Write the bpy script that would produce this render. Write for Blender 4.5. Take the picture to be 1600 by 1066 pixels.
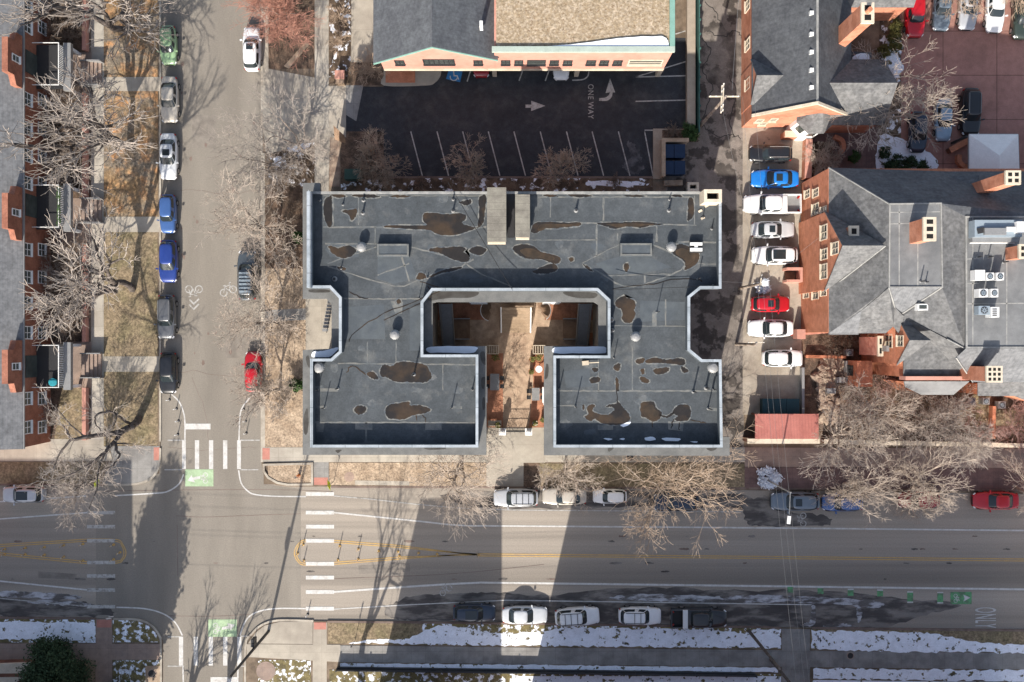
import bpy, math, random
import numpy as np
from mathutils import Vector, Matrix
R = math.radians
for o in list(bpy.data.objects): bpy.data.objects.remove(o)
S = bpy.context.scene
COL = S.collection
H = 95.0            # camera height, metres
K = 15.0            # photo pixels per metre on the ground
# ---------------------------------------------------------------- camera
cam = bpy.data.cameras.new("camera"); camo = bpy.data.objects.new("camera", cam); COL.objects.link(camo)
camo.location = (0, 0, H); cam.sensor_width = 36; cam.angle = 2*math.atan(800/K/H); cam.clip_end = 3000; cam.clip_start = 1
S.camera = camo
# ---------------------------------------------------------------- light
SUNV = Vector((.36, 1.62, -1.0))          # direction the light travels
sl = bpy.data.lights.new("sun", 'SUN'); sl.energy = 5.0; sl.angle = R(.55); sl.color = (1, .93, .83)
so = bpy.data.objects.new("sun", sl); COL.objects.link(so); so.rotation_euler = SUNV.to_track_quat('-Z', 'Y').to_euler()
W = bpy.data.worlds.new("World"); S.world = W; W.use_nodes = True
nt = W.node_tree; sky = nt.nodes.new('ShaderNodeTexSky'); sky.sky_type = 'NISHITA'; sky.sun_disc = False
sky.sun_elevation = math.atan2(1, math.hypot(SUNV.x, SUNV.y)); sky.sun_rotation = math.atan2(-SUNV.x, -SUNV.y)
sky.air_density = 1.0; sky.dust_density = 2.0; sky.ozone_density = 1.0
bg = nt.nodes['Background']; bg.inputs[1].default_value = .132; hs = nt.nodes.new('ShaderNodeHueSaturation'); hs.inputs['Saturation'].default_value = .8; nt.links.new(sky.outputs[0], hs.inputs['Color']); nt.links.new(hs.outputs[0], bg.inputs[0])
vs = S.view_settings; vs.view_transform = 'Standard'; vs.look = 'None'; vs.exposure = .67; vs.gamma = 1; vs.use_curve_mapping = False
S.cycles.max_bounces = 5; S.cycles.diffuse_bounces = 3; S.cycles.use_denoising = True

# ---------------------------------------------------------------- materials
def _n(nt, t, **k):
    n = nt.nodes.new(t)
    for a, v in k.items(): setattr(n, a, v)
    return n
def mat(name, base, var=.18, scale=1.5, rough=.85, c2=None, s2=.25, t2=(.45, .6), c3=None, s3=1., t3=(.5, .55), joints=None, bump=0., bs=12., metal=0., spec=.3,
        coat=0., stretch=None, fine=.12, fs=14., alpha=None, jw=.03, jd=.72):
    m = bpy.data.materials.new(name); m.use_nodes = True; nt = m.node_tree; L = nt.links.new
    b = nt.nodes['Principled BSDF']
    b.inputs['Roughness'].default_value = rough; b.inputs['Metallic'].default_value = metal
    b.inputs['Specular IOR Level'].default_value = spec; b.inputs['Coat Weight'].default_value = coat; b.inputs['Coat Roughness'].default_value = .06
    geo = _n(nt, 'ShaderNodeNewGeometry'); pos = geo.outputs['Position']
    if stretch:
        mp = _n(nt, 'ShaderNodeMapping'); mp.inputs['Scale'].default_value = stretch; L(pos, mp.inputs[0]); npos = mp.outputs[0]
    else: npos = pos
    def noise(s, d=5., p=None, r=.6):
        n = _n(nt, 'ShaderNodeTexNoise'); n.inputs['Scale'].default_value = s; n.inputs['Detail'].default_value = d; n.inputs['Roughness'].default_value = r
        L(p or npos, n.inputs['Vector']); return n.outputs['Fac']
    def rng(f, a, b2, c, d):
        n = _n(nt, 'ShaderNodeMapRange'); n.inputs[1].default_value = a; n.inputs[2].default_value = b2; n.inputs[3].default_value = c; n.inputs[4].default_value = d
        L(f, n.inputs[0]); return n.outputs[0]
    def mixc(f, a, b2, mode='MIX'):
        n = _n(nt, 'ShaderNodeMix', data_type='RGBA', blend_type=mode)
        if isinstance(f, (int, float)): n.inputs[0].default_value = f
        else: L(f, n.inputs[0])
        for i, v in ((6, a), (7, b2)):
            if isinstance(v, tuple): n.inputs[i].default_value = (*v, 1)
            else: L(v, n.inputs[i])
        return n.outputs[2]
    def mul(col, f):
        n = _n(nt, 'ShaderNodeVectorMath', operation='SCALE'); 
        if isinstance(col, tuple): n.inputs[0].default_value = col
        else: L(col, n.inputs[0])
        L(f, n.inputs[3]); return n.outputs[0]
    c = base
    if c2: c = mixc(rng(noise(s2, 6.), t2[0], t2[1], 0, 1), c, c2)
    if c3: c = mixc(rng(noise(s3, 8.), t3[0], t3[1], 0, 1), c, c3)
    if var: c = mul(c, rng(noise(scale), .3, .7, 1-var, 1+var))
    if fine: c = mul(c, rng(noise(fs, 3., pos), .3, .7, 1-fine, 1+fine))
    if joints:
        jx, jy = joints if isinstance(joints, tuple) else (joints, joints)
        sp = _n(nt, 'ShaderNodeSeparateXYZ'); L(pos, sp.inputs[0])
        for ax, d in ((0, jx), (1, jy)):
            if not d: continue
            a = _n(nt, 'ShaderNodeMath', operation='DIVIDE'); L(sp.outputs[ax], a.inputs[0]); a.inputs[1].default_value = d
            f = _n(nt, 'ShaderNodeMath', operation='FRACT'); L(a.outputs[0], f.inputs[0])
            g = _n(nt, 'ShaderNodeMath', operation='GREATER_THAN'); L(f.outputs[0], g.inputs[0]); g.inputs[1].default_value = jw/d
            c = mul(c, rng(g.outputs[0], 0, 1, jd, 1))
    if isinstance(c, tuple): b.inputs['Base Color'].default_value = (*c, 1)
    else: L(c, b.inputs['Base Color'])
    if bump:
        bp = _n(nt, 'ShaderNodeBump'); bp.inputs['Strength'].default_value = bump; bp.inputs['Distance'].default_value = .05
        L(noise(bs, 4., pos), bp.inputs['Height']); L(bp.outputs[0], b.inputs['Normal'])
    return m
M = {}
def mk(k, *a, **kw): M[k] = mat(k, *a, **kw)
mk('dirt', (.21, .16, .115), c2=(.12, .09, .065), s2=.4, bump=.5)
mk('mulch', (.15, .10, .07), c2=(.07, .05, .037), s2=.9, var=.4, fine=.45, fs=9, bump=.8)
mk('mulch_snow', (.15, .105, .07), c2=(.07, .05, .035), s2=.9, c3=(.8, .82, .86), s3=1.2, t3=(.57, .60), var=.3, fine=.3, bump=.6)
mk('gravel', (.40, .31, .225), c2=(.27, .20, .14), s2=.7, t2=(.4, .65), var=.25, fine=.35, fs=6, bump=.8)
mk('gravel_roof', (.30, .23, .15), c2=(.42, .34, .25), s2=3.5, t2=(.45, .6), c3=(.22, .15, .09), s3=4.5, t3=(.56, .66), var=.12, fine=.3, fs=5, bump=.6)
mk('lot_dust', (.13, .13, .135), c2=(.045, .046, .05), s2=.9, t2=(.42, .6), var=.2)
mk('lawn', (.26, .17, .09), c2=(.215, .175, .13), s2=.35, t2=(.42, .58), c3=(.37, .195, .09), s3=.8, t3=(.5, .66), var=.35, scale=1.6, fine=.45, fs=5, bump=.9)
mk('lawn_dull', (.235, .18, .115), c2=(.19, .155, .09), s2=.4, var=.3, scale=1.8, fine=.45, fs=5, bump=.9)
mk('snow_light', (.19, .155, .07), c2=(.12, .10, .05), s2=1.2, c3=(.82, .85, .92), s3=1.9, t3=(.53, .57), var=.18, fine=.3, fs=7, bump=.6)
mk('snow_heavy', (.15, .125, .06), c2=(.08, .07, .04), s2=1.2, c3=(.82, .85, .92), s3=1.6, t3=(.375, .41), var=.10, fine=.08, fs=7, bump=.5)
mk('snow', (.84, .87, .93), var=.05, scale=2, fine=.03, rough=.6, bump=.3, bs=3)
mk('concrete', (.40, .365, .31), c2=(.33, .295, .25), s2=.3, var=.12, scale=.8, fine=.08, joints=(1.52, 1.52))
mk('concrete_plain', (.40, .36, .30), c2=(.31, .275, .23), s2=.22, t2=(.4, .65), var=.14, scale=.9, fine=.08, joints=(3.3, 3.6), jd=.8)
mk('concrete_grey', (.27, .26, .245), c2=(.20, .19, .18), s2=.4, var=.12, joints=(1.5, 1.9))
mk('concrete_brown', (.32, .235, .19), c2=(.26, .20, .17), s2=.25, var=.15, joints=(2.0, 2.0), jd=.8)
mk('paver_red', (.165, .105, .095), c2=(.13, .085, .08), s2=.5, var=.15, joints=(.55, .55), jd=.86, jw=.04)
mk('ramp_red', (.42, .19, .15), var=.15)
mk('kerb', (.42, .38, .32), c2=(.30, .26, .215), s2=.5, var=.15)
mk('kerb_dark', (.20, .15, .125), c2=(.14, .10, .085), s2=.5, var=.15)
mk('asphalt_old', (.245, .22, .187), c2=(.205, .183, .155), s2=.12, t2=(.4, .6), var=.09, scale=.5, fine=.12, fs=8, stretch=(1, .22, 1))
mk('asphalt_main', (.325, .285, .24), c2=(.25, .22, .187), s2=.14, t2=(.42, .6), var=.26, scale=.5, fine=.12, fs=8, stretch=(.012, 1.0, 1))
mk('asphalt_patch', (.225, .2, .172), c2=(.19, .168, .145), s2=.6, var=.14, fine=.15)
mk('asphalt_dark', (.034, .037, .043), c2=(.028, .030, .035), s2=.2, c3=(.060, .060, .062), s3=.5, t3=(.5, .72), var=.22, fine=.25, rough=.75)
mk('asphalt_alley', (.19, .165, .145), c2=(.07, .06, .053), s2=.42, t2=(.50, .54), c3=(.26, .23, .20), s3=.15, t3=(.55, .7), var=.2, fine=.2)
mk('asphalt_wet', (.07, .062, .058), c2=(.20, .18, .16), s2=.9, t2=(.45, .58), var=.25, stretch=(.3, 1, 1), rough=.55)
mk('slush', (.44, .44, .46), c2=(.12, .11, .105), s2=1.6, t2=(.44, .56), var=.3, stretch=(.35, 1, 1))
mk('lot_red', (.37, .195, .16), c2=(.31, .165, .135), s2=.3, var=.12, fine=.12, joints=(5.6, 4.6), jd=.55, jw=.09)
mk('lot_tan', (.36, .315, .26), c2=(.27, .225, .18), s2=.25, t2=(.42, .6), c3=(.09, .075, .065), s3=.35, t3=(.68, .72), var=.12)
mk('brick_patio', (.43, .20, .12), c2=(.33, .15, .09), s2=.6, var=.25, fine=.2, joints=(.4, .2), jd=.8, jw=.02)
mk('flagstone', (.45, .33, .235), c2=(.34, .24, .17), s2=1.2, var=.2)
mk('sandstone', (.38, .29, .21), c2=(.28, .2, .14), s2=1., var=.2)
mk('paint_white', (.55, .54, .52), c2=(.43, .41, .38), s2=1.2, t2=(.5, .68), var=.1, fine=.12, fs=5, rough=.6)
mk('paint_faded', (.41, .40, .38), c2=(.25, .23, .205), s2=2.6, t2=(.50, .66), var=.1, fine=.2, fs=5)
mk('paint_yellow', (.55, .36, .13), c2=(.42, .28, .13), s2=1.5, var=.15, fine=.15)
mk('paint_green', (.37, .49, .31), c2=(.31, .41, .26), s2=1.2, var=.1)
mk('paint_green_dark', (.13, .34, .16), c2=(.12, .2, .12), s2=2., var=.15)
mk('paint_blue', (.04, .19, .42), var=.1)
mk('tar', (.04, .037, .035), var=.1, rough=.6)
# roofs and walls
mk('membrane', (.072, .081, .089), c2=(.057, .065, .072), s2=.22, t2=(.4, .6), c3=(.112, .117, .118), s3=.5, t3=(.55, .70), var=.16, scale=1.3, fine=.16, fs=7, joints=(0, .95), jd=.93, jw=.05)
mk('scuff', (.115, .122, .126), c2=(.078, .089, .099), s2=1.4, t2=(.42, .55), var=.2, scale=3, fine=.15)
mk('silt', (.062, .043, .028), c2=(.040, .031, .023), s2=.8, t2=(.42, .6), var=.2, fine=.08, rough=.35)
mk('stain_rim', (.185, .185, .172), c2=(.085, .098, .11), s2=1.6, t2=(.42, .56), var=.25, scale=3, fine=.15)
mk('shingle_slate', (.085, .09, .098), c2=(.068, .072, .08), s2=.7, var=.12, fine=.24, fs=3.2, joints=(0, .38), jd=.9, jw=.05)
mk('membrane_patch', (.070, .082, .094), c2=(.085, .098, .108), s2=.6, var=.1, fine=.08)
mk('roof_seam', (.165, .165, .155), c2=(.11, .12, .125), s2=1.3, t2=(.45, .62), var=.2, fine=.15)
mk('ledge', (.165, .165, .16), c2=(.13, .132, .13), s2=.5, var=.1)
mk('ledge_wet', (.075, .072, .066), c2=(.055, .05, .045), s2=.8, var=.1, rough=.4)
mk('parapet_cap', (.36, .395, .43), c2=(.27, .305, .335), s2=.5, var=.14, scale=1.2, fine=.1, rough=.5, joints=(3.05, 3.05), jd=.62, jw=.07)
mk('stucco', (.30, .275, .245), c2=(.25, .23, .20), s2=.3, var=.1)
mk('puddle', (.026, .023, .021), c2=(.058, .040, .026), s2=.30, t2=(.46, .60), var=.15, fine=0, rough=.22, spec=.4)
mk('ribbed_metal', (.225, .21, .175), c2=(.18, .165, .14), s2=.8, var=.15, fine=.15, joints=(0, .62), jd=.75, jw=.05)
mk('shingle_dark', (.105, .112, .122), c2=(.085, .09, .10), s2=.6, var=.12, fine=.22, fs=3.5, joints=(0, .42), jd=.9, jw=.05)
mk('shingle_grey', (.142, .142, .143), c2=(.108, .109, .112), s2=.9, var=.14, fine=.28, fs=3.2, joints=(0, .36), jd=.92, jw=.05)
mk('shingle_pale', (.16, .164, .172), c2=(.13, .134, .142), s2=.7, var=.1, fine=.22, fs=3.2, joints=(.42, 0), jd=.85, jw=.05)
mk('flat_grey', (.19, .193, .195), c2=(.145, .148, .152), s2=.35, t2=(.42, .62), var=.12, fine=.08)
mk('flashing', (.31, .305, .29), c2=(.22, .22, .215), s2=1.2, var=.1)
mk('brick_red', (.32, .135, .088), c2=(.25, .10, .065), s2=.9, var=.16, scale=2.5, fine=.2, fs=9, joints=None)
mk('brick_pink', (.54, .275, .215), c2=(.48, .24, .185), s2=.4, var=.08, fine=.06)
mk('brick_salmon', (.50, .22, .14), c2=(.40, .16, .095), s2=.7, var=.14, fine=.15)
mk('brick_orange', (.50, .205, .12), c2=(.42, .165, .09), s2=.8, var=.16, fine=.18)
mk('brick_brown', (.18, .085, .055), c2=(.14, .065, .045), s2=1., var=.2, fine=.2)
mk('trim_sage', (.36, .42, .37), var=.1)
mk('trim_green', (.19, .34, .29), var=.1)
mk('trim_cream', (.60, .52, .41), c2=(.52, .44, .34), s2=.8, var=.08)
mk('trim_white', (.80, .80, .79), var=.05, rough=.6)
mk('fence_green', (.05, .13, .115), var=.15)
mk('beige_wall', (.36, .30, .235), var=.12)
mk('metal_red', (.52, .20, .165), c2=(.46, .17, .14), s2=.5, var=.08, joints=(.3, 0), jd=.82, jw=.04)
mk('metal_grey', (.28, .28, .28), rough=.5, metal=.3, var=.08)
mk('metal_dark', (.035, .035, .037), rough=.5, var=.1, fine=0)
mk('metal_white', (.70, .70, .69), rough=.45, var=.06, fine=0)
mk('metal_blue_grey', (.25, .30, .345), rough=.45, var=.08, fine=0)
mk('black_hole', (.012, .011, .01), var=0, fine=0)
mk('glass', (.022, .030, .034), rough=.05, spec=.6, var=0, fine=0)
mk('window_glass', (.07, .08, .075), rough=.08, spec=.6, var=.35, scale=.8, fine=0)
mk('bark_dark', (.115, .095, .085), c2=(.07, .058, .05), s2=2., var=.25, bump=.5)
mk('bark_pale', (.40, .33, .27), c2=(.30, .245, .20), s2=2., var=.2)
mk('bark', (.24, .20, .17), c2=(.16, .13, .11), s2=2., var=.2)
mk('twig_pale', (.44, .37, .31), var=.25, scale=.5, fine=.1)
mk('twig_tan', (.46, .35, .26), var=.25, scale=.5, fine=.1)
mk('twig_grey', (.37, .32, .28), var=.25, scale=.5, fine=.1)
mk('twig_red', (.42, .215, .16), var=.25, scale=.5, fine=.1)
mk('twig_pink', (.44, .29, .255), var=.25, scale=.5, fine=.1)
mk('twig_brown', (.22, .165, .125), var=.25, scale=.5, fine=.1)
mk('leaf_green', (.045, .085, .026), var=.45, scale=2., fine=.3)
mk('leaf_dark', (.040, .066, .030), var=.45, scale=2., fine=.3)
mk('leaf_olive', (.12, .115, .035), var=.4, scale=2., fine=.3)
mk('rock', (.33, .255, .195), c2=(.24, .17, .13), s2=1.1, var=.25, bump=.4)
mk('wood', (.42, .315, .22), c2=(.34, .25, .17), s2=.8, var=.15, joints=(0, .3), jd=.8, jw=.03)
mk('wood_brown', (.25, .165, .11), c2=(.19, .12, .08), s2=.8, var=.2)
mk('wood_pole', (.34, .28, .235), c2=(.15, .115, .09), s2=1., var=.15)
mk('plastic_blue', (.012, .03, .07), rough=.5, var=.1)
mk('plastic_teal', (.02, .06, .075), rough=.5, var=.1)
mk('box_green', (.04, .085, .065), rough=.5, var=.1)
mk('sign_lime', (.50, .58, .02), var=.05)
mk('orange', (.65, .18, .03), var=0, fine=0)
mk('terracotta', (.36, .15, .08), var=.15)
mk('turquoise', (.03, .26, .32), var=.1)
mk('tyre', (.02, .02, .02), var=0, fine=0, rough=.9)
mk('rim', (.4, .4, .41), rough=.35, metal=.7, var=0, fine=0)
mk('lamp_clear', (.75, .76, .78), rough=.15, var=0, fine=0)
mk('lamp_red', (.35, .015, .012), rough=.2, var=0, fine=0)
mk('plastic_black', (.02, .02, .021), rough=.5, var=0, fine=0)
def paint(k, c, metal=.0): mk('car_'+k, c, var=.09, scale=1.1, fine=.03, rough=.34, coat=.8, metal=metal, spec=.4)
for k, c, mt in (('mint', (.26, .40, .22), 0), ('champagne', (.47, .43, .37), .15), ('white', (.74, .745, .75), 0), ('silver', (.44, .455, .48), .2), ('blue', (.05, .115, .30), .15),
              ('cobalt', (.018, .045, .22), .1), ('sky', (.01, .17, .56), 0), ('grey', (.105, .11, .12), .15), ('black', (.012, .013, .016), 0), ('navy', (.014, .028, .055), .1), ('red', (.44, .008, .018), 0),
              ('dark_red', (.30, .012, .02), 0), ('steel', (.13, .165, .205), .15), ('slate', (.07, .085, .10), .1), ('ice', (.24, .34, .44), .1), ('olive', (.035, .05, .042), .1), ('pearl', (.55, .57, .59), .1)):
    paint(k, c, mt)
# ---------------------------------------------------------------- helpers
def G(px, py, z=0.0):
    """photo pixel + true height -> point in metres"""
    k = (1 - z/H)/K
    return ((px-800)*k, (533-py)*k, z)
def G2(px, py, z=0.0): return G(px, py, z)[:2]
def tag(o, label=None, cat=None, group=None, kind=None):
    if label: o['label'] = label
    if cat: o['category'] = cat
    if group: o['group'] = group
    if kind: o['kind'] = kind
    return o
def thing(name, label, cat, loc=(0, 0, 0), group=None):
    o = bpy.data.objects.new(name, None); COL.objects.link(o); o.location = loc; o.empty_display_size = .5
    return tag(o, label, cat, group)
def origin(o):
    v = Vector((0, 0, 0))
    while o is not None: v = v + o.location; o = o.parent
    return v
class MB:
    def __init__(s): s.v = []; s.f = []; s.m = []
    def add(s, vs, fs, m=0):
        b = len(s.v); s.v.extend(tuple(p) for p in vs); s.f.extend(tuple(i+b for i in f) for f in fs); s.m.extend([m]*len(fs)); return s
    def box(s, x0, x1, y0, y1, z0, z1, m=0):
        return s.add([(x0,y0,z0),(x1,y0,z0),(x1,y1,z0),(x0,y1,z0),(x0,y0,z1),(x1,y0,z1),(x1,y1,z1),(x0,y1,z1)],
                     [(3,2,1,0),(4,5,6,7),(0,1,5,4),(1,2,6,5),(2,3,7,6),(3,0,4,7)], m)
    def obox(s, c, ang, lx, ly, z0, z1, m=0):
        ca, sa = math.cos(ang), math.sin(ang); P = []
        for z in (z0, z1):
            for a, b in ((-1,-1),(1,-1),(1,1),(-1,1)):
                x, y = a*lx/2, b*ly/2; P.append((c[0]+x*ca-y*sa, c[1]+x*sa+y*ca, z))
        return s.add(P, [(3,2,1,0),(4,5,6,7),(0,1,5,4),(1,2,6,5),(2,3,7,6),(3,0,4,7)], m)
    def prism(s, poly, z0, z1, m=0, bottom=True):
        p = list(poly)
        if area(p) < 0: p.reverse()
        n = len(p); z1s = z1 if hasattr(z1, '__len__') else [z1]*n
        vs = [(x, y, z0) for x, y in p]+[(x, y, z) for (x, y), z in zip(p, z1s)]
        fs = [(i, (i+1) % n, n+(i+1) % n, n+i) for i in range(n)]+[tuple(range(n, 2*n))]
        if bottom: fs.append(tuple(reversed(range(n))))
        return s.add(vs, fs, m)
    def sheet(s, poly, z, m=0):
        p = list(poly)
        if area(p) < 0: p.reverse()
        return s.add([(x, y, z) for x, y in p], [tuple(range(len(p)))], m)
    def face(s, pts, m=0): return s.add(pts, [tuple(range(len(pts)))], m)
    def thick(s, pts, t, m=0):
        """a sloped panel of thickness t under its face"""
        p = [Vector(q) for q in pts]; n = Vector((0, 0, 0))
        for i in range(len(p)): n += p[i].cross(p[(i+1) % len(p)])
        if n.z < 0: p.reverse()
        k = len(p); vs = [tuple(q) for q in p]+[(q.x, q.y, q.z-t) for q in p]
        return s.add(vs, [tuple(range(k)), tuple(reversed(range(k, 2*k)))]+[(i, k+i, k+(i+1) % k, (i+1) % k) for i in range(k)], m)
    def tube(s, p0, p1, r0, r1=None, n=8, m=0, cap=True):
        r1 = r0 if r1 is None else r1; a = Vector(p0); b = Vector(p1); d = b-a
        u = d.orthogonal().normalized(); w = d.cross(u).normalized(); vs = []
        for q, r in ((a, r0), (b, r1)):
            for i in range(n):
                t = 2*math.pi*i/n; vs.append(q+u*r*math.cos(t)+w*r*math.sin(t))
        fs = [(i, (i+1) % n, n+(i+1) % n, n+i) for i in range(n)]
        if cap: fs += [tuple(reversed(range(n))), tuple(range(n, 2*n))]
        return s.add(vs, fs, m)
    def lathe(s, prof, c, n=16, m=0):
        b = len(s.v); P = []
        for r, z in prof:
            for i in range(n): t = 2*math.pi*i/n; P.append((c[0]+r*math.cos(t), c[1]+r*math.sin(t), c[2]+z))
        fs = [(j*n+i, j*n+(i+1) % n, (j+1)*n+(i+1) % n, (j+1)*n+i) for j in range(len(prof)-1) for i in range(n)]
        fs += [tuple(reversed(range(n))), tuple(range((len(prof)-1)*n, len(prof)*n))]
        return s.add(P, fs, m)
    def build(s, name, mats, parent=None, smooth=False, kind=None):
        if not isinstance(mats, (list, tuple)): mats = [mats]
        me = bpy.data.meshes.new(name); o0 = origin(parent)
        me.from_pydata([(x-o0.x, y-o0.y, z-o0.z) for x, y, z in s.v], [], s.f)
        for m in mats: me.materials.append(M[m] if isinstance(m, str) else m)
        if len(mats) > 1: me.polygons.foreach_set('material_index', s.m)
        if smooth: me.polygons.foreach_set('use_smooth', [True]*len(me.polygons))
        me.update()
        o = bpy.data.objects.new(name, me); COL.objects.link(o); o.parent = parent
        if kind: o['kind'] = kind
        return o
def area(p): return sum(p[i][0]*p[(i+1) % len(p)][1]-p[(i+1) % len(p)][0]*p[i][1] for i in range(len(p)))/2
def rect(x0, y0, x1, y1): return [(x0, y0), (x1, y0), (x1, y1), (x0, y1)]
def PX(pts, z=0.): return [G2(x, y, z) for x, y in pts]
def slab(name, pts, z0, z1, m, parent=None, kind='structure'):
    return MB().prism(PX(pts), z0, z1).build(name, m, parent, kind=None if parent else kind)
def flat(name, pts, z, m, parent=None, kind='structure'):
    return MB().sheet(PX(pts), z).build(name, m, parent, kind=None if parent else kind)
def ribbon_pts(pts, w, closed=False):
    p = [Vector(q) for q in pts]; n = len(p); L = []; Rr = []
    for i in range(n):
        a = p[i-1] if (i or closed) else None; c = p[(i+1) % n] if (i < n-1 or closed) else None
        d1 = (p[i]-a).normalized() if a is not None else None; d2 = (c-p[i]).normalized() if c is not None else None
        d1 = d1 or d2; d2 = d2 or d1
        t = (d1+d2).normalized(); nn = Vector((-t.y, t.x)); k = max(.45, nn.dot(Vector((-d1.y, d1.x))))
        L.append(p[i]+nn*w/2/k); Rr.append(p[i]-nn*w/2/k)
    return L, Rr
def ribbon(mb, pts, w, z0, z1=None, closed=False, m=0):
    """strip of width w (metres) along pts; flat at z0 or a solid from z0 to z1"""
    L, Rr = ribbon_pts(pts, w, closed); n = len(L); seg = n if closed else n-1
    if z1 is None:
        mb.add([(q.x, q.y, z0) for q in L+Rr], [(n+i, n+(i+1) % n, (i+1) % n, i) for i in range(seg)], m); return mb
    vs = [(q.x, q.y, z0) for q in L+Rr]+[(q.x, q.y, z1) for q in L+Rr]; fs = []
    for i in range(seg):
        j = (i+1) % n
        fs += [(2*n+n+i, 2*n+n+j, 2*n+j, 2*n+i), (i, j, n+j, n+i), (j, i, 2*n+i, 2*n+j), (n+i, n+j, 3*n+j, 3*n+i)]
    if not closed: fs += [(0, n, 3*n, 2*n), (n+n-1, n-1, 2*n+n-1, 3*n+n-1)]
    return mb.add(vs, fs, m)
def curve(pts, k=4):
    """Catmull-Rom smoothing of an open pixel polyline"""
    p = [Vector(q) for q in pts]; out = []
    for i in range(len(p)-1):
        a, b, c, d = p[max(i-1, 0)], p[i], p[i+1], p[min(i+2, len(p)-1)]
        for j in range(k):
            t = j/k; out.append(tuple(.5*((2*b)+(c-a)*t+(2*a-5*b+4*c-d)*t*t+(3*b-a-3*c+d)*t**3)))
    out.append(tuple(p[-1])); return out
def blob(pts, rng, k=4, jit=.9):
    """closed smooth irregular outline from pixel points"""
    p = [Vector(q) for q in pts]; n = len(p); out = []
    for i in range(n):
        a, b, c, d = p[i-1], p[i], p[(i+1) % n], p[(i+2) % n]
        for j in range(k):
            t = j/k; q = .5*((2*b)+(c-a)*t+(2*a-5*b+4*c-d)*t*t+(3*b-a-3*c+d)*t**3)
            out.append((q.x+rng.uniform(-jit, jit)*.5, q.y+rng.uniform(-jit, jit)*.5))
    return out
def ragged(pts, rng, step=7, jit=2.):
    out = []
    for i in range(len(pts)):
        a, c = pts[i], pts[(i+1) % len(pts)]; k = max(1, int(math.hypot(c[0]-a[0], c[1]-a[1])/step))
        out += [(a[0]+(c[0]-a[0])*j/k+rng.uniform(-jit, jit)*(j > 0), a[1]+(c[1]-a[1])*j/k+rng.uniform(-jit, jit)) for j in range(k)]
    return out
def offset(poly, d, kmin=.35):
    """offset a CCW polygon inward by d"""
    p = [Vector(q) for q in poly]
    if area(poly) < 0: p.reverse()
    n = len(p); out = []
    for i in range(n):
        d1 = (p[i]-p[i-1]).normalized(); d2 = (p[(i+1) % n]-p[i]).normalized()
        n1 = Vector((-d1.y, d1.x)); n2 = Vector((-d2.y, d2.x)); b = (n1+n2).normalized(); k = max(kmin, b.dot(n1))
        out.append(tuple(p[i]+b*d/k))
    return out
def dup(o, parent=None):
    c = o.copy(); COL.objects.link(c)
    c.parent = parent
    for ch in o.children: dup(ch, c)
    return c
# ================================================================ ground, streets, pavements
rg = random.Random(5)
MB().sheet([(-600, -600), (600, -600), (600, 600), (-600, 600)], 0).build('ground', 'dirt', kind='structure')
NW = [(-2500, 757), (150, 757), (205, 757), (228, 752), (243, 741), (250, 722), (251, 690), (251, -2500), (-2500, -2500)]
NE = [(409, -2500), (409, 722), (411, 738), (418, 751), (432, 758), (450, 760), (1000, 762), (1600, 766), (3500, 778), (3500, -2500)]
SW = [(-2500, 958), (0, 965), (180, 967), (215, 968), (236, 976), (249, 992), (252, 1010), (252, 2500), (-2500, 2500)]
SE = [(384, 2500), (384, 1010), (394, 990), (410, 976), (436, 969), (480, 970), (800, 974), (1200, 980), (1600, 985), (3500, 1000), (3500, 2500)]
for p, n in ((NW, 'pavement_block'), (NE, 'pavement_block'), (SW, 'pavement_block'), (SE, 'pavement_block')):
    slab(n, p, -.05, .10, 'dirt')
st1 = flat('side_street', [(249, -1500), (412, -1500), (412, 757), (470, 764), (470, 980), (380, 1030), (380, 2000), (255, 2000), (255, 1000), (150, 990), (150, 757), (249, 740)], .008, 'asphalt_old')
st2 = flat('main_street', [(-2500, 750), (150, 757), (470, 757), (1600, 772), (3500, 790), (3500, 1010), (1600, 990), (470, 975), (150, 970), (-2500, 955)], .004, 'asphalt_main')
# worn patches of the carriageway (wet gutters, ploughed slush)
WETN = []
def wet(pts, z, m='asphalt_wet', jit=4.5, k=9, parent=None):
    WETN.append(1); return flat('wet_patch', blob(pts, rg, k, jit), z+.00025*len(WETN), m, parent or st2)
wet([(0, 930), (60, 927), (120, 938), (150, 946), (172, 950), (170, 962), (80, 962), (0, 961)], .012)
wet([(640, 932), (700, 927), (760, 925), (860, 930), (1000, 918), (1130, 922), (1290, 924), (1380, 932), (1500, 945), (1440, 962), (1370, 980), (1200, 980), (960, 976), (800, 971), (690, 969), (620, 968), (600, 955)], .012)
wet([(1195, 775), (1240, 800), (1290, 806), (1290, 822), (1200, 822), (1168, 818), (1165, 790)], .012)
wet([(700, 770), (900, 768), (1150, 772), (1160, 795), (1000, 792), (860, 796), (720, 788)], .012)
for p in ([(0, 924), (40, 925), (90, 927), (128, 933), (100, 937), (50, 934), (0, 932)], [(40, 940), (85, 938), (140, 943), (130, 946), (80, 945)],
          [(1000, 928), (1060, 930), (1120, 932), (1125, 941), (1060, 941), (1000, 939), (950, 935)], [(1140, 932), (1200, 930), (1260, 932), (1330, 936), (1380, 942), (1365, 950), (1310, 944), (1230, 942), (1140, 942)],
          [(1268, 947), (1274, 950), (1272, 975), (1250, 979), (1255, 974), (1266, 970)], [(1340, 946), (1347, 955), (1343, 973), (1339, 965)], [(1290, 976), (1320, 975), (1330, 979), (1290, 980)]):
    wet(p, .016, 'slush', 2.6)
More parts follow.
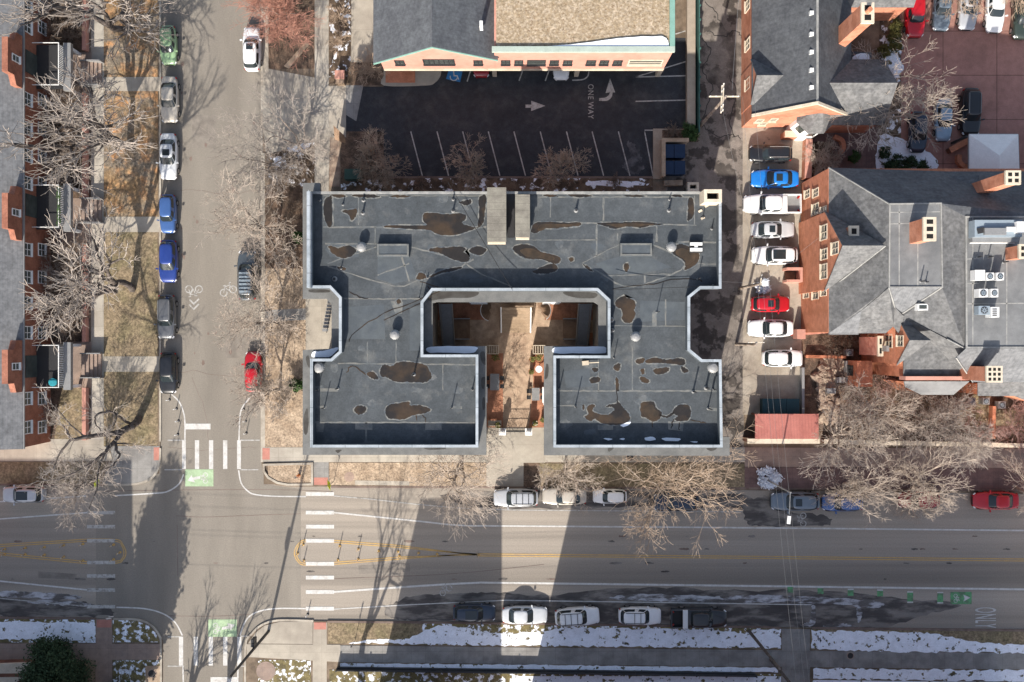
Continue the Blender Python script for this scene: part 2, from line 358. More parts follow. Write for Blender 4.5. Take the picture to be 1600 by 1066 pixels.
# kerbs
def kerb(pts, m='kerb', w=.2): return ribbon(MB(), PX(pts), w, 0, .135).build('kerb', m, kind='structure')
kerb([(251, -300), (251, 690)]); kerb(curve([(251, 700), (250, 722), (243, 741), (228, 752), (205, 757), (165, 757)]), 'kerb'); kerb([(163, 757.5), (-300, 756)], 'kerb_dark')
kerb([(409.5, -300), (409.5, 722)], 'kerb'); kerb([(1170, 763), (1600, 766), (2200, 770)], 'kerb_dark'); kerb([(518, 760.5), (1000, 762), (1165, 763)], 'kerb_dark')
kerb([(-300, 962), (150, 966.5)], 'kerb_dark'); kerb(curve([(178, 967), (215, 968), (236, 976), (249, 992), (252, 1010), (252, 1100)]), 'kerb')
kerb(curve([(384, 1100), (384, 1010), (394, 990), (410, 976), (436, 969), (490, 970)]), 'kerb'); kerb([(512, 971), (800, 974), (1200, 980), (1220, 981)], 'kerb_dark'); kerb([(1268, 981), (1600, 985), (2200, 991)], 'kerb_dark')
# west block
for y0, y1, m in ((-40, 121, 'lawn'), (143, 339, 'lawn'), (363, 557, 'lawn_dull'), (581, 696, 'lawn_dull')):
    slab('lawn', rect(163, y0, 247, y1), .1, .118, m)
for y0, y1 in ((121, 143), (339, 363), (557, 581)): slab('path', rect(163.3, y0, 250, y1), .1, .126, 'concrete_plain')
slab('sidewalk', rect(143, -300, 163, 686), .1, .13, 'concrete')
slab('sidewalk', [(-300, 690), (70, 686), (163, 686), (163, 697), (170, 700), (178, 720), (-300, 722)], .1, .131, 'concrete_plain')
slab('corner_pavement', [(178, 719.5), (172, 700), (165, 697), (250, 697), (250, 720), (243, 740), (228, 751), (205, 756), (160, 756), (165, 740)], .1, .128, 'concrete_grey')
slab('tactile_ramp', rect(241, 699, 250.6, 719), .1, .134, 'ramp_red')
slab('lawn', [(-300, 722), (165, 722), (160, 740), (150, 756), (-300, 755)], .1, .119, 'lawn_dull')
slab('planting_bed', rect(78, -100, 136, 688), .1, .117, 'mulch')
slab('lawn', [(98, 603), (134, 603), (134, 686), (86, 686), (92, 640)], .117, .124, 'lawn_dull')
for y0, y1 in ((82, 150), (310, 384), (534, 606)): slab('path', rect(84, y0, 144, y1), .1, .133, 'concrete_brown')
# north-east block
slab('planting_bed', rect(414, 420, 474, 700), .1, .116, 'gravel'); slab('planting_bed', rect(414, 292, 500, 420), .1, .117, 'mulch')
slab('planting_bed', rect(474, 420, 540, 560), .1, .1165, 'gravel')
slab('path', [(411, 485), (478, 482), (478, 500), (411, 503)], .1, .125, 'concrete_grey')
slab('path', [(478, 466), (520, 466), (520, 560), (478, 560)], .1, .121, 'concrete_plain')
slab('sidewalk', rect(492, -300, 514, 310), .1, .13, 'concrete'); slab('kerb_strip', rect(410, 240, 414.5, 700), .1, .129, 'kerb')
slab('planting_bed', rect(420, -60, 492, 108), .1, .118, 'mulch'); slab('path', [(411, -60), (420, -60), (420, 108), (492, 122), (492, 140), (411, 140)], .1, .126, 'concrete_plain')
slab('path', [(444, 104), (478, 66), (484, 70), (452, 108)], .118, .135, 'sandstone')
slab('driveway', [(411, 140), (541, 134), (541, 215), (516, 215), (514, 290), (492, 290), (492, 222), (416, 242), (411, 200)], .1, .127, 'concrete_plain')
slab('planting_bed', [(421, 238), (492, 222), (492, 292), (420, 292)], .1, .119, 'mulch_snow')
slab('planting_bed', rect(515, -60, 548, 131), .1, .120, 'mulch_snow'); slab('path', rect(549, -60, 600, 98), .1, .124, 'concrete_plain'); slab('planting_bed', rect(549, 98, 600, 134), .1, .121, 'mulch')
slab('planting_bed', [(515, 215), (531, 215), (531, 292), (515, 292)], .1, .122, 'rock')
lot = slab('parking_lot', [(541, 136), (600, 136), (600, 60), (1071, 60), (1071, 202), (1020, 202), (1020, 277), (600, 277), (541, 277)], .1, .113, 'asphalt_dark')
slab('lit_lot_sliver', [(541, 134), (568, 134), (557, 190), (541, 180)], .113, .117, 'concrete_grey')  # sunlit sliver of the lot, put in as paler paving
slab('sidewalk', curve([(600, 119), (600, 134.5), (665, 134.5), (680, 130), (689, 118), (689, 100)], 4)+[(600, 100)], .1, .2, 'concrete_plain')
slab('planting_bed', rect(533, 277.5, 1020, 300), .1, .125, 'mulch_snow'); slab('planting_bed', rect(533, 206, 600, 277), .105, .126, 'mulch'); kerb([(600, 277.5), (1020, 277.5)], 'kerb_dark')
slab('kerb_island', [(1020, 202), (1071, 202), (1071, 224), (1032, 224), (1032, 280), (1020, 280)], .1, .25, 'beige_wall')
slab('planting_bed', rect(1034, 204, 1090, 222), .1, .27, 'mulch')
slab('alley', [(1086, -300), (1160, -300), (1162, 715), (1040, 715), (1040, 206), (1086, 206)], .1, .112, 'asphalt_alley')
slab('parking_apron', [(1160, 200), (1256, 200), (1256, 648), (1160, 648)], .1, .114, 'lot_tan')
slab('parking_lot', [(1405, -300), (2600, -300), (2600, 275), (1405, 275)], .1, .115, 'lot_red')
slab('planting_bed', [(1374, 30), (1407, 30), (1407, 275), (1370, 275)], .1, .145, 'mulch_snow')
for p in ([(1376, 90), (1404, 86), (1406, 120), (1380, 122)], [(1373, 218), (1402, 214), (1458, 243), (1456, 268), (1374, 268)], [(1386, 60), (1405, 62), (1406, 82), (1388, 80)]):
    tag(flat('snow', blob(p, rg, 8, 6), .152, 'snow_heavy'), kind='stuff')
slab('courtyard_paving', [(1256, 196), (1374, 190), (1374, 290), (1262, 290), (1262, 212)], .1, .122, 'paver_red')
slab('planting_bed', [(1266, 222), (1300, 222), (1300, 290), (1260, 296)], .122, .14, 'mulch')
slab('planting_bed', [(1251, 505), (1345, 505), (1412, 590), (2600, 590), (2600, 690), (1256, 690)], .1, .123, 'mulch')
slab('lawn', [(1500, 612), (1545, 612), (1545, 690), (1490, 690)], .12, .13, 'lawn_dull'); slab('lawn', [(1552, 640), (2600, 640), (2600, 690), (1552, 690)], .12, .131, 'lawn_dull')
slab('sidewalk', rect(409.8, 699, 1163, 722), .1, .132, 'concrete'); slab('tactile_ramp', rect(410.5, 700, 422, 718), .1, .136, 'ramp_red')
slab('sidewalk', [(1163, 699), (2600, 705), (2600, 736), (1163, 729)], .1, .131, 'concrete_brown')
slab('sidewalk', [(1163, 729.5), (2600, 736.5), (2600, 772), (1163, 763)], .1, .128, 'paver_red')
slab('planting_bed', [(419, 725), (488, 725), (488, 756), (450, 757), (432, 754), (420, 744)], .1, .2, 'gravel')
ribbon(MB(), PX([(413, 726), (488.5, 724), (488.5, 756.5), (450, 757), (434, 754), (420, 746), (413, 736)]), .22, .1, .26, closed=True).build('kerb', 'kerb', kind='structure')
slab('path', rect(490, 722, 514, 757), .1, .133, 'concrete_grey'); slab('tactile_ramp', rect(491, 746, 513, 757.5), .1, .137, 'ramp_red')
slab('planting_bed', [(515, 723), (760, 723), (760, 760), (515, 758)], .1, .12, 'gravel'); slab('lawn', [(843, 724), (1163, 725), (1163, 761), (843, 760)], .1, .121, 'lawn_dull')
slab('path', [(758, 668), (852, 668), (852, 723), (760, 723)], .1, .1335, 'concrete_plain'); slab('path', [(760, 722), (818, 722), (818, 760), (760, 760)], .1, .129, 'concrete_plain'); slab('planting_bed', rect(818, 723, 843, 760), .1, .1195, 'mulch')  # the mulch rectangle paints a cast shadow as dark ground
slab('concrete_strip', [(555, 750.5), (640, 752), (640, 758.5), (555, 757.5)], .12, .128, 'kerb')
# south-west and south-east blocks
def snow(pts, z, jit=1.9): return tag(MB().prism(PX(ragged(pts, rg, 6, jit)), z-.02, z+.014).build('snow', 'snow_heavy'), kind='stuff')
slab('lawn', [(-300, 964), (150, 968), (150, 1004), (-300, 1002)], .1, .119, 'snow_light'); snow([(-200, 967), (60, 972), (148, 971), (149, 1002), (60, 998), (-200, 1000)], .1195); slab('lawn', [(177, 968.5), (212, 969), (232, 977), (245, 990), (249, 1003), (177, 1003)], .1, .119, 'snow_light')
slab('sidewalk', [(-300, 1004), (251, 1006), (251, 1030), (-300, 1034)], .1, .13, 'concrete_brown'); slab('path', rect(150.5, 967, 176, 1300), .1, .134, 'concrete_brown'); slab('tactile_ramp', rect(152, 968, 175, 980), .1, .138, 'ramp_red')
slab('lawn', rect(177, 1031, 251, 1120), .1, .119, 'snow_light'); slab('path', [(228, 1040), (251, 1040), (251, 1070), (228, 1070)], .119, .126, 'sandstone')
slab('path', [(-300, 1036), (48, 1034), (50, 1050), (20, 1070), (-300, 1070)], .1, .127, 'sandstone')
slab('sidewalk', [(386, 1006), (532, 1007), (532, 1034), (386, 1026)], .1, .13, 'concrete_plain'); slab('path', [(490, 972), (511, 972), (511, 1200), (487, 1200)], .1, .136, 'concrete_plain'); slab('tactile_ramp', rect(491, 972, 510, 983), .1, .14, 'ramp_red')
slab('corner_pavement', [(388, 1005), (400, 988), (414, 977), (438, 971), (489, 971), (489, 1006)], .1, .1315, 'concrete_plain')
slab('lawn', [(404, 1031), (486, 1031), (486, 1200), (404, 1200)], .1, .121, 'snow_light')
slab('lawn', [(513, 972.5), (660, 974), (660, 1007), (513, 1005)], .1, .119, 'lawn_dull'); slab('lawn', [(660, 974), (1220, 982), (1220, 1013), (660, 1007)], .1, .1193, 'snow_light')
snow([(545, 1004), (580, 999), (640, 998), (665, 984), (690, 976), (760, 986), (800, 990), (850, 986), (880, 980), (1000, 982), (1140, 985), (1165, 990), (1190, 984), (1219, 984), (1219, 1012), (1000, 1010), (800, 1008), (660, 1006)], .122)
slab('lawn', [(1266, 983), (2200, 992), (2200, 1026), (1266, 1014)], .1, .1195, 'lawn_dull'); snow([(1267, 985), (1400, 986), (1460, 990), (1500, 999), (1560, 1006), (1700, 1012), (2100, 1018), (2100, 1025), (1600, 1020), (1400, 1018), (1267, 1013)], .122)
slab('sidewalk', [(532, 1008), (2200, 1027), (2200, 1052), (532, 1034)], .1, .13, 'concrete_grey'); slab('path', [(1221, 982), (1265, 983), (1265, 1300), (1221, 1300)], .1, .135, 'concrete_grey')
snow([(532, 1036), (800, 1038), (1215, 1043), (1215, 1050), (900, 1046), (532, 1042)], .1235, .8); snow([(1270, 1044), (1600, 1047), (2200, 1055), (2200, 1076), (1600, 1064), (1270, 1060)], .1236)
slab('lawn', [(515, 1046), (1220, 1053), (1220, 1200), (515, 1200)], .1, .1215, 'snow_light'); slab('lawn', [(800, 1056), (1220, 1056), (1220, 1200), (800, 1200)], .1, .1245, 'snow_heavy'); slab('lawn', [(1268, 1062), (2200, 1073), (2200, 1200), (1268, 1200)], .1, .1215, 'snow_heavy')

# ---------------------------------------------------------------- road markings: parts of their street
def line(st, pts, w=.14, m='paint_white', z=.02, name='lane_line'): return ribbon(MB(), PX(pts), w, z).build(name, m, st)
def bar(st, x0, y0, x1, y1, m='paint_white', z=.021, name='crosswalk_bar'): return MB().sheet(PX(rect(x0, y0, x1, y1)), z).build(name, m, st)
for x in (308, 330, 352): bar(st1, x-3.3, 688, x+3.3, 733)
for x in (287.5, 373.5): bar(st1, x-3, 688, x+3, 733)
for x in (283, 306, 329.5, 352, 374): bar(st1, x-3.3, 995, x+3.3, 1040)
bar(st1, 289, 662, 329, 671, name='stop_line'); bar(st1, 329, 1058, 372, 1068, name='stop_line')
for y in (801, 823, 845, 879, 900, 922, 948): bar(st2, 136, y-2.7, 180, y+2.7, 'paint_faded')
for y in (772, 801, 823, 845, 881, 902.5, 925, 951): bar(st2, 478, y-3, 522, y+3)
line(st2, [(-300, 809), (0, 784), (60, 780), (135, 775)]); line(st2, curve([(180, 774.5), (240, 771), (262, 768), (280, 756), (287, 741)]))
line(st1, curve([(289, 688), (289, 660), (287, 645), (280, 628), (268, 616)])); line(st1, curve([(396, 616), (381, 633), (375, 650), (373.5, 688)])); line(st1, curve([(373, 735), (377, 755), (388, 768), (400, 773), (430, 775.5), (478, 776)]))
for y, x0, x1 in ((688, 262, 287), (734, 257, 285), (688, 376, 406), (734, 376, 404)): line(st1, [(x0, y), (x1, y)], .12, 'paint_faded')
line(st2, [(522, 775), (580, 780), (650, 788), (720, 794), (800, 797), (1160, 800)], .11, 'paint_faded'); line(st2, [(-300, 831), (0, 811), (136, 801)]); line(st2, curve([(522, 801), (650, 814), (720, 821), (800, 822), (1200, 825), (1600, 829), (2200, 834)]), .16)
line(st2, [(-300, 886), (0, 908), (138, 922)], .16); line(st2, curve([(522, 925), (650, 916), (740, 911), (800, 911), (1200, 916), (1600, 921), (2200, 928)]), .2)
line(st2, [(-100, 922), (0, 935), (140, 948)], .1, 'paint_faded'); line(st2, curve([(182, 949), (225, 951), (255, 959), (274, 973), (285, 993)])); line(st1, [(286, 1040), (287, 1100)])
line(st2, [(520, 952), (640, 945), (790, 938), (1000, 941), (1200, 944), (1268, 945)], .1); line(st2, curve([(478, 951), (430, 951), (400, 957), (384, 970), (375, 993)])); line(st1, [(372, 1040), (371, 1100)])
for y, x0, x1 in ((995, 262, 284), (1041, 262, 284), (994, 376, 398), (1041, 376, 384)): line(st1, [(x0, y), (x1, y)], .12, 'paint_faded')
for d in (0, 3.2):
    line(st2, [(-200, 864+d*.2), (0, 851+d), (136, 842.5+d)], .1, 'paint_yellow'); line(st2, curve([(136, 842.5+d), (182, 843+d), (192-d*.5, 851+d*.6), (197-d, 864), (192-d*.5, 875-d*.5), (182, 880-d), (137, 881-d)]), .1, 'paint_yellow'); line(st2, [(137, 881-d), (0, 867-d), (-200, 862)], .1, 'paint_yellow')
    line(st2, curve([(522, 844.5+d), (480, 843+d), (466+d*.6, 850+d*.5), (460+d, 864), (465+d*.7, 877-d*.5), (478, 883.5-d), (522, 882-d)]), .1, 'paint_yellow'); line(st2, [(522, 844.5+d), (620, 852+d), (720, 864.5), (745, 866)], .1, 'paint_yellow'); line(st2, [(522, 882-d), (620, 874-d), (720, 866.5+d*.3), (745, 867)], .1, 'paint_yellow')
    line(st2, [(745, 865.5+d), (800, 866+d), (1200, 869.5+d), (1600, 873.5+d), (2200, 880+d)], .1, 'paint_yellow')
for k in range(46):
    x, y = rg.uniform(0, 1600), rg.choice((846, 858, 880, 893, 905, 838)); s = rg.uniform(1.2, 4.5)
    MB().sheet(PX(blob([(x+s*rg.uniform(1, 2.6)*math.cos(i*1.05), y+s*.45*math.sin(i*1.05)) for i in range(6)], rg, 4, 1.0)), .0125+.00003*k).build('oil_spot', 'asphalt_wet' if k % 4 else 'kerb_dark', st2)
for k in range(22):
    x, y = rg.uniform(262, 400), rg.uniform(5, 660); s = rg.uniform(.8, 3)
    MB().sheet(PX(blob([(x+s*math.cos(i*1.05), y+s*rg.uniform(1, 2.2)*math.sin(i*1.05)) for i in range(6)], rg, 4, .8)), .0125+.00003*k).build('oil_spot', 'kerb_dark', st1)
for p in ([(560, 884), (640, 880), (641, 893), (561, 897)], [(60, 893), (120, 897), (119, 906), (60, 903)]): MB().sheet(PX(p), .0118).build('road_patch', 'asphalt_patch', st2)
for p in ([(300, 180), (338, 181), (337, 232), (300, 231)], [(352, 520), (390, 521), (390, 560), (352, 559)]): MB().sheet(PX(p), .0118).build('road_patch', 'asphalt_patch', st1)
# bicycle symbols
def bike(st, cx, cy, rot, s, z, m='paint_white', arrow=True, name='bicycle_symbol'):
    c = Vector(G2(cx, cy)); mb = MB(); T = lambda x, y: tuple(c+Matrix.Rotation(R(rot), 2) @ Vector((x*s, y*s)))
    for x in (-.52, .52): ribbon(mb, [T(x+.36*math.cos(i*math.pi/8), .36*math.sin(i*math.pi/8)) for i in range(16)], .11*s, z, closed=True)
    ribbon(mb, [T(-.52, 0), T(-.2, .55), T(.38, .55), T(.05, .02), T(-.2, .55)], .09*s, z+.0005); ribbon(mb, [T(.52, 0), T(.32, .75), T(.55, .8)], .09*s, z+.001); ribbon(mb, [T(-.36, .68), T(-.06, .68)], .09*s, z+.001)
    return mb.build(name, m, st)
def poly_mark(st, pts, z, m='paint_white', name='arrow_mark', px=True): return MB().sheet(PX(pts) if px else pts, z).build(name, m, st)
bar(st1, 289.5, 733.5, 333.5, 760, 'paint_green', .019, 'bike_box'); bike(st1, 321, 747, 90, .62, .024)
poly_mark(st1, [(293, 751), (300, 742), (300, 746), (313, 744), (313, 748), (303, 750), (305, 754)], .024)
bar(st1, 325.5, 968, 370, 995, 'paint_green', .019, 'bike_box'); bike(st1, 337, 982, -90, .62, .024)
poly_mark(st1, [(367, 976), (360, 986), (360, 982), (347, 984), (347, 980), (357, 978), (355, 974)], .024)
bar(st2, 1485, 925, 1518, 944, 'paint_green_dark', .022, 'bike_box'); bike(st2, 1493, 935, -90, .5, .026)
poly_mark(st2, [(1516, 934), (1505, 940), (1507, 935), (1505, 929)], .026)
for x, y in ((1235, 924), (1282, 926), (1329, 929), (1375, 930), (1422, 933), (1469, 934)):
    big = x > 1400; bar(st2, x-4.6, y-9, x+4.6, y+(9 if big else 2), 'paint_green_dark', .022, 'green_dash'); bar(st2, x-4.6, y-9, x+4.6, y-7, 'paint_white', .025, 'dash_cap')
    if big: bar(st2, x-4.6, y+7, x+4.6, y+9, 'paint_white', .025, 'dash_cap')
bike(st1, 303, 452, 180, 1.0, .02, 'paint_faded'); 
for d in (0, 8): ribbon(MB(), PX([(296, 468+d), (303, 475+d), (311, 467+d)]), .16, .02).build('sharrow_mark', 'paint_faded', st1)
bike(st1, 357, 455, 20, 1.0, .02, 'paint_faded')
bike(st2, 697, 923, 35, .8, .022, 'paint_faded'); bike(st2, 1255, 812, 90, .8, .022, 'paint_faded')
# lettering
def text(body, cx, cy, rot, size, sx, sy, z, m, parent, name='lettering'):
    cu = bpy.data.curves.new(name, 'FONT'); cu.body = body; cu.size = size; cu.align_x = 'CENTER'; cu.align_y = 'CENTER'; cu.space_character = 1.15
    t = bpy.data.objects.new(name, cu); COL.objects.link(t); dg = bpy.context.evaluated_depsgraph_get(); me = bpy.data.meshes.new_from_object(t.evaluated_get(dg)); bpy.data.objects.remove(t)
    o = bpy.data.objects.new(name, me); COL.objects.link(o); me.materials.clear(); me.materials.append(M[m]); o.parent = parent
    x, y = G2(cx, cy); o.location = (x, y, z); o.rotation_euler = (0, 0, R(rot)); o.scale = (sx, sy, 1); return o
text('ONLY', 1538, 965, -90, .95, .78, 3.3, .026, 'paint_white', st2)
ZL = .118
text('ONE', 922.5, 144, -90, .75, .95, 1.1, ZL, 'paint_faded', lot); text('WAY', 922.5, 173, -90, .75, .95, 1.1, ZL, 'paint_faded', lot)
def lline(pts, w=.12): return ribbon(MB(), PX(pts), w, ZL).build('bay_line', 'paint_faded', lot)
for x in (642, 683, 723, 763, 803, 844, 925, 966, 1007): lline([(x, 206), (x+18 if x < 1000 else x+13, 275)])
lline([(885, 206), (903, 275)])
for y in (158, ): lline([(993, y+1), (1071, y-1)])
lline([(993, 121), (1071, 119)]); lline([(993, 121), (1071, 97)]); lline([(1055, 54), (1071, 49)]); lline([(1007, 204), (1022, 204)]); lline([(735, 112), (730, 128)]); lline([(817, 110), (811, 127)]); lline([(858, 110), (852, 127)])
lline(curve([(920, 112), (918, 120), (910, 125), (894, 126)]))
poly_mark(lot, [(821, 164), (830, 164), (830, 158), (852, 166), (830, 174), (830, 169), (821, 169)], ZL, 'paint_faded')
poly_mark(lot, curve([(936, 154), (946, 153), (951, 149), (953, 145)], 4)+[(946, 146), (953, 123), (961, 145), (957, 145)]+curve([(957, 146), (955, 153), (948, 158), (936, 158)], 4), ZL, 'paint_faded')
hb = MB().sheet(PX([(701, 111), (723, 111), (719, 129), (697, 124)]), ZL).build('accessible_bay_sign', 'paint_blue', lot)
c = Vector(G2(710, 119)); mb = MB(); ribbon(mb, [tuple(c+Vector((.38*math.cos(t)-.05, .38*math.sin(t)-.12))) for t in [math.pi*.9+i*math.pi*1.15/10 for i in range(11)]], .1, ZL+.006)
ribbon(mb, [tuple(c+Vector(q)) for q in ((-.08, .45), (-.02, 0), (.3, -.02), (.45, -.4))], .12, ZL+.0065); mb.lathe([(.09, ZL+.004), (.09, ZL+.008)], (c.x-.08, c.y+.52, 0), 10); mb.build('wheelchair_symbol', 'paint_white', lot)
# painted cracks sealed with tar on the side street
for p in ([(262, 300), (300, 298), (350, 302), (405, 299)], [(251, 585), (300, 580), (360, 588), (409, 584)], [(262, 700), (330, 704), (400, 699)], [(300, 590), (320, 640), (326, 690)]):
    ribbon(MB(), PX([(x+rg.uniform(-1, 1), y+rg.uniform(-2, 2)) for x, y in curve(p, 5)]), .035, .0125).build('sealed_crack', 'kerb_dark', st1)
for p in ([(150, 768), (260, 766), (420, 765), (520, 768)], [(275, 806), (320, 808), (400, 805), (470, 803)], [(250, 962), (330, 963), (390, 960)], [(277, 820), (278, 900)], [(500, 905), (700, 897), (850, 882)]):
    ribbon(MB(), PX(curve(p, 5)), .05, .0128).build('sealed_crack', 'kerb_dark', st2)
for p in ([(1095, 60), (1110, 80), (1098, 110), (1112, 140), (1096, 190)], [(1105, 50), (1130, 58), (1150, 48), (1158, 60)], [(1098, 195), (1120, 215), (1140, 210), (1156, 216)], [(1140, 120), (1150, 150), (1140, 185), (1146, 215)], [(1100, 5), (1118, 20), (1126, 40)]):
    tag(ribbon(MB(), PX([(x+rg.uniform(-2, 2), y+rg.uniform(-2, 2)) for x, y in curve(p, 6)]), .09, .1165).build('sealed_crack', 'tar'), kind='structure')
# ================================================================ the flat-roofed apartment building
ZP, ZR, ZG = 11.8, 10.65, 10.1       # parapet top, roof, ledge
RP = random.Random(11)
mb_ = thing('apartment_building', 'large flat roofed apartment building with grey membrane roof wrapped round a small courtyard', 'building', (*G2(800, 400), 0))
PAR = [(482, 297), (482, 450), (515, 450), (530, 466), (530, 549), (517, 561), (485, 561), (485, 699), (747, 699), (747, 554.5), (661, 554.5), (661, 473), (676, 454), (933, 454), (950, 470), (950, 556), (865, 556), (865, 699), (1129, 699),
       (1127, 562), (1097, 562), (1078, 546), (1078, 465), (1095, 451), (1127, 451), (1127, 297)]
par = PX(PAR, ZP)
LED = [(473, 286), (473, 467), (510, 467), (518, 476), (518, 545), (473, 547), (473, 711), (760, 711), (760, 541), (676, 541), (676, 474), (682, 472), (928, 472), (935, 476), (935, 541), (850, 541), (850, 711.5), (1140, 712.5),
       (1140, 683), (1112, 683), (1112, 562), (1090, 562), (1072, 546), (1072, 465), (1089, 451), (1112, 451), (1112, 306), (500, 306), (500, 286)]
led = PX(LED, ZG)
wall = offset(led, .35)
MB().prism(wall, .1, ZG-.45).build('wall', 'stucco', mb_)
lg = MB().prism(led, ZG-.45, ZG).build('ledge', 'ledge', mb_)
for p in ([(478, 640), (481, 640), (482, 660), (480, 678), (475, 676), (474, 655)], [(663, 700), (690, 699), (696, 702), (672, 703)], [(950, 700), (960, 699), (952, 706)], [(752, 592), (758, 590), (757, 606), (753, 606)], [(754, 622), (758, 624), (757, 640), (754, 637)],
          [(681, 456), (740, 456), (748, 459), (735, 465), (700, 466), (672, 470), (666, 466)], [(882, 456), (930, 458), (928, 466), (905, 466), (886, 462)], [(853, 570), (857, 572), (856, 588), (851, 592)], [(750, 552), (757, 550), (759, 570), (753, 566)], [(524, 704), (534, 703), (528, 708)], [(1104, 701), (1120, 700), (1112, 705)],
          [(484, 453), (512, 453), (514, 457), (486, 457)], [(478, 558), (483, 557), (484, 574), (480, 570)]):
    flat('damp_patch', [(x, y) for x, y in blob(p, RP, 4, .6)], ZG+.006, 'ledge_wet', lg) if False else MB().sheet(PX(blob(p, RP, 4, .6), ZG), ZG+.008).build('damp_patch', 'ledge_wet', lg)
for p in ([(489, 550), (500, 549), (515, 546), (526, 543), (528, 546), (516, 557), (505, 558), (488, 558)], [(668, 543), (700, 541), (742, 542), (745, 546), (735, 552), (690, 551), (670, 551)], [(867, 543), (905, 542), (944, 542), (945, 552), (905, 552), (867, 552)]):
    MB().prism(PX(blob(p, RP, 4, .8), ZG+.1), ZG, ZG+.12).build('snow_drift', 'snow', lg)
inner = offset(par, .21)
MB().prism(offset(par, .04), ZG-.1, ZR).build('roof_core', 'membrane', mb_)
rf = mb_.children[-1]; rf.name = 'roof'
# parapets: one wall per straight run
pts = [Vector(q) for q in par]
if area(par) < 0: pts.reverse()
iv = [Vector(q) for q in inner]; n = len(pts)
for i in range(n):
    j = (i+1) % n; north = abs(pts[i].y-pts[j].y) < .3 and pts[i].y > 12.5
    zt = ZR+.22 if north else ZP
    q = [pts[i], pts[j], iv[j], iv[i]]
    pw = MB().prism([tuple(a) for a in q], ZG-.05, zt-.06, bottom=False).build('parapet', 'membrane_patch', mb_)
    q2 = [a+(b-a).normalized()*-.03 for a, b in ((pts[i], iv[i]), (pts[j], iv[j]))]+[iv[j]+(iv[j]-pts[j]).normalized()*.02, iv[i]+(iv[i]-pts[i]).normalized()*.02]
    MB().prism([tuple(a) for a in q2], zt-.06, zt+.01).build('parapet_cap', 'parapet_cap' if not north else 'flashing', pw)
tall = MB(); ribbon(tall, PX([(483.5, 300), (483.5, 450)], ZP+.4), .34, ZP+.012, ZP+.75).build('parapet', 'parapet_cap', mb_)
# roof seams, crickets
def rz(pts, w=.13, m='roof_seam', z=ZR+.012, nm='roof_seam'):
    out = []
    for a, b in zip(pts[:-1], pts[1:]):
        k = max(1, int(math.hypot(b[0]-a[0], b[1]-a[1])/7)); out += [(a[0]+(b[0]-a[0])*i/k+RP.uniform(-.35, .35), a[1]+(b[1]-a[1])*i/k+RP.uniform(-.35, .35)) for i in range(k)]
    out.append(pts[-1]); q = PX(out, ZR); L, Rr = ribbon_pts(q, w); mb = MB(); n = len(L); vs = []
    for i in range(n): m_ = (L[i]+Rr[i])/2; s = RP.uniform(.45, 1.35); vs.append(m_+(L[i]-m_)*s)
    for i in range(n): m_ = (L[i]+Rr[i])/2; s = RP.uniform(.45, 1.35); vs.append(m_+(Rr[i]-m_)*s)
    mb.add([(v.x, v.y, z) for v in vs], [(n+i, n+i+1, i+1, i) for i in range(n-1)]); return mb.build(nm, m, rf)
SE_ = [[(512, 412), (588, 386)], [(640, 386), (728, 412), (655, 437), (615, 447), (512, 416)], [(508, 381), (588, 381)], [(628, 402), (640, 440)], [(586, 355), (586, 381)], [(505, 355), (760, 355)], [(505, 306), (755, 306)], [(520, 309), (520, 355)], [(748, 309), (748, 355)],
       [(840, 308), (1078, 308)], [(840, 347), (1088, 352)], [(1085, 306), (1085, 352)], [(820, 375), (932, 375)], [(932, 352), (932, 400)], [(1026, 350), (1026, 378)], [(910, 411), (968, 382)], [(1020, 382), (1074, 412), (1020, 440), (975, 447), (935, 425), (910, 413)], [(950, 431), (1050, 428)], [(1007, 430), (1007, 442)],
       [(1060, 378), (1122, 379)], [(1080, 412), (1122, 413)], [(728, 412), (752, 428), (800, 448)], [(740, 405), (728, 412)], [(535, 467), (655, 467)], [(528, 568), (745, 570)], [(619, 534), (619, 566)], [(574, 534), (574, 568)], [(490, 660), (742, 661)], [(692, 570), (692, 610)], [(572, 660), (572, 692)], [(955, 509), (1076, 510)], [(1040, 468), (1040, 509)],
       [(870, 611), (1123, 611)], [(870, 634), (900, 634)], [(988, 540), (988, 609)], [(935, 560), (935, 611)], [(1022, 485), (1022, 509)], [(965, 365), (965, 376)], [(860, 309), (860, 340)], [(943, 309), (943, 345)], [(560, 309), (560, 352)], [(640, 412), (590, 430)]]
for s in SE_: rz(curve(s, 3) if len(s) > 2 else s, RP.choice((.10, .14, .18)))
for p in ([(500, 607), (528, 607), (528, 612), (500, 612)], [(498, 634), (510, 634), (510, 638), (498, 638)], [(706, 634), (722, 635), (722, 639), (706, 638)], [(555, 660), (582, 661), (582, 672), (555, 671)], [(665, 660), (690, 661), (690, 672), (664, 672)], [(610, 470), (630, 472), (628, 490), (618, 492)], [(1105, 636), (1121, 638), (1121, 643), (1105, 641)],
          [(934, 664), (958, 664), (958, 672), (934, 672)], [(1044, 658), (1068, 661), (1067, 674), (1044, 671)], [(1019, 488), (1026, 488), (1026, 510), (1019, 510)], [(494, 660), (507, 661), (505, 675), (494, 675)]):
    MB().sheet(PX(p, ZR), ZR+.009).build('roof_patch', 'roof_seam', rf)
for p in ([(511, 378), (563, 381), (560, 402), (515, 402)], [(590, 400), (640, 402), (652, 434), (616, 444), (590, 436)], [(970, 400), (1015, 402), (1050, 418), (1000, 428), (950, 428), (930, 412)], [(536, 480), (600, 476), (602, 530), (536, 530)], [(640, 480), (657, 478), (657, 548), (640, 548)], [(1000, 470), (1070, 472), (1070, 500), (1000, 503)], [(880, 580), (920, 576), (925, 604), (885, 606)]):
    MB().sheet(PX(p, ZR), ZR+.005).build('roof_patch', 'membrane_patch', rf)
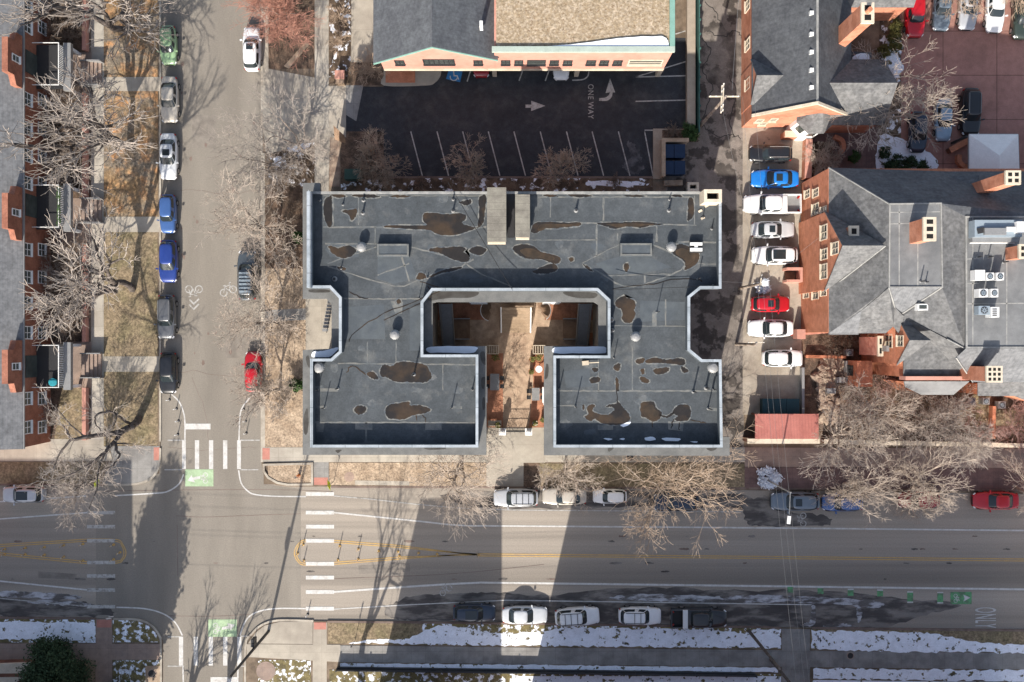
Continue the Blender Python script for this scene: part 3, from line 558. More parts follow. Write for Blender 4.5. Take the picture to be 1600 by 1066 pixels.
# standing water
PUD = [[(508, 312), (517, 306), (519, 312), (519, 350), (513, 354), (507, 340), (505, 325)], [(517, 305), (530, 303), (541, 307), (528, 309)], [(550, 306), (562, 303), (582, 304), (594, 308), (570, 309)], [(606, 307), (625, 305), (642, 307), (625, 309)], [(534, 330), (546, 328), (557, 327), (558, 334), (552, 343), (548, 344), (545, 336)],
       [(661, 345), (663, 334), (676, 333), (700, 335), (716, 333), (727, 336), (727, 343), (722, 349), (738, 355), (748, 355), (730, 362), (705, 368), (685, 366), (668, 359), (640, 358), (601, 355), (612, 352), (665, 352)], [(748, 311), (759, 305), (758, 330), (754, 350), (747, 354), (749, 330)], [(716, 316), (724, 314), (735, 312), (736, 318), (728, 321)],
       [(513, 386), (520, 385), (528, 388), (534, 386), (544, 384), (553, 387), (556, 394), (545, 402), (533, 403), (520, 396)], [(671, 390), (680, 387), (700, 387), (715, 385), (728, 389), (724, 394), (733, 400), (732, 408), (720, 409), (700, 402), (686, 395), (673, 393)], [(733, 391), (745, 385), (760, 390), (750, 399), (738, 396)], [(527, 418), (535, 417), (541, 421), (534, 423)],
       [(650, 435), (656, 426), (664, 429), (665, 435), (656, 437)], [(672, 431), (690, 423), (710, 418), (722, 418), (708, 424), (690, 427), (675, 433)], [(830, 362), (836, 349), (860, 347), (885, 348), (906, 348), (905, 353), (885, 355), (870, 357), (850, 357), (838, 364)], [(932, 349), (960, 348), (985, 347), (1010, 348), (1038, 350), (1015, 353), (1000, 356), (980, 354), (960, 358), (948, 354)],
       [(888, 303), (905, 302), (925, 306), (912, 308), (893, 307)], [(848, 305), (862, 304), (872, 307), (858, 308)], [(972, 306), (990, 305), (1010, 306), (992, 308)], [(1048, 305), (1060, 304), (1066, 307), (1056, 308)], [(1076, 310), (1083, 312), (1084, 335), (1078, 344), (1074, 343), (1075, 325)],
       [(801, 388), (815, 382), (832, 384), (845, 393), (860, 397), (876, 404), (871, 412), (860, 410), (845, 405), (830, 405), (812, 400)], [(832, 425), (850, 416), (865, 412), (871, 420), (862, 426), (845, 428)], [(889, 404), (895, 402), (896, 407), (891, 409)], [(911, 414), (918, 416), (926, 424), (921, 423)], [(975, 414), (981, 411), (983, 417), (980, 425), (976, 422)],
       [(1050, 388), (1062, 381), (1075, 385), (1090, 388), (1092, 405), (1085, 415), (1070, 422), (1071, 413), (1064, 405), (1052, 397)], [(963, 470), (975, 462), (980, 466), (982, 465), (991, 470), (993, 480), (990, 485), (993, 490), (987, 503), (977, 504), (972, 498), (972, 485), (962, 478)], [(619, 470), (624, 467), (627, 472), (622, 475)],
       [(594, 578), (600, 570), (612, 572), (622, 566), (636, 565), (650, 567), (664, 570), (674, 585), (671, 594), (660, 598), (640, 597), (620, 597), (605, 590), (596, 588)], [(573, 584), (582, 581), (590, 588), (590, 593), (580, 591)], [(553, 640), (558, 635), (565, 634), (572, 637), (570, 644), (561, 648), (555, 644)], [(602, 641), (608, 633), (622, 630), (640, 628), (641, 634), (655, 633), (673, 640), (662, 646), (645, 649), (632, 655), (618, 655), (606, 653)],
       [(993, 563), (1002, 560), (1008, 561), (1005, 567), (996, 568)], [(1009, 563), (1025, 559), (1040, 562), (1060, 560), (1069, 562), (1069, 570), (1050, 569), (1030, 567), (1012, 568)], [(1021, 578), (1032, 575), (1045, 575), (1042, 582), (1026, 585)], [(1064, 572), (1072, 576), (1076, 580), (1070, 583), (1065, 579)], [(1001, 578), (1006, 577), (1007, 584), (1003, 585)], [(1000, 590), (1006, 589), (1015, 595), (1010, 599), (1002, 596)],
       [(921, 593), (930, 589), (937, 591), (936, 597), (925, 599)], [(925, 576), (932, 575), (935, 579), (928, 582)], [(958, 574), (963, 569), (969, 568), (969, 575), (965, 580)], [(962, 590), (966, 593), (967, 610), (963, 610)], [(913, 651), (919, 648), (917, 637), (924, 632), (930, 634), (925, 641), (933, 646), (950, 648), (960, 640), (955, 636), (947, 636), (952, 632), (962, 631), (966, 628), (974, 637), (982, 646), (984, 656), (970, 663), (945, 663), (930, 655), (922, 658)],
       [(1001, 631), (1010, 628), (1022, 628), (1025, 637), (1034, 645), (1030, 655), (1020, 659), (1010, 653), (1002, 650)], [(1051, 645), (1056, 636), (1066, 632), (1076, 634), (1080, 645), (1075, 656), (1062, 659), (1053, 655), (1059, 650)], [(1030, 648), (1042, 650), (1052, 644), (1050, 649), (1040, 653)], [(910, 634), (913, 633), (913, 639), (910, 640)]]
for k, p in enumerate(PUD):
    q = PX(blob(p, RP, 6, 1.5), ZR); ar = abs(area(q)); pw = MB().sheet(q, ZR+.018).build('puddle', 'puddle', rf)
    MB().sheet(offset(PX(blob(p, RP, 3, 1.2), ZR), -.10, .8), ZR+.013+.0001*k).build('dried_rim', 'stain_rim', pw)
    if ar > 2.2 and len(p) < 12:
        cx, cy_ = sum(v[0] for v in p)/len(p), sum(v[1] for v in p)/len(p)+1; MB().sheet(PX(blob([(cx+(v[0]-cx)*.72, cy_+(v[1]-cy_)*.66) for v in p], RP, 4, .7), ZR), ZR+.0195).build('silt', 'silt', pw)
for p in ([(542, 583), (545, 576), (551, 572), (560, 576), (572, 586)], [(655, 440), (690, 452), (660, 466), (600, 490), (556, 518), (545, 534)], [(957, 453), (990, 447), (1020, 444), (1050, 437), (1088, 436), (1096, 440)], [(668, 448), (672, 466), (600, 500)], [(651, 650), (652, 658)], [(660, 649), (665, 653), (665, 659)], [(1053, 655), (1050, 662), (1049, 670)], [(1078, 656), (1092, 659), (1104, 662)], [(963, 610), (965, 630)], [(1062, 659), (1061, 672)], [(1020, 658), (1020, 668)], [(546, 456), (562, 464), (575, 467)]):
    rz([(x+RP.uniform(-1, 1), y+RP.uniform(-1, 1)) for x, y in curve(p, 4)], .09, 'puddle', ZR+.022, 'water_streak')
for p in ([(1007, 684), (1020, 683), (1024, 687), (1012, 689)], [(1034, 685), (1046, 684), (1062, 685), (1060, 689), (1040, 689)], [(970, 664), (984, 659), (984, 663), (974, 667)], [(968, 686), (976, 685), (974, 688)], [(1078, 690), (1090, 690), (1088, 692)], [(943, 685), (957, 686), (950, 688)]):
    MB().prism(PX(blob(p, RP, 3, .9), ZR), ZR, ZR+.05).build('snow_scrap', 'snow', rf)
# scuffs and faded patches of the membrane
for k in range(34):
    while True:
        x, y = RP.uniform(495, 1115), RP.uniform(305, 680)
        if (y < 440 and abs(x-805) > 60) or (y > 570 and (x < 735 or x > 880)) or (440 <= y <= 570 and (545 < x < 645 or 965 < x < 1065)): break
    s, t_ = RP.uniform(5, 16), RP.uniform(3, 9)
    MB().sheet(PX(blob([(x+s*math.cos(i*.785)*RP.uniform(.6, 1.2), y+t_*math.sin(i*.785)*RP.uniform(.6, 1.2)) for i in range(8)], RP, 5, 1.6), ZR), ZR+.003+.00005*k).build('membrane_scuff', 'scuff' if k % 3 else 'membrane_patch', rf)
# skylight curbs
for x0, y0, x1, y1 in ((589, 381, 639, 401), (969, 380, 1019, 400)):
    h = .55; a = PX(rect(x0, y0, x1, y1), ZR+h); c0 = MB().prism(a, ZR, ZR+h).build('skylight', 'membrane_patch', mb_)
    ribbon(MB(), offset(a, .1), .16, ZR+h+.004, ZR+h+.05, closed=True).build('skylight_frame', 'roof_seam', c0)
# stair houses with ribbed metal lids
for x0, y0, x1, y1, h in ((761, 293, 791, 378, 2.4), (805, 304, 828, 371, 2.0)):
    a = PX(rect(x0, y0, x1, y1), ZR+h); c0 = MB().prism(offset(a, .12), ZR, ZR+h-.12).build('stair_house', 'beige_wall', mb_); MB().prism(a, ZR+h-.12, ZR+h).build('stair_house_roof', 'ribbed_metal', c0)
    q = PX([(x0+1, y1+1), (x1-1, y1+1)], ZR+h-.4); ribbon(MB(), q, .2, ZR+h-1.1, ZR+h-.5).build('door_canopy', 'trim_cream', c0)
MB().box(G2(793, 300, ZR)[0], G2(804, 300, ZR)[0], G2(0, 372, ZR)[1], G2(0, 306, ZR)[1], ZR, ZR+.25).build('dark_gap', 'metal_dark', mb_)  # low dark box filling the gap between the two stair houses
# chimney at the north east corner
a = PX(rect(1100, 296, 1128, 316), ZR+2.0); ch = MB(); ribbon(ch, offset(a, .14), .28, ZR, ZR+2.0, closed=True); ch = ch.build('chimney', 'trim_cream', mb_); MB().prism(offset(a, .29), ZR, ZR+1.2).build('flue', 'black_hole', ch)
# turbine vents, pipes, hatch, equipment
def turbine(px, py, z, parent, s=1.):
    x, y = G2(px, py, z+.5); t = MB(); t.lathe([(.30*s, 0), (.27*s, .12), (.22*s, .3)], (x, y, z), 14); t = t.build('vent_base', 'metal_grey', parent)
    d = MB().lathe([(.22*s, .28), (.36*s, .36), (.46*s, .55), (.43*s, .75), (.28*s, .9), (.05, .95)], (x, y, z), 18).build('turbine_head', 'metal_grey', t)
    f = MB()
    for i in range(18):
        an = i*math.pi/9; ca, sa = math.cos(an), math.sin(an)
        f.tube((x+.3*s*ca, y+.3*s*sa, z+.86), (x+.47*s*math.cos(an+.3), y+.47*s*math.sin(an+.3), z+.5), .018, n=4)
    f.build('turbine_fin', 'metal_white', t)
for x, y in ((565, 386), (617, 523), (1049, 386), (993, 526), (498, 574), (1114, 574)): turbine(x, y, ZR, mb_, 1.15 if y > 550 else 1.)
def pipe(px, py, h, r, z=ZR, parent=None, m='metal_dark', flash=True):
    x, y = G2(px, py, z); o = MB().tube((x, y, z-.02), (x, y, z+h), r, n=10).build('vent_pipe', m, parent or mb_)
    if flash: MB().lathe([(r*2.2, 0.01), (r*2, .05), (r*1.2, .14)], (x, y, z), 10).build('pipe_flashing', 'metal_grey', o)
for x, y, h, r in ((568, 313, .55, .09), (567, 333, .6, .09), (536, 320, .5, .06), (708, 312, .7, .07), (708, 330, .7, .08), (533, 420, .6, .05), (655, 466, 1.6, .03), (668, 434, .3, .05), (497, 609, 1.3, .04), (528, 607, 1.1, .07), (507, 637, 1.5, .045), (647, 585, 1.9, .08), (738, 609, .8, .06), (706, 637, 1.4, .05), (653, 560, 1.5, .03), (900, 329, .6, .1),
                   (1045, 329, .7, .09), (1046, 312, .6, .06), (1112, 358, .6, .06), (1026, 488, 1.7, .04), (1090, 436, 1.3, .05), (1114, 447, .8, .06), (874, 608, 1.1, .05), (899, 635, 1.7, .05), (1083, 612, 1.4, .08), (1103, 606, 1.2, .1), (1114, 608, 1.4, .05), (1106, 638, 1.8, .06), (959, 559, 1.1, .04), (955, 500, .8, .12), (957, 516, .5, .1), (523, 436, .3, .12), (500, 313, .4, .06), (1098, 340, .6, .05)):
    pipe(x, y, h, r)
x, y = G2(1088, 385, ZR+.5); ac = MB().obox((x, y), 0, 1.1, 1.1, ZR, ZR+.28).build('equipment_stand', 'metal_dark', mb_); MB().obox((x, y+.22), 0, 1.12, .28, ZR+.285, ZR+.5).build('equipment_box', 'metal_white', ac); MB().obox((x, y-.3), 0, 1.12, .3, ZR+.286, ZR+.5).build('equipment_box', 'metal_white', ac); MB().obox((x, y-.04), 0, .3, .2, ZR+.287, ZR+.45).build('equipment_box', 'metal_white', ac)
x, y = G2(917, 567, ZR); sk = MB().tube((x-.1, y, ZR+.2), (x+1.1, y+.05, ZR+.2), .05).build('antenna_mast', 'trim_cream', mb_); MB().obox((x-.15, y-.02), .1, .6, .4, ZR+.05, ZR+.3).build('antenna_dish', 'trim_cream', sk)
for x, y in ((1098, 341), (1104, 322), (1094, 330)): q = G2(x, y, ZR); MB().obox(q, .5, .35, .2, ZR+.004, ZR+.1).build('roof_debris', 'trim_cream', mb_)
# ---------------------------------------------------------------- courtyard
cy = slab('courtyard_floor', [(676, 470), (935, 470), (935, 548), (852, 548), (852, 674), (758, 674), (758, 548), (676, 548)], .1, .115, 'flagstone')
for p, m, z in ((rect(678, 474, 764, 500), 'brick_patio', .121), (rect(851, 474, 932, 500), 'brick_patio', .121), ([(786, 520), (833, 520), (833, 600), (826, 672), (788, 672), (788, 600)], 'flagstone', .124), (rect(756, 552, 786, 672), 'brick_patio', .122), (rect(822, 552, 854, 672), 'brick_patio', .1225), (rect(905, 520, 934, 545), 'brick_patio', .1215)):
    slab('courtyard_floor', p, .1, z, m)
def steps(name, label, p0, p1, w, z0, z1, n, m, rail=None, axis='y'):
    t = thing(name, label, 'stairs', (*G2(*p0), 0)); a = Vector(G2(*p0)); b = Vector(G2(*p1)); d = (b-a)/n; L = d.length; an = math.atan2(d.y, d.x)
    body = MB()
    for i in range(n):
        c = a+d*(i+.5); z = z0+(z1-z0)*(i+1)/n; tr = MB().obox(c, an, L*1.04, w, max(z0, z-.12), z).build('stair_tread', m, t)
    nrm = Vector((-d.y, d.x)).normalized()
    for s in (-1, 1):
        ea, eb = a+nrm*s*(w/2+.06), b+nrm*s*(w/2+.06); st = MB()
        st.add([(ea.x-nrm.x*.03, ea.y-nrm.y*.03, z0), (eb.x-nrm.x*.03, eb.y-nrm.y*.03, z1-.3), (eb.x-nrm.x*.03, eb.y-nrm.y*.03, z1+.05), (ea.x-nrm.x*.03, ea.y-nrm.y*.03, z0+.25), (ea.x+nrm.x*.03, ea.y+nrm.y*.03, z0), (eb.x+nrm.x*.03, eb.y+nrm.y*.03, z1-.3), (eb.x+nrm.x*.03, eb.y+nrm.y*.03, z1+.05), (ea.x+nrm.x*.03, ea.y+nrm.y*.03, z0+.25)],
               [(0,1,2,3),(7,6,5,4),(3,2,6,7),(0,4,5,1),(0,3,7,4),(1,5,6,2)]); st.build('stringer', m, t)
        if rail:
            rl = MB().tube((ea.x, ea.y, z0+1.0), (eb.x, eb.y, z1+1.0), .07, n=6).build('handrail', rail, t)
            for k in range(5): q = ea.lerp(eb, k/4); zz = z0+(z1-z0)*k/4; MB().tube((q.x, q.y, zz), (q.x, q.y, zz+1.0), .03, n=6).build('rail_post', rail, t)
    return t
steps('entrance_stairs', 'wide pale wooden stairs with two white handrails rising to the north courtyard entrance', (806, 520), (806, 482), 2.9, .12, 2.2, 11, 'wood', 'trim_white')
steps('side_stairs', 'steep grey metal stairs along the west wall of the courtyard', (702, 540), (702, 478), 1.1, .12, 4.6, 17, 'metal_grey', 'metal_grey')
steps('side_stairs', 'steep grey metal stairs along the east wall of the courtyard', (908, 540), (908, 478), 1.1, .12, 4.6, 17, 'metal_grey', 'metal_grey')
def spiral(cx, cy, sgn, label):
    c = G2(cx, cy); t = thing('curved_stairs', label, 'stairs', (*c, 0))
    for i in range(9):
        a0 = R(100+sgn*i*17); a1 = R(100+sgn*(i+1)*17); z = .3+i*.2
        MB().prism([(c[0]+r*math.cos(a), c[1]+r*math.sin(a)) for r, a in ((.25, a0), (1.15, a0), (1.15, a1), (.25, a1))], z-.06, z).build('stair_tread', 'wood_brown', t)
    rl = MB()
    for i in range(9): rl.tube(*[(c[0]+1.15*math.cos(R(100+sgn*k*17)), c[1]+1.15*math.sin(R(100+sgn*k*17)), 1.2+k*.2) for k in (i, i+1)], .04, n=6)
    rl.build('handrail', 'trim_white', t)
spiral(769, 486, 1, 'small curved brown stairs left of the pale wooden courtyard stairs'); spiral(842, 486, -1, 'small curved brown stairs right of the pale wooden courtyard stairs')
for x0, x1, lab in ((709, 734, 'low slatted wooden deck beside the west courtyard stairs'), (880, 903, 'low slatted wooden deck beside the east courtyard stairs')):
    t = thing('deck', lab, 'deck', (*G2((x0+x1)/2, 514), 0)); p = PX(rect(x0, 497, x1, 531), .6); MB().prism(p, .1, .6).build('deck_floor', 'wood_brown', t)
    for y in (498, 530): q = PX([(x0, y), (x1, y)], 1.2); ribbon(MB(), q, .1, .6, 1.2).build('railing', 'metal_grey', t)
for x0, x1, lab in ((761, 779, 'cream lattice screen at the left side of the courtyard passage'), (833, 852, 'cream lattice screen at the right side of the courtyard passage')):
    t = thing('lattice_screen', lab, 'screen', (*G2((x0+x1)/2, 545), 0))
    for y in (540, 553): ribbon(MB(), PX([(x0, y), (x1, y)], 1.2), .07, .1, 1.3).build('top_rail', 'trim_cream', t)
    for k in range(6): xx = x0+(x1-x0)*k/5; ribbon(MB(), PX([(xx, 541), (xx, 552)], 1.2), .07, 1.2, 1.29).build('slat', 'trim_cream', t)
def table(cx, cy, lx, ly, label, chairs):
    c = G2(cx, cy, .75); t = thing('patio_table', label, 'table', (*c, .12)); MB().obox(c, 0, lx, ly, .83, .88).build('tabletop', 'metal_grey', t)
    for a in (-1, 1):
        for b in (-1, 1): q = (c[0]+a*(lx/2-.1), c[1]+b*(ly/2-.1)); MB().tube((*q, .12), (*q, .83), .03, n=6).build('leg', 'metal_dark', t)
    for k, (dx, dy, an) in enumerate(chairs):
        q = Vector(c)+Vector((dx, dy)); h = thing('patio_chair', f'black metal patio chair {["near the north end", "near the south end"][k % 2]} of {label.split(" under")[0].split(" beside")[0][:60]}, {"west" if dx < 0 else "east"} side', 'chair', (*q, .12), 'chairs around the courtyard tables')
        MB().obox(q, an, .42, .42, .52, .56).build('seat', 'metal_dark', h)
        bk = q+Vector((math.cos(an), math.sin(an)))*.2; MB().obox(bk, an, .05, .42, .56, 1.0).build('backrest', 'metal_dark', h)
        for a in (-1, 1):
            for b in (-1, 1): g = q+Vector((a*.17, b*.17)); MB().tube((*g, .12), (*g, .52), .02, n=5).build('leg', 'metal_dark', h)
table(773, 597, .95, 1.7, 'long grey table beside the west passage wall', [(-.75, .4, math.pi), (-.75, -.45, math.pi), (.75, .4, 0), (.75, -.45, 0)])
table(837, 616, .8, 1.3, 'short grey table beside the east passage wall', [(-.7, .3, math.pi), (-.7, -.35, math.pi), (.7, .3, 0), (.7, -.35, 0)])
for x, lab in ((785, 'white gate pillar left of the courtyard gate'), (826, 'white gate pillar right of the courtyard gate')):
    c = G2(x, 675, 1.6); t = thing('gate_pillar', lab, 'pillar', (*c, .1)); MB().obox(c, 0, .55, .55, .1, 1.5).build('shaft', 'stucco', t); MB().obox(c, 0, .72, .72, 1.5, 1.62).build('pillar_cap', 'trim_white', t); MB().lathe([(.12, 1.62), (.26, 1.75), (.28, 1.95), (.2, 2.12), (.04, 2.2)], (*c, 0), 14).build('globe', 'trim_white', t)
gt = thing('iron_gate', 'black iron gate between two white pillars at the courtyard entrance', 'gate', (*G2(806, 673), .1))
for y in (1.5, .9, .3): q = PX([(790, 674), (821, 674)], 1.0); MB().tube((*q[0], y), (*q[1], y), .03, n=6).build('gate_rail', 'metal_dark', gt)
for k in range(13): q = G2(790+k*31/12, 674, 1.0); MB().tube((*q, .12), (*q, 1.6), .018, n=5).build('gate_bar', 'metal_dark', gt)
c = G2(773, 661, .5); t = thing('bench', 'pale slatted bench against the gate end of the west passage', 'bench', (*c, .12)); MB().obox(c, 0, 1.4, .5, .5, .56).build('seat', 'trim_cream', t); MB().obox((c[0], c[1]-.27), 0, 1.4, .06, .56, .95).build('backrest', 'trim_cream', t)
for a in (-1, 1): MB().obox((c[0]+a*.6, c[1]), 0, .08, .45, .12, .5).build('leg', 'trim_cream', t)
c = G2(842, 577, .6); t = thing('round_table', 'small round white bistro table on the brick patio', 'table', (*c, .12)); MB().lathe([(.36, .70), (.36, .74)], (*c, 0), 20).build('tabletop', 'trim_white', t); MB().tube((*c, .12), (*c, .7), .04).build('pedestal', 'metal_dark', t)
def planter(px, py, label, r=.35, m='terracotta'):
    c = G2(px, py); t = thing('planter', label, 'planter', (*c, .12)); MB().lathe([(r*.7, .12), (r, .6), (r*1.08, .62), (r*.9, .58)], (*c, 0), 14).build('pot', m, t)
    rr = random.Random(int(px)); f = MB()
    for i in range(60):
        a = rr.uniform(0, 6.28); q = rr.uniform(0, r*1.1); z = .62+rr.uniform(0, .35); p = Vector((c[0]+q*math.cos(a), c[1]+q*math.sin(a), z)); d = Vector((rr.uniform(-1, 1), rr.uniform(-1, 1), rr.uniform(-.4, .4)))*.12; e = Vector((-d.y, d.x, rr.uniform(-.05, .05)))*.6
        f.face([p-d, p+e, p+d, p-e])
    f.build('foliage', 'leaf_olive', t)
for x, y, l in ((774, 558, 'terracotta pot of green shrubs below the left lattice screen'), (831, 562, 'terracotta pot with olive shrub below the right lattice screen'), (842, 560, 'large terracotta pot beside the east passage wall'), (830, 580, 'small terracotta pot beside the round white table'), (848, 655, 'planter of evergreen sprigs near the right gate pillar'), (836, 661, 'cream planter beside the right gate pillar'), (778, 664, 'dark pot at the end of the pale bench')):
    planter(x, y, l, .42 if 'large' in l or 'shrubs' in l else .28, 'trim_cream' if 'cream' in l else ('metal_dark' if 'dark' in l else 'terracotta'))
st = MB(); p = G2(511, 497); tt = thing('metal_stairs', 'narrow grey metal stairs in the west side notch of the flat roofed building', 'stairs', (*p, .1))
for k in range(9): q = G2(513.5-k*.3, 472+k*5.5, 1); MB().obox(q, 0, .6, .3, .15+k*.22, .2+k*.22).build('stair_tread', 'metal_grey', tt)
q = PX([(516.5, 470), (513.5, 520)], 2.0); MB().tube((*q[0], 1.1), (*q[1], 3.0), .03, n=6).build('handrail', 'metal_dark', tt)
# ================================================================ other buildings
def V3(*pts): return [G(*p) for p in pts]
def window_x(parent, X, yc, zc, w, h, side=1, frame='trim_white', fw=.08, bars=1, lbl='window'):
    """window on a wall facing +-x at X"""
    o = MB(); d = side*.05
    for a, b in ((-w/2-fw, -w/2), (w/2, w/2+fw)): o.box(min(X, X+d*1.6), max(X, X+d*1.6), yc+a, yc+b, zc-h/2-fw, zc+h/2+fw)
    for a, b in ((-h/2-fw, -h/2), (h/2, h/2+fw)): o.box(min(X, X+d*1.5), max(X, X+d*1.5), yc-w/2, yc+w/2, zc+a, zc+b)
    for k in range(bars): yy = yc-w/2+w*(k+1)/(bars+1); o.box(min(X, X+d*1.4), max(X, X+d*1.4), yy-.03, yy+.03, zc-h/2, zc+h/2)
    o.box(min(X, X+d*1.3), max(X, X+d*1.3), yc-w/2, yc+w/2, zc-.03, zc+.03); o.box(min(X, X+d*4), max(X, X+d*4), yc-w/2-fw*1.4, yc+w/2+fw*1.4, zc-h/2-fw*1.9, zc-h/2-fw)
    f = o.build(lbl, frame, parent)
    MB().box(min(X, X+d*.5), max(X, X+d*.5), yc-w/2, yc+w/2, zc-h/2, zc+h/2).build('pane', 'window_glass', f)
def window_y(parent, Y, xc, zc, w, h, side=-1, frame='trim_white', fw=.12, bars=1, arch=False):
    o = MB(); d = side*.05; lo, hi = min(Y, Y+d*1.6), max(Y, Y+d*1.6)
    for a, b in ((-w/2-fw, -w/2), (w/2, w/2+fw)): o.box(xc+a, xc+b, lo, hi, zc-h/2-fw, zc+h/2+fw)
    for a, b in ((-h/2-fw, -h/2), (h/2, h/2+fw)): o.box(xc-w/2, xc+w/2, min(Y, Y+d*1.5), max(Y, Y+d*1.5), zc+a, zc+b)
    for k in range(bars): xx = xc-w/2+w*(k+1)/(bars+1); o.box(xx-.04, xx+.04, min(Y, Y+d*1.4), max(Y, Y+d*1.4), zc-h/2, zc+h/2)
    o.box(xc-w/2, xc+w/2, min(Y, Y+d*1.3), max(Y, Y+d*1.3), zc-.03, zc+.03); o.box(xc-w/2-fw*1.4, xc+w/2+fw*1.4, min(Y, Y+d*4), max(Y, Y+d*4), zc-h/2-fw*1.9, zc-h/2-fw)
    f = o.build('window', frame, parent); MB().box(xc-w/2, xc+w/2, min(Y, Y+d*.5), max(Y, Y+d*.5), zc-h/2, zc+h/2).build('pane', 'window_glass', f)
def chimney(parent, base, top, w, l, zb, zt, holes, brick='brick_salmon', rows=1):
    """plan centre from the top pixel; holes flues in a row"""
    c = Vector(G2(*top, zt)); t = MB().obox(c, 0, w, l, zb, zt-.25).build('chimney', brick, parent); MB().obox(c, 0, w+.18, l+.18, zt-.25, zt).build('chimney_cap', 'trim_cream', t)
    nx, ny = holes
    for i in range(nx):
        for j in range(ny):
            q = (c.x-w/2+w*(i+.5)/nx, c.y-l/2+l*(j+.5)/ny); MB().obox(q, 0, w/nx*.6, l/ny*.6, zt-.1, zt+.012).build('flue', 'black_hole', t)
    return t
# windows of the flat roofed building
nw = len(wall)
for i in range(nw):
    p, q = Vector(wall[i]), Vector(wall[(i+1) % nw]); dv = q-p; L_ = dv.length
    if L_ < 5 or min(abs(dv.x), abs(dv.y)) > .4: continue
    k = max(1, int(L_/5.2))
    for j in range(k):
        c_ = p+dv*(j+.5)/k
        for z in (1.9, 4.9, 7.8):
            if abs(dv.x) > abs(dv.y): window_y(mb_, c_.y, c_.x, z, 1.4, 1.5, -1 if dv.x > 0 else 1)
            else: window_x(mb_, c_.x, c_.y, z, 1.4, 1.5, 1 if dv.y > 0 else -1)
# ---- west: brick row houses with grey roofs and gabled bays
XW = -48.0; lb = thing('row_house_block', 'red brick row house block with grey roof along the west pavement behind bare hedges', 'building', (-52, 0, 0))
YS, YN = (533-690)/K, 46.0
MB().prism([(-75, YS), (XW, YS), (XW, YN), (-75, YN)], .1, 5.75).build('wall', 'brick_red', lb)
MB().thick([(XW+.18, YS-.1, 5.8), (XW+.18, YN, 5.8), (-58, YN, 8.6), (-58, YS-.1, 8.6)], .14).build('roof', 'shingle_pale', lb); MB().box(-75, -58, YS-.1, YN, 5.76, 8.55).build('roof', 'shingle_pale', lb)
MB().box(XW+.16, XW+.28, YS-.1, YN, 5.62, 5.78).build('gutter', 'metal_grey', lb)
BAYS = [(55, 122, 89), (297, 365, 331), (540, 606, 573)]
for a, b, c in BAYS:
    y0, y1, yc = (533-b)/K*.92, (533-a)/K*.92, (533-c)/K*.92
    bay = MB(); zs = [(y1+.5, 5.7), (y1+.5, 6.9), (y1-.4, 7.3), (y1-.4, 8.4), (y0+.4, 8.4), (y0+.4, 7.3), (y0-.5, 6.9), (y0-.5, 5.7)]
    bay.add([(XW+.12, y, z) for y, z in zs]+[(XW-.45, y, z) for y, z in zs], [tuple(range(8))[::-1], tuple(range(8, 16))]+[(i, (i+1) % 8, 8+(i+1) % 8, 8+i) for i in range(8)])
    bay = bay.build('brick_gable', 'brick_red', lb); window_x(lb, XW+.13, yc, 7.1, .55, 1.1, 1, bars=0)
for yy in (10, 41, 155, 201, 243, 286, 390, 433, 474, 520, 623, 668):
    y = (533-yy)/K*.95
    window_x(lb, XW, y, 4.75, 1.15, 1.25); window_x(lb, XW, (533-yy)/K*.975, 2.0, 1.15, 1.2)
for yy in (30, 170, 240, 400, 490, 650): y = (533-yy)/K*.91; MB().box(-55.5, -54, y-1, y+1, 7.25, 7.7).build('skylight', 'metal_white', lb)
for yy in (215, 452): y = (533-yy)/K*.91; MB().box(-57, -54.2, y-.15, y+.15, 6.9, 7.75).build('roof_vent_pipe', 'metal_grey', lb)
PORCH = [('with leafy string garland on its white railing', 331), ('with empty dark deck, north of the garland porch', 118), ('with turquoise planter on its dark deck', 571)]
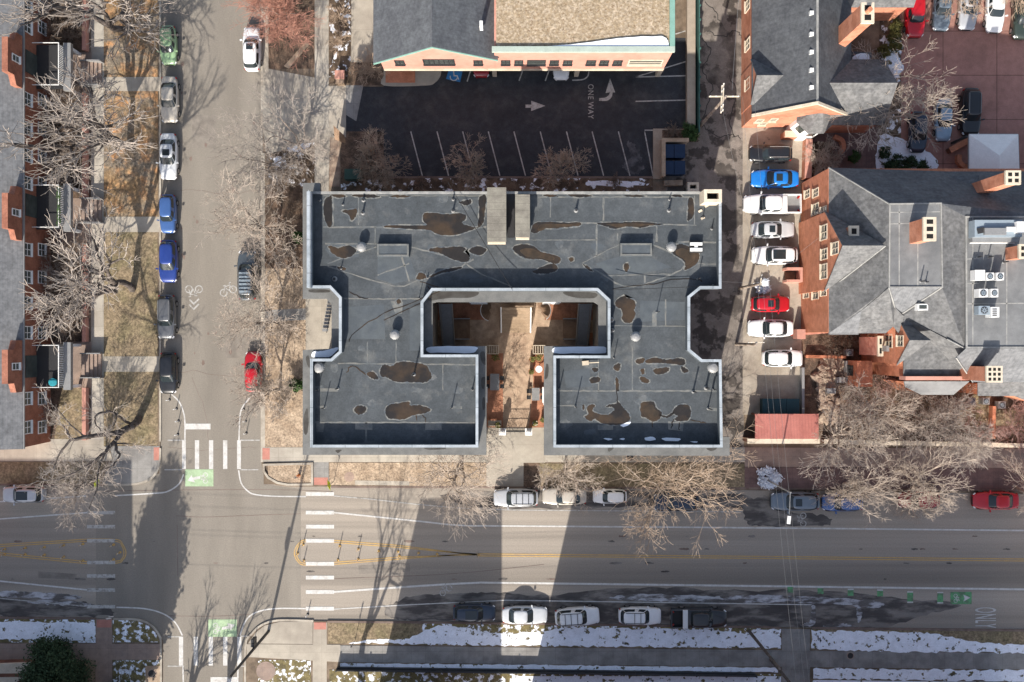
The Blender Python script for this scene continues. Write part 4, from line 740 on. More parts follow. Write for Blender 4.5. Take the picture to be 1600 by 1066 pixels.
for lab, c in PORCH:
    y0, y1 = (533-c-33)/K, (533-c+33)/K; t = thing('porch', f'two level brick front porch {lab}', 'porch', (-46.5, (y0+y1)/2, .1))
    zd = 3.0; MB().box(XW+.02, XW+2.75, y0, y1, zd-.2, zd).build('deck', 'metal_dark', t); MB().box(XW+2.76, XW+3.5, y0-.2, y1+.2, zd-.45, zd+.05).build('canopy', 'metal_grey', t)
    for y in (y0+.1, y1-.1):
        MB().box(XW+.1, XW+2.8, y-.03, y+.03, zd+.95, zd+1.02).build('side_rail', 'trim_white', t); MB().box(XW+2.9, XW+3.2, y-.15, y+.15, .1, zd-.46).build('column', 'trim_white', t)
    rl = MB().box(XW+2.73, XW+2.80, y0+.16, y1-.16, zd+.95, zd+1.05).build('front_rail', 'trim_white', t)
    for k in range(22): y = y0+.3+(y1-y0-.6)*k/21; MB().box(XW+2.73, XW+2.78, y-.03, y+.03, zd+.01, zd+.95).build('baluster', 'trim_white', rl)
    MB().box(XW+.03, XW+.1, (y0+y1)/2-1.1, (y0+y1)/2+1.1, zd, zd+2.1).build('balcony_door', 'window_glass', t)
    for k in range(5): MB().box(XW+3.6+k*.35, XW+3.95+k*.35, y0+1.0, y1-1.0, .12, 1.0-k*.17).build('step', 'concrete_brown', t)
    for y in (y0+.95, y1-.95): MB().box(XW+3.5, XW+5.6, y-.06, y+.06, .12, 1.15).build('stair_rail', 'metal_grey', t)
    if 'turquoise' in lab: MB().lathe([(.3, zd), (.42, zd+.5), (.36, zd+.52)], (XW+1.9, y0+.6, 0), 12).build('planter_pot', 'turquoise', t)
    if 'garland' in lab and 'string' in lab:
        f = MB(); rr = random.Random(3)
        for i in range(260):
            p = Vector((XW+2.76+rr.uniform(-.15, .15), rr.uniform(y0+.2, y1-.2), zd+1.0+rr.uniform(-.15, .15))); d = Vector((rr.uniform(-1, 1), rr.uniform(-1, 1), rr.uniform(-.3, .5)))*.09; e = Vector((-d.y, d.x, 0))*.7; f.face([p-d, p+e, p+d, p-e])
        f.build('garland', 'leaf_green', t)
for y0, y1, lab in ((-20, 82, 'north of the first porch'), (150, 310, 'between the first and second porch'), (384, 534, 'between the second and third porch'), (606, 686, 'beside the corner lawn')):
    t = thing('garden_wall', f'low pink brick garden wall along the west pavement {lab}', 'wall', (*G2(137, (y0+y1)/2), .1)); ribbon(MB(), PX([(137.5, y0), (137.5, y1)]), .32, .1, .85).build('brick_course', 'brick_pink', t); ribbon(MB(), PX([(137.5, y0-.5), (137.5, y1+.5)]), .4, .852, .93).build('wall_cap', 'brick_pink', t)
# ---- north: pink office with gable and gravel roof
YB = 27.4; nb = thing('office_building', 'pink stucco office with grey gable roof and tan gravel flat roof beside the car park', 'building', (0, 36, 0))
xl, xr, xm, xe = -12.9, 15.25, -7.35, -1.7
MB().prism([(xl, YB+1.6), (xr-.4, YB+1.6), (xr-.4, 60), (xl, 60)], .1, 3.2).build('ground_floor', 'beige_wall', nb)
MB().add([(xl, YB, 3.2), (xe, YB, 3.2), (xe, YB, 7.3), (xm, YB, 10.9), (xl, YB, 6.5), (xl, 60, 3.2), (xe, 60, 3.2), (xe, 60, 7.3), (xm, 60, 10.9), (xl, 60, 6.5)], [(0,1,2,3,4), (9,8,7,6,5), (0,5,6,1), (0,4,9,5), (1,6,7,2), (2,7,8,3), (3,8,9,4)]).build('gable_wall', 'brick_pink', nb)
MB().box(xe+.01, xr, YB, 60, 3.2, 8.6).build('wall', 'brick_pink', nb)
MB().thick([(xl-.6, YB-.35, 6.25), (xm, YB-.35, 11.25), (xm, 60, 11.25), (xl-.6, 60, 6.25)], .2).build('roof_slope', 'shingle_dark', nb); MB().thick([(xe+.35, YB-.35, 7.3), (xm, YB-.35, 11.25), (xm, 60, 11.25), (xe+.35, 60, 7.3)], .2).build('roof_slope', 'shingle_dark', nb)
for a, b in (((xl-.6, 6.2), (xm, 11.2)), ((xe+.35, 7.25), (xm, 11.2))): MB().add([(a[0], YB-.42, a[1]), (b[0], YB-.42, b[1]), (b[0], YB-.42, b[1]-.32), (a[0], YB-.42, a[1]-.32), (a[0], YB-.36, a[1]), (b[0], YB-.36, b[1]), (b[0], YB-.36, b[1]-.32), (a[0], YB-.36, a[1]-.32)], [(0,1,2,3), (7,6,5,4), (0,4,5,1), (2,6,7,3), (0,3,7,4), (1,5,6,2)]).build('barge_board', 'trim_green', nb)
gr = MB().box(xe+.2, xr-.35, YB+.4, 60, 8.6, 8.75).build('gravel_roof', 'gravel_roof', nb)
MB().box(xe-.2, xr+.12, YB-.12, YB+.4, 8.7, 9.0).build('roof_trim', 'trim_sage', nb); MB().box(xr-.36, xr+.12, YB+.41, 60, 8.55, 9.0).build('roof_trim', 'trim_green', nb)
sn = [(790, 78), (830, 75.5), (880, 71), (925, 66), (980, 59), (1020, 57), (1038, 58), (1044, 66), (1043, 75), (1020, 77), (900, 79)]
MB().prism([(x, max(y, YB+.43)) for x, y in PX(blob(sn, RP, 4, 1.2), 8.85)], 8.75, 8.9).build('snow_drift', 'snow', gr)
MB().prism([(x, max(y, YB+.43)) for x, y in PX(blob([(776, 74), (800, 77), (830, 77), (830, 79), (780, 79)], RP, 3, .6), 8.8)], 8.752, 8.83).build('snow_drift', 'snow', gr)
MB().box(xl, xr, YB-.1, YB+.5, 2.85, 3.199).build('fascia', 'trim_cream', nb)
kz = (1-5.35/H)/K
for x0, x1 in ((617, 632), (740, 754), (783, 797), (804, 817), (859, 873), (880, 894), (916, 931), (937, 951), (958, 972)): window_y(nb, YB, ((x0+x1)/2-800)*kz, 5.4, (x1-x0)*kz*.8, 1.05, frame='metal_dark', fw=.1, bars=1)
window_y(nb, YB, (686-800)*kz, 5.6, 46*kz, 1.3, frame='metal_dark', fw=.1, bars=5); window_y(nb, YB, (838-800)*kz, 5.4, 26*kz, 1.2, frame='metal_dark', fw=.1, bars=0); window_y(nb, YB, (1008-800)*kz, 5.4, 50*kz, 1.2, frame='trim_cream', fw=.12, bars=0)
for x in (773, 900, 1027): q = G2(x, 122); MB().obox((q[0], YB+.3), 0, .45, .45, .1, 2.849).build('column', 'trim_cream', nb)
MB().obox(G2(752, 40, 9.3), 0, .3, .5, 8.6, 9.9).build('roof_vent', 'metal_white', nb)
MB().box(*[v for v in (G2(603, 0)[0], G2(649, 0)[0])], YB-.55, YB+1.0, .2, .26).build('door_mat', 'brick_orange', nb)
# ---- north east: brick house with steep gable
UX, URX = 23.87, 28.6; ub = thing('brick_house', 'salmon brick house with steep grey gable roof east of the alley', 'building', (29, 30, 0))
YG = 22.2; EX = 33.3; zE, zR_ = 4.9, 9.6
MB().add([(UX, YG, .1), (EX, YG, .1), (EX, YG, zE), (URX, YG, zR_-.2), (UX, YG, zE), (UX, 62, .1), (EX, 62, .1), (EX, 62, zE), (URX, 62, zR_-.2), (UX, 62, zE)], [(0,1,2,3,4), (9,8,7,6,5), (0,4,9,5), (1,6,7,2), (2,7,8,3), (3,8,9,4)]).build('wall', 'brick_salmon', ub)
MB().thick([(UX-.15, YG+.05, zE-.1), (URX, YG+.05, zR_), (URX, 62, zR_), (UX-.15, 62, zE-.1)], .15).build('roof_slope', 'shingle_slate', ub); MB().thick([(EX+.3, YG+.05, zE-.2), (URX, YG+.05, zR_), (URX, 62, zR_), (EX+.3, 62, zE-.2)], .15).build('roof_slope', 'shingle_slate', ub)
MB().box(URX-.1, URX+.1, YG+.05, 62, zR_-.05, zR_+.05).build('ridge_cap', 'flashing', ub)
MB().add([(UX-.2, YG-.06, zE-.2), (URX, YG-.06, zR_-.05), (EX+.3, YG-.06, zE-.3), (EX+.3, YG-.06, zE+.0), (URX, YG-.06, zR_+.25), (UX-.2, YG-.06, zE+.1), (UX-.2, YG+.2, zE-.2), (URX, YG+.2, zR_-.05), (EX+.3, YG+.2, zE-.3), (EX+.3, YG+.2, zE+.0), (URX, YG+.2, zR_+.25), (UX-.2, YG+.2, zE+.1)], [(0,1,4,5), (1,2,3,4), (11,10,7,6), (10,9,8,7), (5,4,10,11), (4,3,9,10), (0,6,7,1), (1,7,8,2), (0,5,11,6), (2,8,9,3)]).build('gable_coping', 'trim_cream', ub)
def dormer(x0, y, w, xr_, ze, zr, side, wallm='brick_salmon', shing='shingle_grey', par=None):
    """cross gable: ridge from xr_ (inside) out to x0"""
    par = par or ub; a = MB().add([(x0, y-w, .1), (x0, y+w, .1), (x0, y+w, ze), (x0, y, zr-.15), (x0, y-w, ze), (xr_, y-w, .1), (xr_, y+w, .1), (xr_, y+w, ze), (xr_, y, zr-.15), (xr_, y-w, ze)], [(0,1,2,3,4) if side > 0 else (4,3,2,1,0), (9,8,7,6,5) if side > 0 else (5,6,7,8,9), (0,4,9,5), (1,6,7,2), (2,7,8,3), (3,8,9,4)]).build('cross_wall', wallm, par)
    s = .25*side
    for g in (1, -1): MB().thick([(x0+s, y+g*(w+.25), ze-.25), (x0+s, y, zr), (xr_, y, zr), (xr_, y+g*(w+.25), ze-.25)], .14).build('cross_gable_roof', shing, par)
yd = (533-131)/K*.92; dormer(36.6, yd-.0, 3.0, URX+.3, 4.9, 7.9, 1)
yd2 = (533-118)/K*.925; dormer(UX-.05, yd2, 2.0, URX-2.0, 5.2, 7.2, -1)
yd3 = 37.5; dormer(39.5, yd3, 4.2, URX, 5.0, 9.5, 1)
# flat porch roof with snow, and the stair bay
MB().prism(PX([(1330, 80), (1362, 82), (1362, 112), (1330, 112)], 3.2), .1, 3.2).build('porch', 'shingle_dark', ub); MB().prism(PX(blob([(1334, 87), (1356, 85), (1358, 108), (1340, 109), (1332, 98)], RP, 4, 2), 3.25), 3.2, 3.3).build('snow_patch', 'snow', ub)
tc = Vector(G2(1279, 176, 5.4)); oc = [(tc.x+1.75*math.cos(R(22.5+45*k)), tc.y+1.75*math.sin(R(22.5+45*k))) for k in range(8)]
bayw = MB().prism(oc, .1, 4.6).build('stair_bay', 'trim_white', ub)
for k in range(8): p, q = oc[k], oc[(k+1) % 8]; MB().thick([(tc.x+(p[0]-tc.x)*1.16, tc.y+(p[1]-tc.y)*1.16, 4.6), (tc.x+(q[0]-tc.x)*1.16, tc.y+(q[1]-tc.y)*1.16, 4.6), (tc.x, tc.y+.3, 6.6)], .1).build('bay_roof', 'shingle_grey', ub)
for k in (4, 5, 6):
    p, q = Vector(oc[k]), Vector(oc[(k+1) % 8]); c = (p+q)/2; an = math.atan2(q.y-p.y, q.x-p.x); c = c+(c-tc.xy if hasattr(tc, 'xy') else c-tc)*.02; MB().obox(c, an, .7, .12, 2.6, 4.2).build('window_pane', 'window_glass', bayw)
chimney(ub, (1321, 66), (1356, 20), 1.0, 1.7, 5., 12.6, (1, 2)); 
q = G2(1358, 16, 13); MB().tube((*q, 12.6), (*q, 13.3), .22, n=10).build('chimney_pot', 'brick_orange', ub)
for y in (22, 55, 83, 111, 138): MB().obox(G2(1267, y, 9.0), 0, .38, .38, 8.6, 9.35).build('roof_vent', 'metal_white', ub)
for xx, zz in ((24.9, 3.2), (25.6, 2.0), (26.2, 3.6)): window_y(ub, YG, xx, zz, .55, .9, frame='trim_cream', bars=0)
for yy in (26, 30, 34): window_x(ub, UX, yy, 2.8, 1.0, 1.4, -1, frame='trim_cream')
# ---- east: mansion
mn = thing('brick_mansion', 'large orange brick mansion with grey hipped shingle roof, flat decks and several chimneys', 'building', (42, 5, 0))
e, T = 8.3, 12.8
XM = 30.07
MB().prism([(XM, .85), (33.1, .85), (33.1, 1.5), (37.4, 1.5), (70, 1.5), (70, 16.4), (XM, 16.4)], .1, e-.05).build('wall', 'brick_orange', mn)
MB().prism([(36.0, 1.499), (37, -2.4), (37, -3.4), (43.4, -3.4), (43.4, -3.55), (70, -3.55), (70, 1.499)], .1, 8.9).build('wall', 'brick_orange', mn)
def roof(pts, m='shingle_grey', nm='roof_slope', t=.12): return MB().thick([G(*p) for p in pts], t).build(nm, m, mn)
roof([(1295, 262, e), (1390, 319, T), (1389, 384, T), (1389, 449, T), (1386, 452, T-.05), (1346, 486, 10.6), (1295, 521, e)])
roof([(1295, 262, e), (1480, 268, e), (1560, 268, e), (1640, 268, e), (1640, 338, T), (1508, 338, T), (1470, 318, T), (1390, 319, T)], 'shingle_dark')  # north side darker: its shade is put into the shingle colour
fl = roof([(1390, 319, T), (1470, 318, T), (1472, 449, T), (1389, 449, T)], 'flat_grey', 'roof_deck')
roof([(1470, 318, T), (1508, 338, T), (1509, 545, T-.4), (1480, 530, 11.9), (1412, 494, 10.4), (1410, 490, 10.3), (1472, 449, T)])
roof([(1389, 449, T), (1472, 449, T), (1410, 490, 10.3), (1398, 480, 10.7)], 'shingle_pale')  # south-facing slopes paler: sunlight put into the shingle colour
roof([(1295, 521, e), (1346, 486, 10.6), (1340, 521, e)], 'shingle_pale'); roof([(1386, 452, T-.05), (1389, 449, T), (1398, 480, 10.7), (1396, 510, 9.6), (1384, 521, 9.2), (1340, 521, e), (1346, 486, 10.6)])  # small hip triangle painted paler, as lit by the sun
fd = roof([(1508, 338, T), (1640, 338, T), (1640, 545, T), (1509, 545, T)], 'flat_grey', 'roof_deck')
roof([(1509, 545, T-.4), (1513, 591, 9.0), (1412, 591, 9.0), (1412, 494, 10.4), (1480, 530, 11.9)])
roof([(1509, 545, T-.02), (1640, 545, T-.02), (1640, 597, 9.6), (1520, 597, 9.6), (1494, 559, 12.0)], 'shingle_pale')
roof([(1528, 598, 6.6), (1600, 594, 7.6), (1640, 594, 7.6), (1640, 640, 5.6), (1585, 619, 5.8), (1528, 619, 5.8)]); MB().prism(PX([(1532, 600), (1640, 600), (1640, 632), (1584, 617), (1532, 617)], 5.6), .1, 5.55).build('wall', 'brick_orange', mn)
roof([(1398, 480, 10.72), (1410, 490, 10.32), (1412, 494, 10.42), (1413, 532, 9.25), (1396, 510, 9.62), (1386, 470, 10.9)])
ribbon(MB(), [q[:2] for q in V3((1390, 319, T), (1470, 318, T), (1472, 449, T), (1389, 449, T))], .12, T+.005, T+.09, closed=True).build('deck_edge', 'flashing', fl)
ribbon(MB(), [q[:2] for q in V3((1640, 543, T), (1510, 543, T), (1509, 339, T), (1640, 339, T))], .14, T+.005, T+.09).build('deck_edge', 'flashing', fd)
for a, b in (((1405, 320), (1405, 448)), ((1434, 365), (1434, 448)), ((1391, 350), (1428, 349)), ((1391, 332), (1470, 331))): ribbon(MB(), PX([a, b], T), .1, T+.008).build('deck_seam', 'flashing', fl)
for a, b in (((1520, 340), (1520, 542)), ((1573, 400), (1573, 542)), ((1511, 405), (1530, 404)), ((1511, 443), (1530, 443)), ((1511, 475), (1600, 474))): ribbon(MB(), PX([a, b], T), .1, T+.008).build('deck_seam', 'flashing', fd)
def hipline(a, b, m='flashing', w=.07): MB().tube(G(a[0], a[1], a[2]+.05), G(b[0], b[1], b[2]+.05), w, n=6).build('hip_cap', m, mn)
for a, b in (((1295, 262, e), (1390, 319, T)), ((1389, 449, T), (1398, 480, 10.7)), ((1472, 449, T), (1410, 490, 10.3)), ((1509, 545, T-.4), (1480, 530, 11.9)), ((1494, 559, 12.0), (1520, 597, 9.6))): hipline(a, b)
# west cross gables
def xgable(xw, yc, hw, ze, zr, xin, label_wall='brick_orange', sh=('shingle_dark', 'shingle_pale')):
    MB().add([(xw, yc-hw, .12), (xw, yc+hw, .12), (xw, yc+hw, ze), (xw, yc, zr-.12), (xw, yc-hw, ze), (xw+.3, yc-hw, .12), (xw+.3, yc+hw, .12), (xw+.3, yc+hw, ze), (xw+.3, yc, zr-.3), (xw+.3, yc-hw, ze)], [(4,3,2,1,0), (5,6,7,8,9), (0,5,9,4), (1,2,7,6), (2,3,8,7), (3,4,9,8)]).build('gable_wall', label_wall, mn)
    MB().thick([(xw-.05, yc+hw+.2, ze-.2), (xw-.05, yc, zr), (xin, yc, zr)], .12).build('cross_gable_roof', 'shingle_grey', mn); MB().thick([(xw-.05, yc-hw-.2, ze-.2), (xw-.05, yc, zr), (xin, yc, zr)], .12).build('cross_gable_roof', 'shingle_grey', mn)
gx = (1384-800)*(1-12.9/H)/K; xgable(XM-.25, (533-384)*(1-12.9/H)/K, 3.7, 8.2, 12.9, gx)
gx2 = (1453-800)*(1-11.6/H)/K; xgable(36.3, (533-532)/K, 2.2, 9.2, 11.9, gx2)
hipline((1384, 384, 12.9), (1302, 448, 8.4))
# windows of the west fronts
for px, py, z, w, h in ((1265, 303, 2.3, .7, 1.3), (1277, 301, 4.9, .7, 1.3), (1275, 327, 4.8, 1.0, 1.6), (1271, 356, 4.6, 1.9, 1.5), (1275, 379, 4.8, 1.1, 1.5), (1275, 403, 4.8, 1.1, 1.5), (1275, 427, 4.8, 1.1, 1.5), (1275, 458, 4.8, 1.1, 1.5), (1261, 360, 2.0, 1.0, 1.4), (1261, 381, 2.0, .9, 1.3), (1261, 458, 2.0, .9, 1.3), (1294, 330, 7.2, .8, 1.3), (1291, 455, 7.2, .8, 1.3)):
    window_x(mn, XM, (533-py)*(1-z/H)/K, z, w, h, -1, frame='trim_cream')
for py, z, w, h in ((363, 8.0, 1.3, 1.5), (424, 8.0, 1.3, 1.5), (388, 11.0, 1.0, 1.5), (397, 8.1, .9, 1.4)): window_x(mn, XM-.26, (533-py)*(1-z/H)/K, z, w, h, -1, frame='trim_cream')
for py, z, w, h in ((531, 3.2, .9, 1.4), (533, 7.3, 1.2, 1.4), (533, 9.9, .9, 1.1), (521, 5.2, .7, 1.3), (545, 4.8, .9, 1.3)): window_x(mn, 36.28 if abs(py-532) < 20 else 36, (533-py)*(1-z/H)/K, z, w, h, -1, frame='trim_cream')
MB().box(35.72, 35.99, -1.0, -.45, 2.5, 8.0).build('downspout', 'metal_grey', mn); MB().box(34.6, 36.2, -4.6, -2.0, .1, 3.4).build('side_wing', 'brick_orange', mn); window_x(mn, 34.6, -3.0, 2.0, .9, .9, -1, frame='metal_dark')
# south parapet, porch roof
MB().box(*[G(1412, 594, 9.2)[0], G(1513, 594, 9.2)[0]], G(0, 594, 9.2)[1], G(0, 588, 9.2)[1], 8.2, 9.6).build('parapet', 'brick_pink', mn)
MB().thick([G(1413, 596, 7.2), G(1515, 596, 7.2), G(1490, 617, 6.2), G(1440, 617, 6.2), G(1415, 605, 6.8)], .2).build('porch_roof', 'flat_grey', mn); MB().prism(PX([(1418, 597), (1510, 597), (1488, 614), (1442, 614)], 6.1), .1, 5.9).build('porch', 'brick_orange', mn)
chimney(mn, (1323, 363), (1334.5, 361.5), .75, .85, 9, 11.6, (1, 1), 'brick_salmon'); chimney(mn, (1430, 361), (1453, 358), .95, 1.9, 10, 15.8, (1, 3), 'brick_salmon'); chimney(mn, (1536, 290), (1583.5, 277.5), 1.15, 1.05, 8, 16.0, (2, 2), 'brick_salmon')
chimney(mn, (1585, 394), (1602, 393), .9, 1.1, 11, 15.2, (2, 2), 'brick_salmon'); chimney(mn, (1527, 586), (1554, 585), 1.25, 1.3, 6, 14.2, (3, 3), 'brick_salmon'); chimney(mn, (1362, 543), (1376, 541), .35, 1.8, 2, 7, (1, 2), 'brick_pink')
# north cross wing, dormers
yn = (533-272)*(1-9/H)/K
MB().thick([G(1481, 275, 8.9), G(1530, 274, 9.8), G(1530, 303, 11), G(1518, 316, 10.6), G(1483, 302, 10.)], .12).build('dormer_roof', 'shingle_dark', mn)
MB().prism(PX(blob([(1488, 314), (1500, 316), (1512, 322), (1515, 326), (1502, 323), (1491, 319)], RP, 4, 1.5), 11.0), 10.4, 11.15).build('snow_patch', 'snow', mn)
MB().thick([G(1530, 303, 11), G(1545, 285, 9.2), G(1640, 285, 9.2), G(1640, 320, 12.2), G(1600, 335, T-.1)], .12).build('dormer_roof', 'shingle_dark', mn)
skl = MB(); q = PX(rect(1433, 475, 1449, 485), 11.6); skl.prism(q, 10.6, 11.75); skl = skl.build('skylight', 'trim_white', mn); MB().prism(offset(q, .12), 11.7, 11.77).build('skylight_pane', 'window_glass', skl)
for x, y in ((1480, 432), ): MB().obox(G2(x, y, 12.4), 0, .4, .3, 12.1, 12.6).build('roof_vent', 'metal_white', mn)
for x, y, h in ((1438, 440, .9), (1446, 441, .6), (1527, 402, .8), (1544, 402, .9), (1567, 410, .9), (1540, 371, .5), (1550, 371, .5), (1558, 371, .5), (1566, 371, .5), (1575, 372, .4)): pipe(x, y, h, .06, T, mn)
for x0, y0, x1, y1 in ((1296, 519, 1341, 523),): MB().prism(PX(rect(x0, y0, x1, y1), 8.0), 7.7, 8.1).build('gutter', 'metal_grey', mn)
MB().box(29.2, XM-.01, .2, 1.2, .1, 1.6).build('cellar_wall', 'brick_pink', mn)
q = PX([(1163, 508), (1296, 514)], 0)
# roof machines of the mansion
def condenser(px, py, z, w, l, h, label, fan=True, m='metal_white', group=None, louver=False):
    w, l = w*.92, l*.92; c = G2(px, py, z+h); t = thing('air_conditioner', label, 'air conditioner', (*c, z), group); MB().obox(c, 0, w, l, z, z+h).build('casing', m, t)
    if fan:
        MB().lathe([(min(w, l)*.40, z+h+.004), (min(w, l)*.40, z+h+.03)], (*c, 0), 18).build('fan_guard', 'metal_dark', t); f = MB()
        for k in range(4): f.obox(c, R(45*k), min(w, l)*.66, .07, z+h+.031, z+h+.045)
        f.build('fan_blade', 'metal_blue_grey', t)
    if louver:
        for k in range(4): MB().obox((c[0]-.05, c[1]-l*.3+k*l*.2), 0, w*.55, l*.1, z+h+.004, z+h+.02).build('louver', 'metal_dark', t)
    for a in (-1, 1): MB().obox((c[0]+a*w*.35, c[1]), 0, .08, l*.9, z-.12, z).build('skid', 'metal_dark', t)
zc = T+.15
condenser(1531.5, 430, zc, .95, 1.0, .9, 'plain white cabinet at the left end of the upper condenser row', False); condenser(1547, 432, zc, .72, .72, .9, 'white fan condenser in the middle of the upper roof row'); condenser(1563, 432, zc, .72, .72, .9, 'white fan condenser at the right end of the upper roof row')
condenser(1536.5, 458, zc, .85, .8, .9, 'white fan condenser at the left of the middle roof row'); condenser(1554, 458, zc, .72, .8, .9, 'white fan condenser at the right of the middle roof row')
condenser(1538, 485, zc, 1.1, .85, .8, 'bluish fan condenser at the left of the lowest roof row', True, 'metal_blue_grey'); condenser(1555, 488, zc, .8, 1.0, 1.0, 'white cabinet with dark louvers at the end of the lowest roof row', False, louver=True)
c = G2(1560, 357, T+1.2); t = thing('air_handler', 'long blue grey rooftop air handler with white ducts near the northeast chimney', 'air handler', (*c, T)); MB().obox(c, 0, 4.2, 1.5, T+.1, T+1.2).build('casing', 'metal_blue_grey', t); MB().obox((c[0]-.4, c[1]-.3), 0, 1.9, .6, T+1.21, T+1.5).build('duct', 'metal_grey', t); MB().obox((c[0]+1.1, c[1]-.1), 0, 1.0, .4, T+1.21, T+1.45).build('duct', 'metal_white', t); MB().obox((c[0]+1.75, c[1]+.05), 0, .75, 1.0, T+1.205, T+1.7).build('intake_hood', 'metal_white', t); MB().obox((c[0]-1.6, c[1]-.2), .2, .6, .5, T+1.21, T+1.3).build('access_panel', 'metal_dark', t)
MB().obox((c[0], c[1]-1.2), 0, 4.0, .08, T+.05, T+.2).build('conduit', 'metal_white', t); MB().obox((c[0]+.0, c[1]-.9), 0, 4.1, .5, T+.06, T+.7).build('duct', 'metal_grey', t)
for px, py, w, l, lab, fan in ((1328, 551, .75, .75, 'small white fan condenser on the ground beside the mansion west corner', True), (1327, 573, .9, 1.3, 'tall grey cabinet on the ground below the small fan condenser', False), (1316, 594, 1.2, .6, 'grey slanted condenser among the garden rocks, upper of two', False), (1299, 611, 1.0, .6, 'grey slanted condenser among the garden rocks, lower of two', False), (1519, 627, .75, .75, 'grey fan condenser left of the orange garden wall', True), (1541, 627, .75, .75, 'grey fan condenser touching the orange garden wall', True), (1566, 633, .8, .8, 'grey fan condenser right of the orange garden wall', True)):
    condenser(px, py, .15, w, l, .9, lab, fan, 'metal_grey')
# ---- shed, canopy, walls, fences
sh = thing('carport', 'long low carport with pink ribbed metal roof beside the alley', 'shed', (*G2(1230, 668), .1)); p = rect(1180, 647, 1279, 686)
MB().thick([G(1180, 647, 2.5), G(1279, 647, 2.5), G(1279, 686, 2.9), G(1180, 686, 2.9)], .12).build('roof', 'metal_red', sh)
for x in (1184, 1215, 1246, 1275): q = G2(x, 649, 2.4); MB().obox(q, 0, .15, .15, .1, 2.35).build('post', 'brick_brown', sh)
q = PX([(1170, 689.5), (1280, 689.5)], 2.6); ribbon(MB(), q, .4, .1, 2.5).build('back_wall', 'brick_brown', sh); ribbon(MB(), PX([(1168, 689.5), (1281, 689.5)], 2.75), .5, 2.52, 2.75).build('wall_cap', 'trim_cream', sh)
for x0, x1, lab in ((1192, 1209, 'dark teal dumpster at the left under the edge of the pink carport'), (1211, 1228, 'dark teal dumpster in the middle under the edge of the pink carport'), (1230, 1248, 'dark teal dumpster at the right under the edge of the pink carport')):
    t = thing('dumpster', lab, 'dumpster', (*G2((x0+x1)/2, 636), .12)); p = PX(rect(x0, 624, x1, 648), 1.3); MB().prism(p, .2, 1.25).build('bin', 'plastic_teal', t); MB().prism(offset(p, -.05), 1.255, 1.33).build('lid', 'plastic_teal', t)
t = thing('parking_wall', 'low brown kerb wall at the east end of the dumpster bay', 'wall', (*G2(1252, 600), .1)); ribbon(MB(), PX([(1250.5, 575), (1250.5, 648)]), .2, .1, .9).build('brick_course', 'metal_grey', t); ribbon(MB(), PX([(1250.5, 574), (1250.5, 648)]), .26, .902, .96).build('wall_cap', 'metal_grey', t)
cn = thing('canopy_tent', 'square white canopy tent with folded roof in the red car park', 'canopy', (*G2(1553, 242), .12)); zE2, zT2 = 3.3, 4.6; A = [G(1514.5, 210, zE2), G(1591, 210, zE2), G(1593, 274, zE2), G(1514.5, 274, zE2)]; Pk = G(1562, 243, zT2)
Qk = G(1562, 274, zT2)
for pl in ([A[0], A[1], Pk], [A[0], Pk, Qk, A[3]], [A[1], A[2], Qk, Pk]): MB().thick(pl, .06).build('roof_panel', 'trim_white', cn)
for q in A: MB().obox((q[0]*.995, q[1]*.99), 0, .2, .2, .12, zE2-.07).build('post', 'metal_dark', cn)
for a, b in ((A[0], A[1]), (A[1], A[2]), (A[2], A[3]), (A[3], A[0])): MB().tube((a[0], a[1], a[2]-.1), (b[0], b[1], b[2]-.1), .09, n=6).build('eave_beam', 'metal_grey', cn)
def wall_thing(nm, label, pts, w, z0, z1, m, capm=None, cat='wall', closed=False):
    t = thing(nm, label, cat, (*G2(*pts[0]), z0)); ribbon(MB(), PX(pts), w, z0, z1, closed).build('wall_body', m, t); ribbon(MB(), PX(pts), w+.1, z1+.003, z1+.08, closed).build('wall_cap', capm or m, t); return t
wall_thing('retaining_wall', 'long beige retaining wall at the east edge of the black car park', [(1077, -80), (1077, 202)], .75, .1, 1.0, 'beige_wall', 'beige_wall')
t = thing('fence', 'dark green board fence between car park wall and alley', 'fence', (*G2(1087, 100), .1))
ribbon(MB(), PX([(1087.5, -80), (1087.5, 212)]), .1, .1, 1.75).build('fence_panel', 'fence_green', t)
for y in range(-70, 215, 22): MB().obox(G2(1088.5, y), 0, .14, .14, .1, 1.9).build('fence_post', 'fence_green', t)
wall_thing('garden_wall', 'salmon brick garden wall beside the car park entrance of the courtyard', [(1219, 215), (1264, 215)], .55, .1, 1.6, 'brick_salmon', 'trim_cream'); wall_thing('garden_wall', 'salmon brick wall running south from the cream capped courtyard wall', [(1258, 222), (1256, 282)], .6, .1, 1.3, 'brick_salmon', 'brick_pink')
wall_thing('garden_wall', 'curved brick planter wall round the small white shrub', curve([(1300, 216), (1312, 222), (1314, 234), (1308, 242)], 4), .35, .1, .7, 'brick_orange', 'brick_orange'); wall_thing('garden_wall', 'curved brown brick wall left of the white canopy tent', curve([(1478, 238), (1500, 226), (1512, 222)], 3), .5, .1, .9, 'brick_brown', 'brick_orange'); wall_thing('garden_wall', 'round brick planter wall under the corner of the white canopy tent', curve([(1494, 244), (1494, 254), (1502, 262), (1514, 264)], 4), .35, .1, .7, 'brick_orange', 'brick_orange')
wall_thing('garden_wall', 'thin orange brick wall running north to south through the mansion lawn', [(1546, 634), (1545, 684)], .25, .1, .9, 'brick_orange', 'brick_orange'); wall_thing('garden_wall', 'tan capped garden wall along the brown pavement under bare trees', [(1282, 688), (1370, 690), (1480, 692), (1700, 697)], .35, .1, 1.1, 'brick_brown', 'trim_cream')
